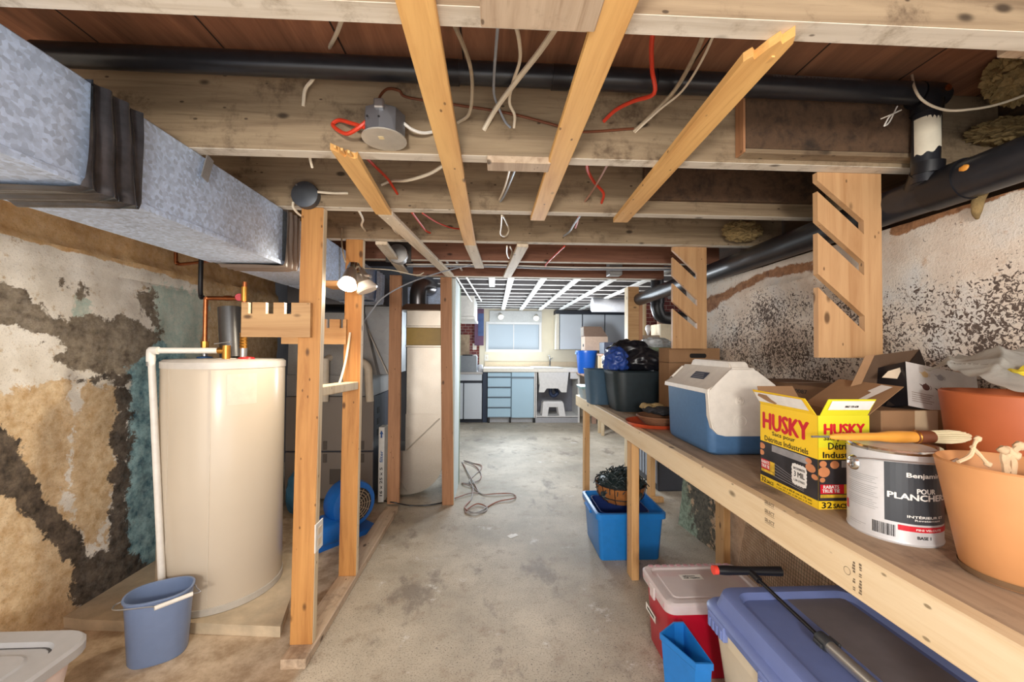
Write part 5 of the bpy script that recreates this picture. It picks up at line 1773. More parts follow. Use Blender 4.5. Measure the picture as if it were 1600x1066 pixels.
obj('label_sticker', flap(bm, fl2, 0.0006), plain('cream_sticker', (222, 204, 178), 0.6), t)

# low carton behind the cooler
t = thing('cardboard_box', 'closed brown carton against the wall behind the yellow box', 'box', (1.18, 1.42, BT))
zc_ = pt(1240, 604, Y=1.3).z
obj('carton', box(B(), 1.085, 1.283, 1.225, 1.66, BT, zc_, 0.003, 1), c_cardd, t)
obj('lettering', put_text(B(), '40087', plane_fn((1.085, 1.66, BT), (0, -1, 0), (0, 0, 1)), 0.26, zc_ - BT - 0.03, 0.07, 0.014, 0.0005, 0.0008), c_ink, t)
obj('tape', box(B(), 1.086, 1.282, 1.42, 1.47, zc_ - .0005, zc_ + 0.0008), plain('brown_tape', (128, 96, 66), 0.3), t)

# ---------------------------------------------------------------- cooler
CK = pt(1110, 714, z=BT)
CX0, CY0 = CK.x - .004, CK.y
CX1, CY1 = CX0 + 0.265, CY0 + 0.37
t = thing('cooler', 'blue picnic cooler with white lid and carry handle on the bench', 'cooler', (0.93, 1.65, BT))
m_cb = plain('dark_blue_cooler_plastic', (72, 110, 152), 0.5, var=0.06, scale=60)
m_cw = plain('white_cooler_plastic', (228, 222, 212), 0.4)
cw, cd = CX1 - CX0, CY1 - CY0
cc_ = ((CX0 + CX1) / 2, (CY0 + CY1) / 2, BT)
loft(b := B(), [(rrect(cw - 0.05, cd - .05, 0.02), 0.0), (rrect(cw - 0.02, cd - .02, 0.025), 0.012), (rrect(cw - .012, cd - .012, 0.028), 0.03), (rrect(cw, cd, 0.03), 0.225), (rrect(cw, cd, 0.03), 0.236)], cc_)
obj('base', b, m_cb, t, True)
zl = BT + 0.234
pf = [(CX0 - 0.008, zl), (CX0 - 0.006, zl + 0.016), (CX0 + 0.03, zl + 0.036), (CX0 + 0.081, zl + 0.085), (CX0 + 0.088, zl + 0.096), (CX0 + 0.171, zl + 0.096), (CX0 + 0.181, zl + 0.085), (CX1 - 0.02, zl + 0.03), (CX1 + 0.006, zl + 0.016), (CX1 + 0.008, zl)]
bm = prism(B(), pf, XZ, CY0 - 0.006, CY1 + 0.004)
bmesh.ops.bevel(bm, geom=[e_ for e_ in bm.edges if abs((e_.verts[0].co - e_.verts[1].co).y) < 1e-5], offset=0.006, segments=3, affect='EDGES')
obj('lid', bm, m_cw, t, True)
zh = BT + 0.352
bm = B()
prism(bm, [(CY0 + 0.0, zl + 0.07), (CY0 + 0.03, zh), (CY0 + 0.3, zh + 0.004), (CY0 + 0.345, zl + 0.07), (CY0 + 0.27, zl + 0.07), (CY0 + 0.25, zh - 0.02), (CY0 + 0.125, zh - 0.022), (CY0 + 0.11, zl + 0.07)], lambda u, v, w: Vector((w, u, v)), CX0 + 0.091, CX0 + 0.167)
bmesh.ops.bevel(bm, geom=bm.edges[:], offset=0.005, segments=2, affect='EDGES')
obj('handle', bm, m_cw, t, True)
pe = [(CX0 - 0.008, zl + 0.016), (CX0 + .0, BT + 0.15), (CX0 + 0.01, BT + 0.105), (CX0 + 0.03, BT + 0.083), (CX0 + 0.06, BT + 0.076), (CX1 - 0.06, BT + 0.076), (CX1 - 0.03, BT + 0.083), (CX1 - 0.01, BT + .105), (CX1, BT + .15), (CX1 + 0.008, zl + .016)]
bm = prism(B(), pe, XZ, CY0 - 0.007, CY0 + 0.02)
bmesh.ops.bevel(bm, geom=[e_ for e_ in bm.edges if abs((e_.verts[0].co - e_.verts[1].co).y) < 1e-5], offset=0.004, segments=2, affect='EDGES')
obj('end_panel', bm, m_cw, t, True)
q = pt(1156, 627, Y=CY0 - .007)
obj('button', lathe(B(), [(0.016, 0), (0.016, 0.003), (0.012, 0.004), (0.011, 0.001), (0.008, 0.001), (0.007, 0.004), (0.003, 0.005)], q, 24, axisM((0, -1, 0))), m_cw, t, True)
q = pt(1157, 659, Y=CY0 - .007)
obj('embossed_badge', lathe(B(), [(0.026, 0), (0.025, 0.0015), (0.022, 0.0015), (0.021, 0.0003), (0.012, 0.0003), (0.011, 0.0012), (0.004, 0.0012)], q, 32, axisM((0, -1, 0))), m_cw, t, True)
sl = Vector((0.081 - 0.03, 0, 0.049))
fs_ = plane_fn((CX0 + 0.03, CY1, zl + 0.036), (0, -1, 0), sl.normalized())
obj('sticker', patch(B(), fs_, 0.15, 0.26, 0.012, 0.05, 0.0015), plain('navy_sticker', (52, 60, 84), 0.4), t)
bm = B()
for k in range(3):
    patch(bm, fs_, 0.16, 0.25 - 0.01 * k, 0.018 + k * 0.01, 0.0215 + k * 0.01, 0.002)
obj('small_print', bm, MAT['pale_small_print'], t)

# ---------------------------------------------------------------- gloves and saucers
sc = pt(1018, 660, Y=2.03)
sc = Vector((0.845, 2.06, BT))
t = thing('saucer', 'wide orange plastic saucer on the bench between tub and cooler', 'saucer', sc)
obj('dish', lathe(B(), [(0.12, 0.0), (0.13, 0.004), (0.142, 0.02), (0.145, 0.022), (0.138, 0.02), (0.124, 0.008), (0.01, 0.006)], sc, 48), plain('orange_saucer', (206, 86, 50), 0.4), t, True)
s2 = sc + Vector((0.03, 0.0, 0.0075))
t = thing('basket', 'shallow brown woven basket in the orange saucer', 'basket', s2)
bm = B()
for k in range(6):
    r = 0.078 + 0.007 * k
    tube(bm, [s2 + Vector((r * cos(a), r * sin(a), 0.006 + 0.007 * k)) for a in [2 * pi * j / 30 for j in range(31)]], 0.0055, 6, False)
obj('rings', bm, plain('woven_brown', (128, 88, 62), 0.8), t, True)
obj('base', lathe(B(), [(0.08, 0.001), (0.08, 0.006), (0.005, 0.006)], s2, 24), MAT['woven_brown'], t, True)
m_glv = plain('black_glove', (44, 44, 48), 0.8, bump=0.4)
g0 = s2 + Vector((0, 0, 0.047))
bm = B()
blob(bm, g0 + Vector((0.02, -0.02, 0.022)), (0.075, 0.06, 0.022), 0.2, 2.5, 4, 3)
for k in range(4):
    a = g0 + Vector((-0.03, -0.045 + 0.022 * k, 0.022))
    tube(bm, [a, a + Vector((-0.03, -0.008, 0.012)), a + Vector((-0.055, -0.012, 0.002))], [0.012, 0.011, 0.009], 8)
tag(obj('glove', bm, m_glv, None, True), 'black work glove lying in the brown basket', 'glove')
bm = B()
blob(bm, g0 + Vector((0.0, 0.05, 0.03)), (0.05, 0.045, 0.022), 0.25, 2.5, 4, 8)
for k in range(4):
    a = g0 + Vector((-0.03, 0.03 + 0.018 * k, 0.035))
    tube(bm, [a, a + Vector((-0.03, -0.012, 0.01)), a + Vector((-0.05, -0.024, -0.004))], [0.01, 0.009, 0.007], 8)
tag(obj('glove', bm, plain('tan_glove', (166, 142, 96), 0.8, bump=0.4), None, True), 'tan work glove peeking out behind the black glove', 'glove')

# ---------------------------------------------------------------- tub with garbage bags
m_tub = plain('dark_green_black_tub', (34, 46, 52), 0.45, var=0.15)
ty = 2.55
tx0, tx1 = pt(964, 640, Y=2.45).x, pt(1040, 640, Y=2.45).x
tc = Vector(((tx0 + tx1) / 2, 2.61, BT))
tw = tx1 - tx0
t = thing('tub', 'large dark plastic tub full of garbage bags on the bench', 'tub', tc)
loft(b := B(), [(rrect(tw * 0.86, 0.25, 0.06), 0.0), (rrect(tw * 0.98, 0.29, 0.07), 0.12), (rrect(tw * 1.06, 0.31, 0.07), 0.25), (rrect(tw * 1.10, 0.33, 0.07), 0.26), (rrect(tw * 1.08, 0.31, 0.07), 0.262), (rrect(tw * 0.9, 0.27, 0.06), 0.1)], tc)
obj('body', b, m_tub, t, True)
obj('handle', tube(B(), [tc + Vector((tw * .52, 0.02, 0.25)), tc + Vector((tw * .5, 0.02, 0.3)), tc + Vector((tw * .36, 0.02, 0.335)), tc + Vector((tw * .1, 0.02, 0.33)), tc + Vector((-0.02, 0.04, 0.3))], 0.007, 8), m_tub, t, True)
t2 = Vector((tc.x - tw * 0.45, 2.905, BT))
t = thing('tub', 'bluish grey tub standing behind the dark tub', 'tub', t2)
loft(b := B(), [(rrect(0.17, 0.2, 0.05), 0.0), (rrect(0.21, 0.24, 0.06), 0.24), (rrect(0.225, 0.255, 0.06), 0.25), (rrect(0.205, 0.235, 0.06), 0.25), (rrect(0.17, 0.2, 0.05), 0.08)], t2)
obj('body', b, plain('slate_blue_tub', (70, 96, 118), 0.4), t, True)
m_bag = plain('black_garbage_bag', (26, 27, 34), 0.28)
m_bagb = plain('blue_garbage_bag', (44, 74, 150), 0.3)
tag(obj('garbage_bag', blob(B(), tc + Vector((0.06, -0.04, 0.305)), (0.13, 0.1, 0.085), 0.22, 1.5, 5, 3, BT + 0.264, True), m_bag, None, True, 180), 'crumpled black garbage bag filling the dark tub', 'garbage bag')
tag(obj('garbage_bag', blob(B(), tc + Vector((0.0, 0.07, 0.33)), (0.15, 0.085, 0.115), 0.22, 1.4, 5, 7, BT + 0.264, True), m_bag, None, True, 180), 'black garbage bag heaped highest, behind the blue one', 'garbage bag')
tag(obj('garbage_bag', blob(B(), tc + Vector((-0.12, -0.03, 0.315)), (0.075, 0.085, 0.085), 0.22, 1.6, 5, 11, BT + 0.264, True), m_bagb, None, True, 180), 'shiny blue garbage bag at the left side of the dark tub', 'garbage bag')
# glass dish
gc = Vector((pt(926, 615, Y=3.1).x + .01, 3.19, BT))
t = thing('storage_box', 'glass food box with teal lid at the far end of the bench', 'food box', gc)
m_glass = plain('clear_glassy_plastic', (206, 216, 218), 0.15, 0.0, 0.05, 30, 0, Alpha=0.55)
loft(b := B(), [(rrect(0.15, 0.19, 0.03), 0.0), (rrect(0.18, 0.22, 0.03), 0.085), (rrect(0.176, 0.216, 0.03), 0.085), (rrect(0.14, 0.18, 0.03), 0.006)], gc)
obj('dish', b, m_glass, t, True)
loft(b := B(), [(rrect(0.2, 0.24, 0.035), 0.085), (rrect(0.2, 0.24, 0.035), 0.098), (rrect(0.17, 0.21, 0.03), 0.102)], gc)
obj('lid', b, plain('teal_lid', (134, 178, 178), 0.35), t, True)
# banker box and friends
b0, b1 = pt(1046, 560, Y=2.27).x, 1.325
t = thing('cardboard_box', 'brown cardboard box with a hand hole, behind the cooler', 'box', (1.15, 2.4, BT))
zbt = pt(1090, 544, Y=2.27).z
bm = box(B(), b0, b1, 2.27, 2.42, BT, zbt, 0.003, 1)
obj('carton', bm, c_card, t)
fq = plane_fn((b0, 2.27, BT), (1, 0, 0), (0, 0, 1))
wq = b1 - b0
hh = zbt - BT
obj('hand_hole', polypatch(B(), fq, [(wq * .56 + a, hh - 0.045 + b) for a, b in rrect(0.1, 0.026, 0.012)], 0.0008), c_ink, t)
obj('lid_line', box(B(), b0 - .003, b1, 2.267, 2.42, hh + BT - 0.088, hh + BT - 0.084), c_cardd, t)
obj('lettering', put_text(B(), 'E.L.S.', fq, 0.055, hh - 0.135, 0.08, 0.022, 0.0008, 0.001), c_ink, t)
bm = B()
for k in range(4):
    patch(bm, fq, 0.0, wq, 0.06 + k * 0.016, 0.063 + k * 0.016, 0.0008)
obj('printed_lines', bm, c_cardd, t)
g0, g1 = pt(1008, 560, Y=2.75).x, pt(1052, 560, Y=2.75).x
t = thing('cardboard_box', 'pale green box between the dark tub and the hand-hole box', 'box', ((g0 + g1) / 2, 2.85, BT))
zg = pt(1030, 543, Y=2.75).z
obj('carton', box(B(), g0, g1, 2.75, 2.98, BT, zg, 0.003, 1), plain('pale_green_card', (140, 156, 130), 0.7), t)
tag(obj('plastic_wrap', blob(B(), ((g0 + g1) / 2 + .01, 2.86, zg + 0.022), (0.09, 0.09, 0.04), 0.4, 2.2, 4, 5, zg + .001, True), plain('crumpled_clear_plastic', (206, 212, 216), 0.2), None, True, 180), 'crumpled clear plastic on top of the pale green box', 'plastic')
# ---------------------------------------------------------------- mop bucket
bc = Vector((-1.315, 1.66, 0))
t = thing('bucket', 'blue oval mop bucket with wire handle in front of the water heater', 'bucket', bc)
m_bk = plain('slate_blue_bucket', (114, 132, 166), 0.35, var=0.03)


def oval(a, b, n=40, rot=0.5):
    out = []
    for k in range(n):
        th = 2 * pi * k / n
        x, y = a * math.copysign(abs(cos(th)) ** 0.75, cos(th)), b * math.copysign(abs(sin(th)) ** 0.85, sin(th))
        out.append((x * cos(rot) - y * sin(rot), x * sin(rot) + y * cos(rot)))
    return out


R_ = 0.45
loft(b := B(), [(oval(.088, .066, rot=R_), 0.0), (oval(.092, .07, rot=R_), 0.008), (oval(.105, .08, rot=R_), 0.242), (oval(.11, .085, rot=R_), 0.246), (oval(.11, .085, rot=R_), 0.252), (oval(.103, .078, rot=R_), 0.252), (oval(.101, .076, rot=R_), 0.24), (oval(.086, .064, rot=R_), 0.012)], bc)
obj('pail', b, m_bk, t, True)
e1, e2 = bc + Vector((-0.11 * cos(R_), -0.11 * sin(R_), 0.24)), bc + Vector((0.112 * cos(R_), 0.112 * sin(R_), 0.24))
h1, h2 = pt(241, 951, z=0.237), pt(301, 928, z=0.237)
obj('bail', tube(B(), [e1, e1 + Vector((-.012, -.02, -.004)), e1 + Vector((0.02, -0.05, -.003)), h1 + Vector((-.02, 0.01, 0)), h1], 0.0025, 6), c_steel, t, True)
obj('bail', tube(B(), [h2, h2 + Vector((0.02, 0.012, 0.0)), e2 + Vector((0.02, -0.02, 0)), e2], 0.0025, 6), c_steel, t, True)
obj('grip', tube(B(), [h1, h2], 0.008, 10, False), c_white, t, True)
obj('spout', box(B(), -0.02, 0.02, -0.012, 0.004, 0.14, 0.22, 0.006, 2, Matrix.Translation(bc + Vector((0.066, -0.052, 0.01))) @ Matrix.Rotation(R_ - .1, 4, 'Z') @ Matrix.Rotation(-0.12, 4, 'X')), m_bk, t, True)

# ---------------------------------------------------------------- grey tote, lower left corner
gx1 = pt(122, 1010, z=0.3).x
gy1 = pt(60, 984, z=0.305).y
gc = Vector((gx1 - 0.24, gy1 - 0.33, 0))
t = thing('storage_tote', 'white storage tote with grey lid in the lower left corner', 'tote', gc)
loft(b := B(), [(rrect(0.36, 0.52, 0.05), 0.0), (rrect(0.43, 0.6, 0.06), 0.265)], gc)
obj('bin', b, plain('milky_bin', (222, 206, 200), 0.4), t, True)
loft(b := B(), [(rrect(0.455, 0.625, 0.07), 0.262), (rrect(0.455, 0.625, 0.07), 0.272)], gc)
o = obj('rim_band', b, plain('pink_rim', (214, 130, 138), 0.4), t, True)
o['label'] = 'pinkish band under the lid'
m_gl = plain('grey_lid_plastic', (172, 172, 174), 0.45, var=0.03)
loft(b := B(), [(rrect(0.48, 0.66, 0.08), 0.268), (rrect(0.485, 0.665, 0.085), 0.295), (rrect(0.47, 0.65, 0.08), 0.304), (rrect(0.38, 0.55, 0.06), 0.304), (rrect(0.37, 0.54, 0.055), 0.290), (rrect(0.30, 0.47, 0.05), 0.29), (rrect(0.29, 0.46, 0.05), 0.296), (rrect(0.05, 0.1, 0.02), 0.297)], gc)
obj('lid', b, m_gl, t, True)
obj('lid_groove', loft(B(), [(rrect(0.372, 0.542, 0.055), 0.2905), (rrect(0.36, 0.53, 0.055), 0.291)], gc, False), plain('dark_groove', (74, 72, 72), 0.6), t)

# ---------------------------------------------------------------- blue tote with planter under the bench
c0 = pt(938, 877, z=0)
c1 = pt(1033, 877, z=0)
yb = c0.y + 0.33
bc = Vector(((c0.x + c1.x) / 2, (c0.y + yb) / 2, 0))
w_, d_ = c1.x - c0.x, yb - c0.y
m_bt = plain('translucent_blue_plastic', (38, 136, 222), 0.3, 0.0, 0.05, 30, 0, Alpha=0.88)
t = thing('storage_tote', 'open bright blue tote under the bench holding a planter', 'tote', bc)
loft(b := B(), [(rrect(w_ - .01, d_ - .01, 0.02), 0.0), (rrect(w_ + .0, d_ + .0, 0.025), 0.01), (rrect(w_ + .03, d_ + .03, 0.025), 0.24), (rrect(w_ + .06, d_ + .06, 0.03), 0.245), (rrect(w_ + .06, d_ + .06, 0.03), 0.275), (rrect(w_ + .03, d_ + .03, 0.025), 0.278), (rrect(w_ + .02, d_ + .02, 0.022), 0.24), (rrect(w_ - .01, d_ - .01, 0.02), 0.008)], bc)
obj('bin', b, m_bt, t, True)
for s in (-1, 1):
    obj('grip', box(B(), bc.x + s * (w_ / 2 + 0.03) - 0.01, bc.x + s * (w_ / 2 + 0.03) + 0.01, bc.y - 0.07, bc.y + 0.07, 0.235, 0.25, 0.003, 1), m_bt, t)
t = thing('storage_bin', 'dark blue inner bin standing inside the bright blue tote', 'bin', bc + Vector((-.02, -.05, .012)))
ic = bc + Vector((-0.02, -0.01, 0.012))
loft(b := B(), [(rrect(w_ - .12, d_ - .12, 0.03), 0.06), (rrect(w_ - .06, d_ - .05, 0.03), 0.255), (rrect(w_ - .07, d_ - .06, 0.03), 0.255), (rrect(w_ - .13, d_ - .13, 0.03), 0.07)], ic)
obj('bin', b, plain('navy_bin_plastic', (24, 50, 116), 0.35), t, True)
kc = Vector((bc.x - 0.0, bc.y + 0.02, 0.30))
t = thing('hanging_basket', 'brown fibre hanging-basket planter with wire frame in the blue tote', 'planter', kc)
pr = [(0.02, -0.03), (0.1, -0.02), (0.135, 0.02), (0.152, 0.085), (0.147, 0.085), (0.128, 0.03), (0.09, -0.008)]
obj('liner', lathe(B(), pr, kc, 40), plain('coco_fibre', (164, 104, 52), 0.95, var=0.2, scale=40, bump=0.8), t, True)
bm = B()
for k in range(12):
    a = 2 * pi * k / 12
    tube(bm, [kc + Vector((r * cos(a), r * sin(a), z)) for r, z in ((0.1, -0.024), (0.138, 0.018), (0.156, 0.09))], 0.0022, 5)
for r, z in ((0.156, 0.09), (0.14, 0.02)):
    tube(bm, [kc + Vector((r * cos(2 * pi * k / 30), r * sin(2 * pi * k / 30), z)) for k in range(31)], 0.003, 6, False)
tube(bm, [kc + Vector((-0.155, 0.01, 0.09)), kc + Vector((-0.15, 0.0, 0.125)), kc + Vector((-0.1, 0.0, 0.14)), kc + Vector((0.0, 0.02, 0.145))], 0.003, 6)
obj('wire_frame', bm, c_black, t, True)
random.seed(21)
bm = B()
for k in range(260):
    a, r = random.uniform(0, 2 * pi), 0.15 * math.sqrt(random.random())
    p = kc + Vector((r * cos(a), r * sin(a), 0.08 + 0.08 * (1 - (r / .15) ** 2) + random.uniform(-.015, .015)))
    d = Vector((random.uniform(-1, 1), random.uniform(-1, 1), random.uniform(-.5, .9))).normalized()
    tube(bm, [p - d * 0.022, p + Vector((0, 0, 0.008)), p + d * 0.03 + Vector((0, 0, -0.006))], 0.0032, 4, True, 2)
blob(bm, kc + Vector((0, 0, 0.055)), (0.135, 0.135, 0.08), 0.3, 4, 3, 3)
tag(obj('string_lights', bm, plain('dark_green_wire', (38, 52, 54), 0.45), None, True), 'tangle of dark green string lights heaped in the brown planter', 'string lights')

# ---------------------------------------------------------------- red tote
rx0, ry0 = pt(1043, 950, z=0.28).x, pt(1043, 950, z=0.28).y
ry1 = pt(993, 884, z=0.29).y
rx1 = pt(1150, 884, z=0.29).x
rc = Vector(((rx0 + rx1) / 2, (ry0 + ry1) / 2, 0))
w_, d_ = rx1 - rx0, ry1 - ry0
t = thing('storage_tote', 'red storage tote with frosted lid under the bench', 'tote', rc)
m_red = plain('red_tote_plastic', (190, 20, 48), 0.3, var=0.03)
loft(b := B(), [(rrect(w_ - .07, d_ - .05, 0.03), 0.0), (rrect(w_ - .055, d_ - .035, 0.035), 0.012), (rrect(w_ - .03, d_ - .02, 0.035), 0.265), (rrect(w_ - .045, d_ - .035, 0.03), 0.265), (rrect(w_ - .075, d_ - .055, 0.03), 0.02)], rc)
obj('bin', b, m_red, t, True)
m_fro = plain('frosted_lid', (236, 226, 226), 0.3, 0, 0.02, 30, 0, Alpha=0.66)
loft(b := B(), [(rrect(w_, d_, 0.035), 0.252), (rrect(w_ + .004, d_ + .004, 0.035), 0.285), (rrect(w_ - .008, d_ - .008, 0.035), 0.292), (rrect(w_ - .05, d_ - .05, 0.03), 0.292), (rrect(w_ - .06, d_ - .06, 0.025), 0.285), (rrect(w_ - .09, d_ - .09, 0.02), 0.285), (rrect(w_ - .095, d_ - .095, 0.02), 0.289), (rrect(0.05, 0.03, 0.01), 0.289)], rc)
obj('lid', b, m_fro, t, True)
bm = B()
for k in range(12):
    x = rc.x - w_ / 2 + 0.04 + k * (w_ - 0.08) / 11
    for y in (rc.y - d_ / 2 + 0.0, rc.y + d_ / 2 - 0.018):
        box(bm, x - 0.009, x + 0.009, y, y + 0.016, 0.262 if y < rc.y else 0.2925, 0.282 if y < rc.y else 0.294)
for k in range(7):
    y = rc.y - d_ / 2 + 0.035 + k * (d_ - 0.07) / 6
    box(bm, rc.x - w_ / 2 - .001, rc.x - w_ / 2 + 0.004, y - 0.008, y + 0.008, 0.262, 0.282)
obj('lid_ribs', bm, plain('lid_rib', (206, 160, 170), 0.4), t)
fp_ = plane_fn((0, 0, 0.2895), (1, 0, 0), (0, 1, 0))
lc = pt(1080, 902, z=0.29)
obj('paper_label', patch(B(), fp_, lc.x - 0.045, lc.x + 0.045, lc.y - 0.018, lc.y + 0.018, 0.0006), c_paperw, t)
bm = B()
fpr = plane_fn((lc.x, lc.y, 0.29), (-1, 0, 0), (0, -1, 0)) if False else plane_fn((lc.x, lc.y, 0.29), (1, 0, 0), (0, 1, 0))
put_text(bm, 'ephemera', fpr, -0.033, 0.0, 0.05, 0.011, 0.0007, 0.0012)
put_text(bm, 'craft supplies', fpr, -0.035, -0.013, 0.066, 0.01, 0.0007, 0.0012)
obj('lettering', bm, c_ink, t)
lx = rc.x - w_ / 2 + 0.0165
fl_ = plane_fn((lx, rc.y, 0), (0, -1, 0), (0, 0, 1))
q = pt(1018, 957, X=lx)
bm = patch(B(), fl_, rc.y - q.y - 0.05, rc.y - q.y + 0.05, q.z - 0.014, q.z + 0.014, 0.004)
obj('paper_label', bm, c_paperw, t)
obj('lettering', patch(B(), fl_, rc.y - q.y - 0.035, rc.y - q.y + 0.035, q.z - 0.004, q.z + 0.004, 0.0046), c_ink, t)
obj('latch', box(B(), rc.x - w_ / 2 - 0.006, rc.x - w_ / 2 + .002, rc.y - 0.02, rc.y + 0.02, 0.235, 0.285, 0.002, 1), m_fro, t)

# ---------------------------------------------------------------- blue hex bin beside the red tote
ctr = Vector((0.65, 1.31, 0))
t = thing('recycling_bin', 'small bright blue open bin between red tote and blue-lidded tote', 'bin', ctr)
m_hb = plain('bright_blue_bin', (32, 120, 200), 0.35)
hexp = [(x - 0.65, y - 1.31) for x, y in ((0.574, 1.352), (0.645, 1.404), (0.682, 1.404), (0.684, 1.212), (0.63, 1.216))]
sc_ = lambda P, s: [(x * s, y * s) for x, y in P]
loft(b := B(), [(sc_(hexp, 0.74), 0.0), (sc_(hexp, 0.93), 0.225), (sc_(hexp, 1.0), 0.23), (sc_(hexp, 1.0), 0.25), (sc_(hexp, 0.93), 0.25), (sc_(hexp, 0.9), 0.225), (sc_(hexp, 0.72), 0.01)], ctr)
obj('bin', b, m_hb, t)
obj('contents', loft(B(), [(sc_(hexp, .8), 0.085), (sc_(hexp, .3), 0.1)], ctr), plain('dark_contents', (60, 52, 50), 0.8, var=0.4), t)

# ---------------------------------------------------------------- blue-lidded beige tote
TZ = 0.435
a0 = pt(1096, 932, z=TZ - 0.04)
bx0 = a0.x + 0.004
by1 = a0.y - 0.01
bx1 = bx0 + 0.5
by0 = by1 - 0.72
bc = Vector(((bx0 + bx1) / 2, (by0 + by1) / 2, 0))
w_, d_ = bx1 - bx0, by1 - by0
t = thing('storage_tote', 'big beige storage tote with slate blue lid under the bench', 'tote', bc)
m_bg = plain('beige_tote_plastic', (220, 208, 184), 0.45, var=0.03)
m_sl = plain('slate_blue_lid', (112, 128, 182), 0.4, var=0.05, scale=12)
loft(b := B(), [(rrect(w_ - .1, d_ - .1, 0.04), 0.0), (rrect(w_ - .03, d_ - .03, 0.045), TZ - 0.11), (rrect(w_ - .005, d_ - .005, 0.05), TZ - 0.105), (rrect(w_ - .005, d_ - .005, 0.05), TZ - 0.06), (rrect(w_ - .03, d_ - .03, 0.04), TZ - 0.06), (rrect(w_ - .1, d_ - .1, 0.04), 0.02)], bc)
obj('bin', b, m_bg, t, True)
loft(b := B(), [(rrect(w_ + .01, d_ + .01, 0.045), TZ - 0.065), (rrect(w_ + .016, d_ + .016, 0.05), TZ - 0.045), (rrect(w_ + .006, d_ + .006, 0.05), TZ - 0.038), (rrect(w_ - .03, d_ - .03, 0.045), TZ - 0.034), (rrect(w_ - .05, d_ - .05, 0.05), TZ + 0.008), (rrect(w_ - .065, d_ - .065, 0.05), TZ + 0.012), (rrect(w_ - .12, d_ - .12, 0.045), TZ + 0.012), (rrect(w_ - .14, d_ - .14, 0.04), TZ - 0.006), (rrect(0.1, 0.1, 0.02), TZ - 0.006)], bc)
obj('lid', b, m_sl, t, True)
# notch: the raised rim is open in the middle of the far side; dark worn centre panel
obj('worn_panel', box(B(), bc.x - 0.02, bx1 - 0.085, by0 + 0.07, by1 - 0.072, TZ - 0.0058, TZ - 0.0048), plain('worn_grey_lid', (122, 116, 120), 0.55, var=0.1, scale=10), t)
obj('lid_groove', box(B(), bx0 + 0.0715, bx0 + 0.0765, by0 + 0.08, by1 - 0.08, TZ - 0.0062, TZ - 0.0044), c_ink, t)
for yk in (by1 - 0.06, by1 - 0.3):
    bm = B()
    box(bm, bx0 - 0.012, bx0 + 0.005, yk - 0.07, yk + 0.02, TZ - 0.095, TZ - 0.05, 0.004, 1)
    for k in range(4):
        box(bm, bx0 - 0.016, bx0 - 0.004, yk - 0.062 + k * 0.02, yk - 0.05 + k * 0.02, TZ - 0.09, TZ - 0.062, 0.002, 1)
    obj('latch', bm, m_sl, t)
# navy tote against the wall
t = thing('storage_tote', 'navy tote under the bench, against the wall behind the blue-lidded tote', 'tote', (1.23, 1.1, 0))
obj('bin', box(B(), bx1 + 0.03, 1.272, 0.72, 1.34, 0.0, 0.56, 0.006, 2), plain('navy_tote_plastic', (40, 48, 96), 0.4), t)
bm = B()
for y in (1.28, 1.18, 1.08, .98):
    box(bm, bx1 + 0.022, bx1 + 0.032, y - 0.02, y + 0.02, 0.02, 0.54, 0.004, 1)
obj('ribs', bm, plain('navy_rib_plastic', (58, 68, 122), 0.4), t)

# ---------------------------------------------------------------- T-handled tool on the lid
hz = TZ + 0.05
ha, hb = pt(1114, 891, z=hz + .02), pt(1220, 893, z=hz + .02)
hy = ha.y
t = thing('telescopic_tool', 'black T-handled telescopic tool with silver tube lying on the blue lid', 'tool', ((ha + hb) / 2 - Vector((0, 0, .03))))
obj('grip', tube(B(), [ha + Vector((.012, 0, 0)), ha * .8 + hb * .2, (ha + hb) / 2, hb], [0.013, 0.0145, 0.0125, 0.0145], 16), c_black, t, True)
o = obj('grip_end', tube(B(), [ha, ha + Vector((0.014, 0, 0))], 0.0138, 16, False), plain('orange_red_plastic', (232, 74, 58), 0.35), t, True)
o['label'] = 'orange-red end cap'
mid = ha * .47 + hb * .53
sp = pt(1288, 1003, z=TZ + 0.032)
en = pt(1440, 1140, z=TZ + 0.032)
obj('socket', tube(B(), [mid, mid + (sp - mid).normalized() * 0.045], 0.01, 12, False), c_black, t, True)
obj('shaft', tube(B(), [mid, sp], 0.0055, 12, False), c_black, t, True)
dd = (en - sp).normalized()
obj('clamp', lathe(B(), [(0.012, -0.02), (0.018, -0.014), (0.019, 0.012), (0.0155, 0.02)], sp, 20, axisM(dd)), plain('clamp_plastic', (56, 58, 62), 0.4), t, True)
sd = dd.cross(Vector((0, 0, 1))).normalized()
obj('clamp_lever', bar(B(), sp - sd * 0.02 - dd * 0.01 + Vector((0, 0, .004)), sp - sd * 0.022 + dd * 0.025 + Vector((0, 0, .004)), 0.008, 0.012), MAT['clamp_plastic'], t)
obj('clamp_lever', bar(B(), sp + sd * 0.02 - dd * 0.01, sp + sd * 0.022 + dd * 0.02, 0.008, 0.012), MAT['clamp_plastic'], t)
obj('tube', tube(B(), [sp, sp + dd * 0.5], 0.0145, 20, False), plain('satin_aluminium', (190, 188, 186), 0.35, 0.8), t, True)

# ---------------------------------------------------------------- wire mesh against the wall
bm = B()
Y0_, Y1_ = 1.36, 2.02


def fm(u, v):
    y = Y0_ + (Y1_ - Y0_) * u
    cut = 0.30 * max(0, u - 0.62) ** 1 * v
    z = 0.06 + (0.66) * v
    x = 1.30 - 0.05 * (1 - v) - 0.02 * sin(u * 3 + 1) * (1 - v * .5)
    return Vector((x, y - 0.0 - cut, min(z, 0.715)))


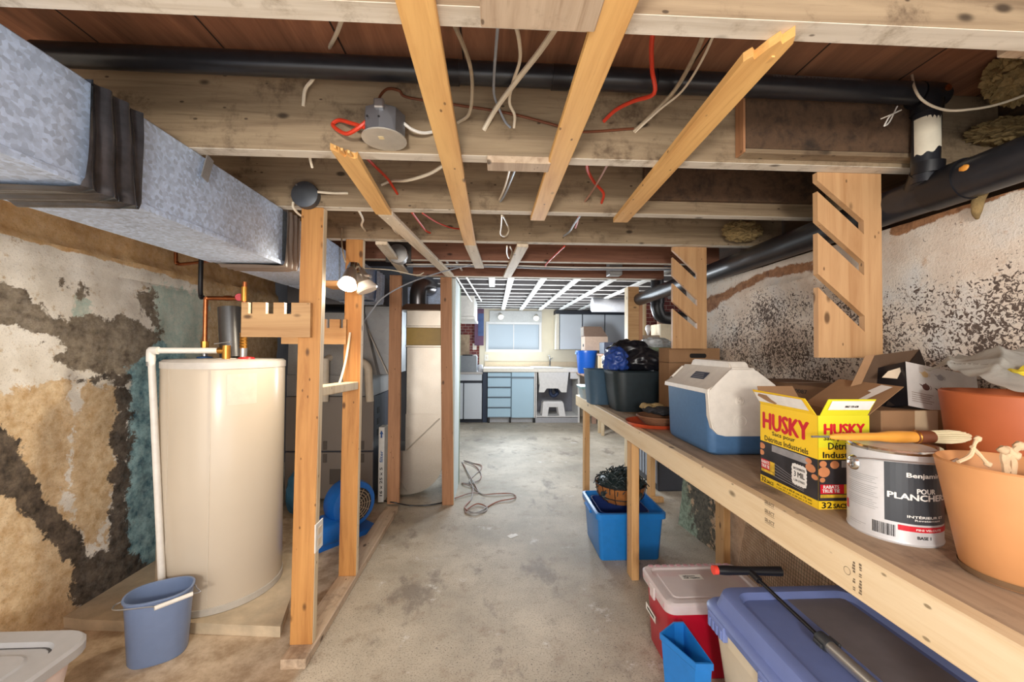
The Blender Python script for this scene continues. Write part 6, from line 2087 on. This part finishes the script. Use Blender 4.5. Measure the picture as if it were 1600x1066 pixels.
nu, nv = 46, 46
for i in range(nu + 1):
    tube(bm, [fm(i / nu, j / 6) for j in range(7)], 0.0007, 3, False, caps=False)
for j in range(nv + 1):
    tube(bm, [fm(i / 6, j / nv) for i in range(7)], 0.0007, 3, False, caps=False)
tag(obj('wire_mesh', bm, plain('rusty_wire', (96, 80, 64), 0.6, 0.3)), 'rusty wire mesh sheet leaning on the wall under the bench', 'wire mesh')

# ---------------------------------------------------------------- ribbed grey bin beyond the bench
t = thing('storage_bin', 'big ribbed grey bin beyond the back leg of the bench', 'bin', (1.6, 3.75, 0))
m_rb = plain('steel_blue_bin', (92, 102, 120), 0.4)
m_rbd = plain('dark_bin_end', (46, 48, 56), 0.5)
sx0 = pt(1012, 720, Y=3.6).x
obj('bin', box(B(), sx0, sx0 + 0.5, 3.36, 4.0, 0.0, 0.74, 0.01, 2), m_rbd, t)
for k in range(9):
    y = 3.4 + k * 0.07
    bm = B()
    box(bm, sx0 - 0.012, sx0 + 0.005, y - 0.022, y + 0.022, 0.06, 0.72, 0.006, 1)
    obj('rib', bm, plain('pale_rib', (150, 158, 172), 0.4), t)

# ---------------------------------------------------------------- extension cord on the floor
P = [(690, 786), (715, 778), (735, 772), (748, 770), (738, 762), (727, 758), (722, 755), (735, 756), (748, 752), (752, 742), (744, 730), (725, 721), (740, 724), (752, 728), (751, 735), (742, 742), (734, 752), (739, 764), (736, 780), (726, 794), (740, 803), (757, 800), (760, 793), (745, 789), (728, 798), (732, 803), (748, 802), (765, 790), (780, 784), (800, 781), (806, 776), (798, 772), (775, 773), (752, 772), (742, 758), (734, 745), (722, 722)]
pts_ = []
for k, (a, b) in enumerate(P):
    q = pt(a, b, z=0.006)
    q.z = 0.0055 + 0.004 * (k % 3)
    pts_.append(q)
t_ = NT('grey_brown_cord')
nz = t_.noise(3.0, None, 3)
m_cord = t_.out(t_.ramp(nz, (0.42, lin(150, 146, 144)), (0.56, lin(150, 92, 70))), 0.5)
tag(obj('extension_cord', tube(B(), pts_, 0.005, 8, k=5), m_cord, None, True), 'grey and reddish extension cord loosely coiled on the concrete floor', 'cord')
P = [(600, 783), (618, 786), (640, 790), (665, 790), (690, 786), (705, 781)]
tag(obj('extension_cord', tube(B(), [pt(a, b, z=0.05 if k < 2 else 0.006) for k, (a, b) in enumerate(P)], 0.005, 8, k=5), c_black, None, True), 'black cord crossing the floor plate in front of the sheet-metal boot', 'cord')
tag(obj('paper_scrap', polypatch(polypatch(B(), plane_fn((0, 0, 0.001), (1, 0, 0), (0, 1, 0)), [tuple(pt(a, b, z=0.0).xy) for a, b in ((792, 838), (806, 834), (810, 837), (798, 842))], 0.0005), plane_fn((0, 0, 0.002), (1, 0, 0), (0, 1, 0)), [tuple(pt(a, b, z=0.0).xy) for a, b in ((792, 838), (800, 835), (803, 838))], 0.0005), c_paperw), 'small white paper scrap on the open concrete floor', 'scrap')
# ---------------------------------------------------------------- kitchen along the far wall
m_kb = plain('pale_blue_cabinet', (178, 210, 228), 0.45, var=0.02, scale=3)
m_kw = plain('pale_grey_cabinet', (208, 216, 224), 0.45, var=0.02, scale=3)
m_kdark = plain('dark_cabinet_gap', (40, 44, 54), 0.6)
m_kwht = plain('white_cabinet_edge', (226, 224, 220), 0.5)
KF = 6.5      # cabinet fronts
X = lambda px, y=KF: pt(px, 600, Y=y).x
Zk = lambda py, y=KF: pt(800, py, Y=y).z
# left base cabinet
zt_ = Zk(585)
t = thing('base_cabinet', 'pale grey base cabinet at the far left, under the grey steel box', 'cabinet', (X(735), 6.7, 0))
obj('body', box(B(), X(700), X(753), KF + .02, 7.0, 0.06, zt_, .003, 1), m_kdark, t)
obj('drawer_front', box(B(), X(700), X(753), KF, KF + .02, Zk(595), zt_, .004, 1), m_kw, t)
obj('door', box(B(), X(700), X(723.5), KF, KF + .02, Zk(655), Zk(599), .004, 1), m_kw, t)
obj('door', box(B(), X(725), X(753), KF, KF + .02, Zk(655), Zk(599), .004, 1), m_kw, t)
obj('plinth', box(B(), X(700), X(753), KF + .05, 6.9, 0.0, 0.06), m_kdark, t)
tag(obj('countertop', box(B(), X(700), X(754), KF - .03, KY - .002, zt_ + .001, zt_ + 0.035, .004, 1), plain('grey_worktop', (188, 182, 178), 0.5)), 'grey worktop over the far left base cabinet', 'worktop')
# gap filler panel
tag(obj('filler_panel', box(B(), X(754), X(761.5), KF + .04, 7.05, 0.0, Zk(582), .002, 1), plain('navy_filler', (38, 52, 74), 0.5)), 'dark navy filler panel between the grey and blue base cabinets', 'panel')
# blue cabinet with drawers and door
t = thing('base_cabinet', 'pale blue base cabinet with drawers below the kitchen window', 'cabinet', (X(800), 6.7, 0))
zt2 = Zk(582)
obj('body', box(B(), X(762), X(836), KF + .02, 7.0, 0.09, zt2, .003, 1), plain('slate_cabinet_carcass', (96, 116, 130), 0.5), t)
ys = [(583, 589), (591, 605), (607, 620.5), (622.5, 636.5), (638.5, 652)]
for a, b in ys:
    d = obj('drawer', box(B(), X(762), X(798), KF, KF + .02, Zk(b), Zk(a), .004, 1), m_kb, t)
    obj('finger_pull', box(B(), X(762), X(798), KF - 0.006, KF + .0, Zk(b) - .003, Zk(b) + .008, .002, 1), plain('grey_pull', (132, 148, 160), 0.4), d)
d = obj('door', box(B(), X(799.5), X(834), KF, KF + .02, Zk(653), Zk(591), .004, 1), m_kb, t)
obj('finger_pull', box(B(), X(799.5), X(834), KF - .006, KF, Zk(592), Zk(590), .002, 1), MAT['grey_pull'], d)
obj('rail', box(B(), X(799.5), X(836), KF, KF + .02, Zk(589), zt2, .003, 1), m_kb, t)
obj('end_panel', box(B(), X(834.5), X(836.3), KF - .002, 7.0, 0.08, zt2, .002, 1), m_kwht, t)
for px in (762.5, 796, 833):
    obj('foot', box(B(), X(px), X(px + 3), KF + .01, KF + .05, 0, 0.09), c_black, t)
obj('plinth', box(B(), X(764), X(834), KF + .06, KF + .08, 0.0, 0.09), plain('grey_plinth', (176, 176, 178), 0.6), t)
# counter
zc1, zc0 = Zk(576), Zk(581.5)
tag(obj('countertop', box(B(), X(755), X(905), KF - .03, KY - .002, zc0 + .001, zc1 + .004, .004, 1), plain('cream_countertop', (238, 232, 218), 0.4)), 'cream countertop with the laundry sink below the kitchen window', 'worktop')
tag(obj('backsplash', box(B(), X(757, KY), X(905, KY), KY - .022, KY - .003, zc1 + .005, zc1 + .09, .003, 1), plain('beige_backsplash', (222, 202, 172), 0.5)), 'beige backsplash strip behind the cream countertop', 'backsplash')
# sink base, open
t = thing('sink_cabinet', 'open white sink cabinet around the laundry tub', 'cabinet', (X(870), 6.7, 0))
obj('side_panel', box(B(), X(837.2), X(839), KF + .02, 7.0, 0.0, zc0, .002, 1), m_kwht, t)
obj('side_panel', box(B(), X(903), X(906), KF, 7.0, 0.0, zc0, .002, 1), m_kwht, t)
obj('floor_panel', box(B(), X(839), X(903), KF + .0, 7.0, Zk(652), Zk(650.5), .002, 1), m_kwht, t)
obj('kick_board', box(B(), X(836.8), X(903), KF, KF + .02, 0.0, Zk(653), .002, 1), plain('grey_kick', (168, 168, 172), 0.5), t)
obj('back_panel', box(B(), X(839), X(903), 6.98, 7.0, Zk(650), zc0, .001, 1), plain('dim_back_panel', (120, 120, 128), 0.7), t)
obj('rail', box(B(), X(891), X(903), KF, KF + .02, Zk(592), zc0, .002, 1), m_kwht, t)
t = thing('laundry_sink', 'deep white laundry sink hanging below the cream countertop', 'sink', (X(863), 6.65, Zk(612)))
zs1, zs0 = zc0 - .001, Zk(602)
loft(b := B(), [([(X(843), KF - .02), (X(886), KF - .02), (X(886), 6.95), (X(843), 6.95)], zs0), ([(X(841), KF - .03), (X(888), KF - .03), (X(888), 6.95), (X(841), 6.95)], zs1)])
obj('basin', b, m_kwht, t)
zsb = Zk(613)
obj('apron', prism(B(), [(X(843), zs0), (X(886), zs0), (X(885), zsb), (X(877), zsb), (X(872), Zk(607)), (X(854), Zk(607)), (X(850), zsb), (X(842), zsb)], XZ, KF - .018, KF + 0.0), m_kwht, t)
obj('drain_trap', tube(B(), [(X(863), 6.7, zs0), (X(863), 6.7, zs0 - .15), (X(868), 6.7, zs0 - .2), (X(874), 6.7, zs0 - .15), (X(874), 6.9, zs0 - .1)], 0.03, 10), plain('dark_blue_trap', (40, 54, 84), 0.5), t, True)
obj('rim', box(B(), X(833), X(880), KF - .035, 6.98, zc1 + .005, zc1 + .016, .004, 1), m_kwht, t)
t = thing('faucet', 'small faucet on the sink beneath the kitchen window', 'faucet', (X(859, 6.95), 6.95, zc1 + .016))
fx_ = X(859, 6.95)
obj('spout', tube(B(), [(fx_, 6.95, zc1 + .016), (fx_, 6.95, zc1 + .14), (fx_ - .01, 6.93, zc1 + .2), (fx_ - .03, 6.85, zc1 + .21)], 0.013, 8), c_chrome, t, True)
obj('lever', tube(B(), [(fx_ + .0, 6.95, zc1 + .12), (fx_ + .045, 6.93, zc1 + .17)], 0.009, 8, False), c_chrome, t, True)
# step stool in the sink cabinet
t = thing('step_stool', 'white plastic step stool inside the open sink cabinet', 'stool', (X(863), 6.62, Zk(650)))
zq0, zq1 = Zk(650.4), Zk(628)
st = plain('white_stool_plastic', (226, 224, 222), 0.5)
obj('top', loft(B(), [([(X(848.5), 6.53), (X(881), 6.53), (X(881), 6.72), (X(848.5), 6.72)], zq1 - .03), ([(X(850), 6.535), (X(879.5), 6.535), (X(879.5), 6.715), (X(850), 6.715)], zq1)]), st, t)
for xa, xb, xc, xd in ((847, 856, 849, 859), (874, 884, 871, 881)):
    for ya, yb in ((6.505, 6.53), (6.72, 6.745)):
        yy = 6.53 if ya < 6.6 else 6.70
        obj('leg', loft(B(), [([(X(xa), ya), (X(xb), ya), (X(xb), yb), (X(xa), yb)], zq0), ([(X(xc), yy), (X(xd), yy), (X(xd), yy + .02), (X(xc), yy + .02)], zq1 - .03)]), st, t)
obj('front_apron', box(B(), X(856), X(874), 6.52, 6.535, zq1 - .09, zq1 - .03), st, t)
# steel box and canisters at the left end
t = thing('steel_box', 'grey steel box on the far left worktop', 'box', (X(728), 6.75, zt_ + .036))
zz1 = Zk(556.5)
obj('body', box(B(), X(705), X(744.5), 6.52, 6.85, zt_ + .036, zz1, .006, 1), plain('grey_enamel', (138, 144, 150), 0.4), t)
obj('top_bar', box(B(), X(722), X(738), 6.55, 6.6, zz1, zz1 + .018, .002, 1), c_black, t)
obj('lamp_bracket', box(B(), X(740), X(744), 6.55, 6.6, zz1, zz1 + .02, .002, 1), c_steel, t)
tag(obj('jar', lathe(B(), [(.04, 0), (.043, .01), (.043, .1), (.036, .115)], (X(750), 6.6, zt_ + .036), 16), plain('pale_jar', (206, 206, 212), 0.3), None, True), 'pale jar beside the grey steel box', 'jar')
tag(obj('wood_strip', box(B(), X(732, 6.9), X(738, 6.9), 6.9, 6.94, zz1 - .2, pt(735, 505, Y=6.9).z, .002, 1), w_studp), 'upright pale wood strip behind the grey steel box', 'wood strip') if False else None
for lab, px, py in (('light switch on the brick chase left of the window', 741.5, 542), ('wall outlet below the left corner of the window', 760, 559)):
    q = pt(px, py, Y=KY)
    t = thing('outlet', lab, 'outlet', (q.x, KY, q.z - .05))
    yy = KY + .019 if px < 750 else KY - .001
    obj('cover_plate', box(B(), q.x - .035, q.x + .035, yy - .008, yy, q.z - .055, q.z + .055, .002, 1), c_white, t)
    obj('switch', box(B(), q.x - .01, q.x + .01, yy - .012, yy - .008, q.z - .02, q.z + .02, .001, 1), c_cable, t)
# flood light bar above the window
zb = pt(800, 492, Y=KY - .05).z
t = thing('spot_light_bar', 'white board with two flood lamps above the kitchen window', 'lamp', (X(800, KY), KY - .05, zb))
obj('board', box(B(), X(764, KY), X(846, KY), KY - .03, KY - .002, pt(800, 504, Y=KY).z, pt(800, 486, Y=KY).z, .003, 1), plain('pale_board', (214, 216, 216), 0.6), t)
t_ = NT('warm_lit_lamp')
m_kl = t_.out(lin(255, 248, 230), 0.4, **{'Emission Color': lin(255, 246, 224), 'Emission Strength': 3.0})
for px, py in ((782, 497), (838, 499)):
    q = pt(px, py - 4, Y=KY - .1)
    dv = Vector((0.15 if px < 800 else -.15, -0.75, -0.6)).normalized()
    obj('lamp_holder', lathe(B(), [(.02, -.06), (.03, -.03), (.045, .03), (.05, .05)], q, 16, axisM(dv)), c_white, t, True)
    obj('bulb', lathe(B(), [(.046, .05), (.044, .06), (.02, .066)], q, 16, axisM(dv)), m_kl, t, True)
    light('kitchen_flood_light', 'SPOT', q + dv * 0.09, 3.5, (1.0, 0.96, 0.88), 0.05, q + dv, spot_size=radians(140), spot_blend=0.5)
# wall cabinets
UF = 6.82
XU = lambda px: pt(px, 500, Y=UF).x
zu1, zu0 = pt(900, 491, Y=UF).z, pt(900, 546, Y=UF).z
t = thing('wall_cabinet', 'row of three pale grey wall cabinet doors right of the window', 'cabinet', (XU(925), 7.0, zu0))
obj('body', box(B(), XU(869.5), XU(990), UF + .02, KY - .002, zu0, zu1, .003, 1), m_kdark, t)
obj('side_panel', box(B(), XU(869), XU(874), UF + .01, KY - .003, zu0 - .004, zu1, .002, 1), plain('cream_cabinet_side', (232, 224, 206), 0.5), t)
for a, b in ((875, 909.5), (911, 944.5), (946, 990)):
    obj('door', box(B(), XU(a), XU(b), UF, UF + .02, zu0, zu1 - .004, .004, 1), m_kw, t)
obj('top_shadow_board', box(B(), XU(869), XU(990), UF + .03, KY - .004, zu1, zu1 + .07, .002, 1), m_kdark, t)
# side table with pail, boxes
t = thing('side_table', 'low brown-topped table at the right end of the kitchen counter', 'table', (X(935, 6.2), 6.3, 0))
zt3 = pt(930, 584, Y=6.1).z
tx0_, tx1_ = X(908.5, 6.1), X(975, 6.1)
obj('top', box(B(), tx0_, tx1_, 5.95, 6.47, zt3 - .03, zt3, .003, 1), w_pink, t)
for x in (tx0_ + .28, tx1_ - .05):
    for y in (5.98, 6.43):
        obj('leg', box(B(), x - .035, x + .035, y - .02, y + .02, 0, zt3 - .03, .003, 1), w_pink, t)
pc = Vector((pt(921, 560, Y=6.0).x, 6.2, zt3 + .0))
hpl = pt(921, 548, Y=6.2).z - zt3
t = thing('pail', 'bright blue pail on the side table at the end of the counter', 'pail', pc)
obj('pail', lathe(B(), [(.125, 0), (.13, .01), (.158, hpl - .03), (.168, hpl - .028), (.168, hpl), (.155, hpl), (.12, .02)], pc, 32), plain('bright_blue_pail', (30, 96, 196), 0.3), t, True)
obj('handle_lug', box(B(), pc.x - .175, pc.x - .155, pc.y - .02, pc.y + .02, hpl + zt3 - .06, hpl + zt3 - .02, .004, 1), plain('pale_blue_lug', (150, 190, 226), 0.4), t)
pz = zt3 + hpl + 0.002
t = thing('cardboard_box', 'pale cardboard box with cut-out hole sitting on the blue pail', 'box', (pc.x + .08, 6.3, pz))
XB = lambda px: pt(px, 540, Y=6.15).x
zz_ = pt(935, 526, Y=6.15).z
obj('carton', box(B(), XB(914), XB(950), 6.15, 6.42, pz, zz_, .003, 1), plain('pinkish_cardboard', (206, 178, 156), 0.7), t)
obj('side_hole', box(B(), XB(914) - .002, XB(914) + .001, 6.22, 6.3, pz + .06, pz + .1), c_ink, t)
t = thing('cardboard_box', 'open brown box with striped side atop the pale cardboard box', 'box', (pc.x + .1, 6.35, zz_))
zz2_ = pt(928, 511, Y=6.3).z
bm = loft(B(), [([(XB(914), 6.18), (XB(950), 6.18), (XB(950), 6.42), (XB(914), 6.42)], zz_ + .001), ([(XB(913), 6.2), (XB(941), 6.2), (XB(941), 6.42), (XB(913), 6.42)], zz2_)])
obj('carton', bm, plain('shaded_cardboard', (128, 104, 88), 0.8), t)
bm = B()
for k in range(5):
    bar(bm, (XB(912.5) - .003, 6.2 + k * .04, zz2_ - .01), (XB(913) - .003, 6.22 + k * .04, zz_ + .01), .008, .003)
obj('printed_stripes', bm, c_paperw, t)
q = pt(957, 540, Y=5.6)
t = thing('storage_box', 'dark grey printed box standing behind the garbage bags', 'box', (q.x, 5.7, 0.9))
Xs = lambda px: pt(px, 540, Y=5.5).x
zl0, zl1 = pt(955, 553, Y=5.5).z, pt(955, 535, Y=5.5).z
obj('carton', box(B(), Xs(944), Xs(970), 5.5, 5.75, zl0, zl1, .003, 1), plain('dark_printed_carton', (62, 66, 80), 0.5), t)
obj('printed_ring', lathe(B(), [(.035, 0), (.035, .002), (.024, .002)], (Xs(955), 5.499, (zl0 + zl1) / 2), 20, axisM((0, -1, 0))), c_paperw, t, True)
t = thing('side_table', 'narrow bare wooden stand under the dark grey printed box', 'stand', (q.x, 5.6, 0))
obj('top', box(B(), Xs(940), Xs(975), 5.5, 5.75, zl0 - .03, zl0 - .001, .003, 1), w_pink, t)
for x in (Xs(941), Xs(971)):
    for y in (5.52, 5.70):
        obj('leg', box(B(), x, x + .04, y, y + .04, 0.0, zl0 - .03, .003, 1), w_studp, t)
# storage shelf against the brick beyond the right wall
Xr = lambda px: pt(px, 520, Y=4.6).x
zr = lambda py: pt(1020, py, Y=4.6).z
for k, (a, b, m) in enumerate(((994, 1000, w_pink), (1005, 1011, w_studp), (1032, 1037, w_pink))):
    tag(obj('stud', box(B(), Xr(a), Xr(b), 4.62, 4.7, 0, 1.86, .003, 1), m), 'bare stud on the storage wall, ' + ('nearest the pale post', 'pinkish white and behind the black elbow', 'right of the black elbow')[k], 'stud')
struct('wall_storage_upper', box(B(), 1.80, 3.0, 4.75, 4.85, 1.2, 1.9), m_brickm)
t = thing('crate', 'plain wooden crate front on the storage shelf, with a black clip', 'crate', (Xr(1010), 4.4, zr(545)))
Xc = lambda px: pt(px, 540, Y=4.3).x
zq = lambda py: pt(1010, py, Y=4.3).z
obj('front_panel', box(B(), Xc(990), Xc(1030), 4.3, 4.33, zq(552), zq(524), .003, 1), wood('grey_crate_board', (176, 158, 140), (138, 120, 104), 0, 0.7, False), t)
obj('side_panel', box(B(), Xc(1028), Xc(1030), 4.33, 4.58, zq(552), zq(524), .003, 1), MAT['grey_crate_board'], t)
obj('side_panel', box(B(), Xc(990), Xc(992), 4.33, 4.58, zq(552), zq(524), .003, 1), MAT['grey_crate_board'], t)
obj('clip', box(B(), Xc(1000), Xc(1007), 4.292, 4.3, zq(531), zq(529), .002, 1), c_black, t)
t = thing('shelf', 'storage shelf carrying the wooden crate, beyond the bench', 'shelf', (Xc(1020), 4.45, 0))
obj('board', box(B(), Xc(985), 2.58, 4.25, 4.6, zq(555), zq(552) - .001, .003, 1), w_pine, t)
for x in (Xc(988), 2.52):
    obj('leg', box(B(), x, x + .04, 4.3, 4.34, 0, zq(555), .003, 1), w_pine, t)
tag(obj('carton', box(B(), Xc(1031), Xc(1075), 4.28, 4.55, zq(552), zq(506), .003, 1), plain('cream_carton', (232, 216, 186), 0.6)), 'cream carton on the storage shelf, below the black elbow', 'box')
tag(obj('light_bulb', lathe(B(), [(.012, .0), (.016, .03), (.03, .06), (.034, .085), (.024, .11), (.006, .12)], (Xc(1016), 4.36, zq(524) - .0), 16), plain('white_glass_bulb', (226, 222, 220), 0.2), None, True), 'white light bulb standing on the wooden crate', 'bulb')
# white duct across the kitchen ceiling
t = thing('duct', 'round white duct across the kitchen ceiling, right of the window', 'duct', (1.7, 5.2, 1.7))
dz = KZ - 0.098
obj('duct_section', tube(B(), [(pt(925, 470, Y=5.3).x, 5.3, dz), (2.55, 5.3, dz)], 0.094, 24, False), plain('white_duct', (214, 216, 220), 0.5), t, True)
tag(obj('duct_boot', box(B(), pt(950, 420, Y=2.9).x, pt(970, 420, Y=2.9).x, 2.86, 2.95, pt(960, 431, Y=2.9).z, SUB - .001, .004, 1), m_galvg), 'small sheet-metal duct boot hanging before the reddish beam', 'duct boot')
# wall box left of window beyond the partition
q0 = pt(728, 455, Y=5.2)
t = thing('wall_cabinet', 'white hanging box with sloped lid beyond the partition', 'cabinet', (q0.x, 5.4, 1.5))
Xw = lambda px: pt(px, 480, Y=5.3).x
zw = lambda py: pt(735, py, Y=5.3).z
obj('body', box(B(), Xw(712), Xw(741), 5.3, 6.3, zw(497), zw(462), .004, 1), c_white, t)
obj('rim', box(B(), Xw(712), Xw(742.5), 5.285, 6.3, zw(499), zw(495), .003, 1), c_white, t)
q = pt(748, 505, Y=6.95)
t = thing('panel', 'purple and blue panel leaning on the wall left of the kitchen window', 'panel', (q.x, 7.0, pt(748, 545, Y=7).z))
Xp = lambda px: pt(px, 505, Y=7.05).x
zp_ = lambda py: pt(748, py, Y=7.05).z
obj('sheet', box(B(), Xp(741.5), Xp(756), 7.05, 7.07, zp_(540), zp_(478), .002, 1), plain('plum_panel', (106, 70, 100), 0.5, var=0.2, scale=8), t)
obj('blue_patch', box(B(), Xp(747), Xp(756), 7.045, 7.05, zp_(525), zp_(490), .001, 1), plain('blue_patch_paint', (70, 96, 150), 0.5, var=0.2, scale=8), t)
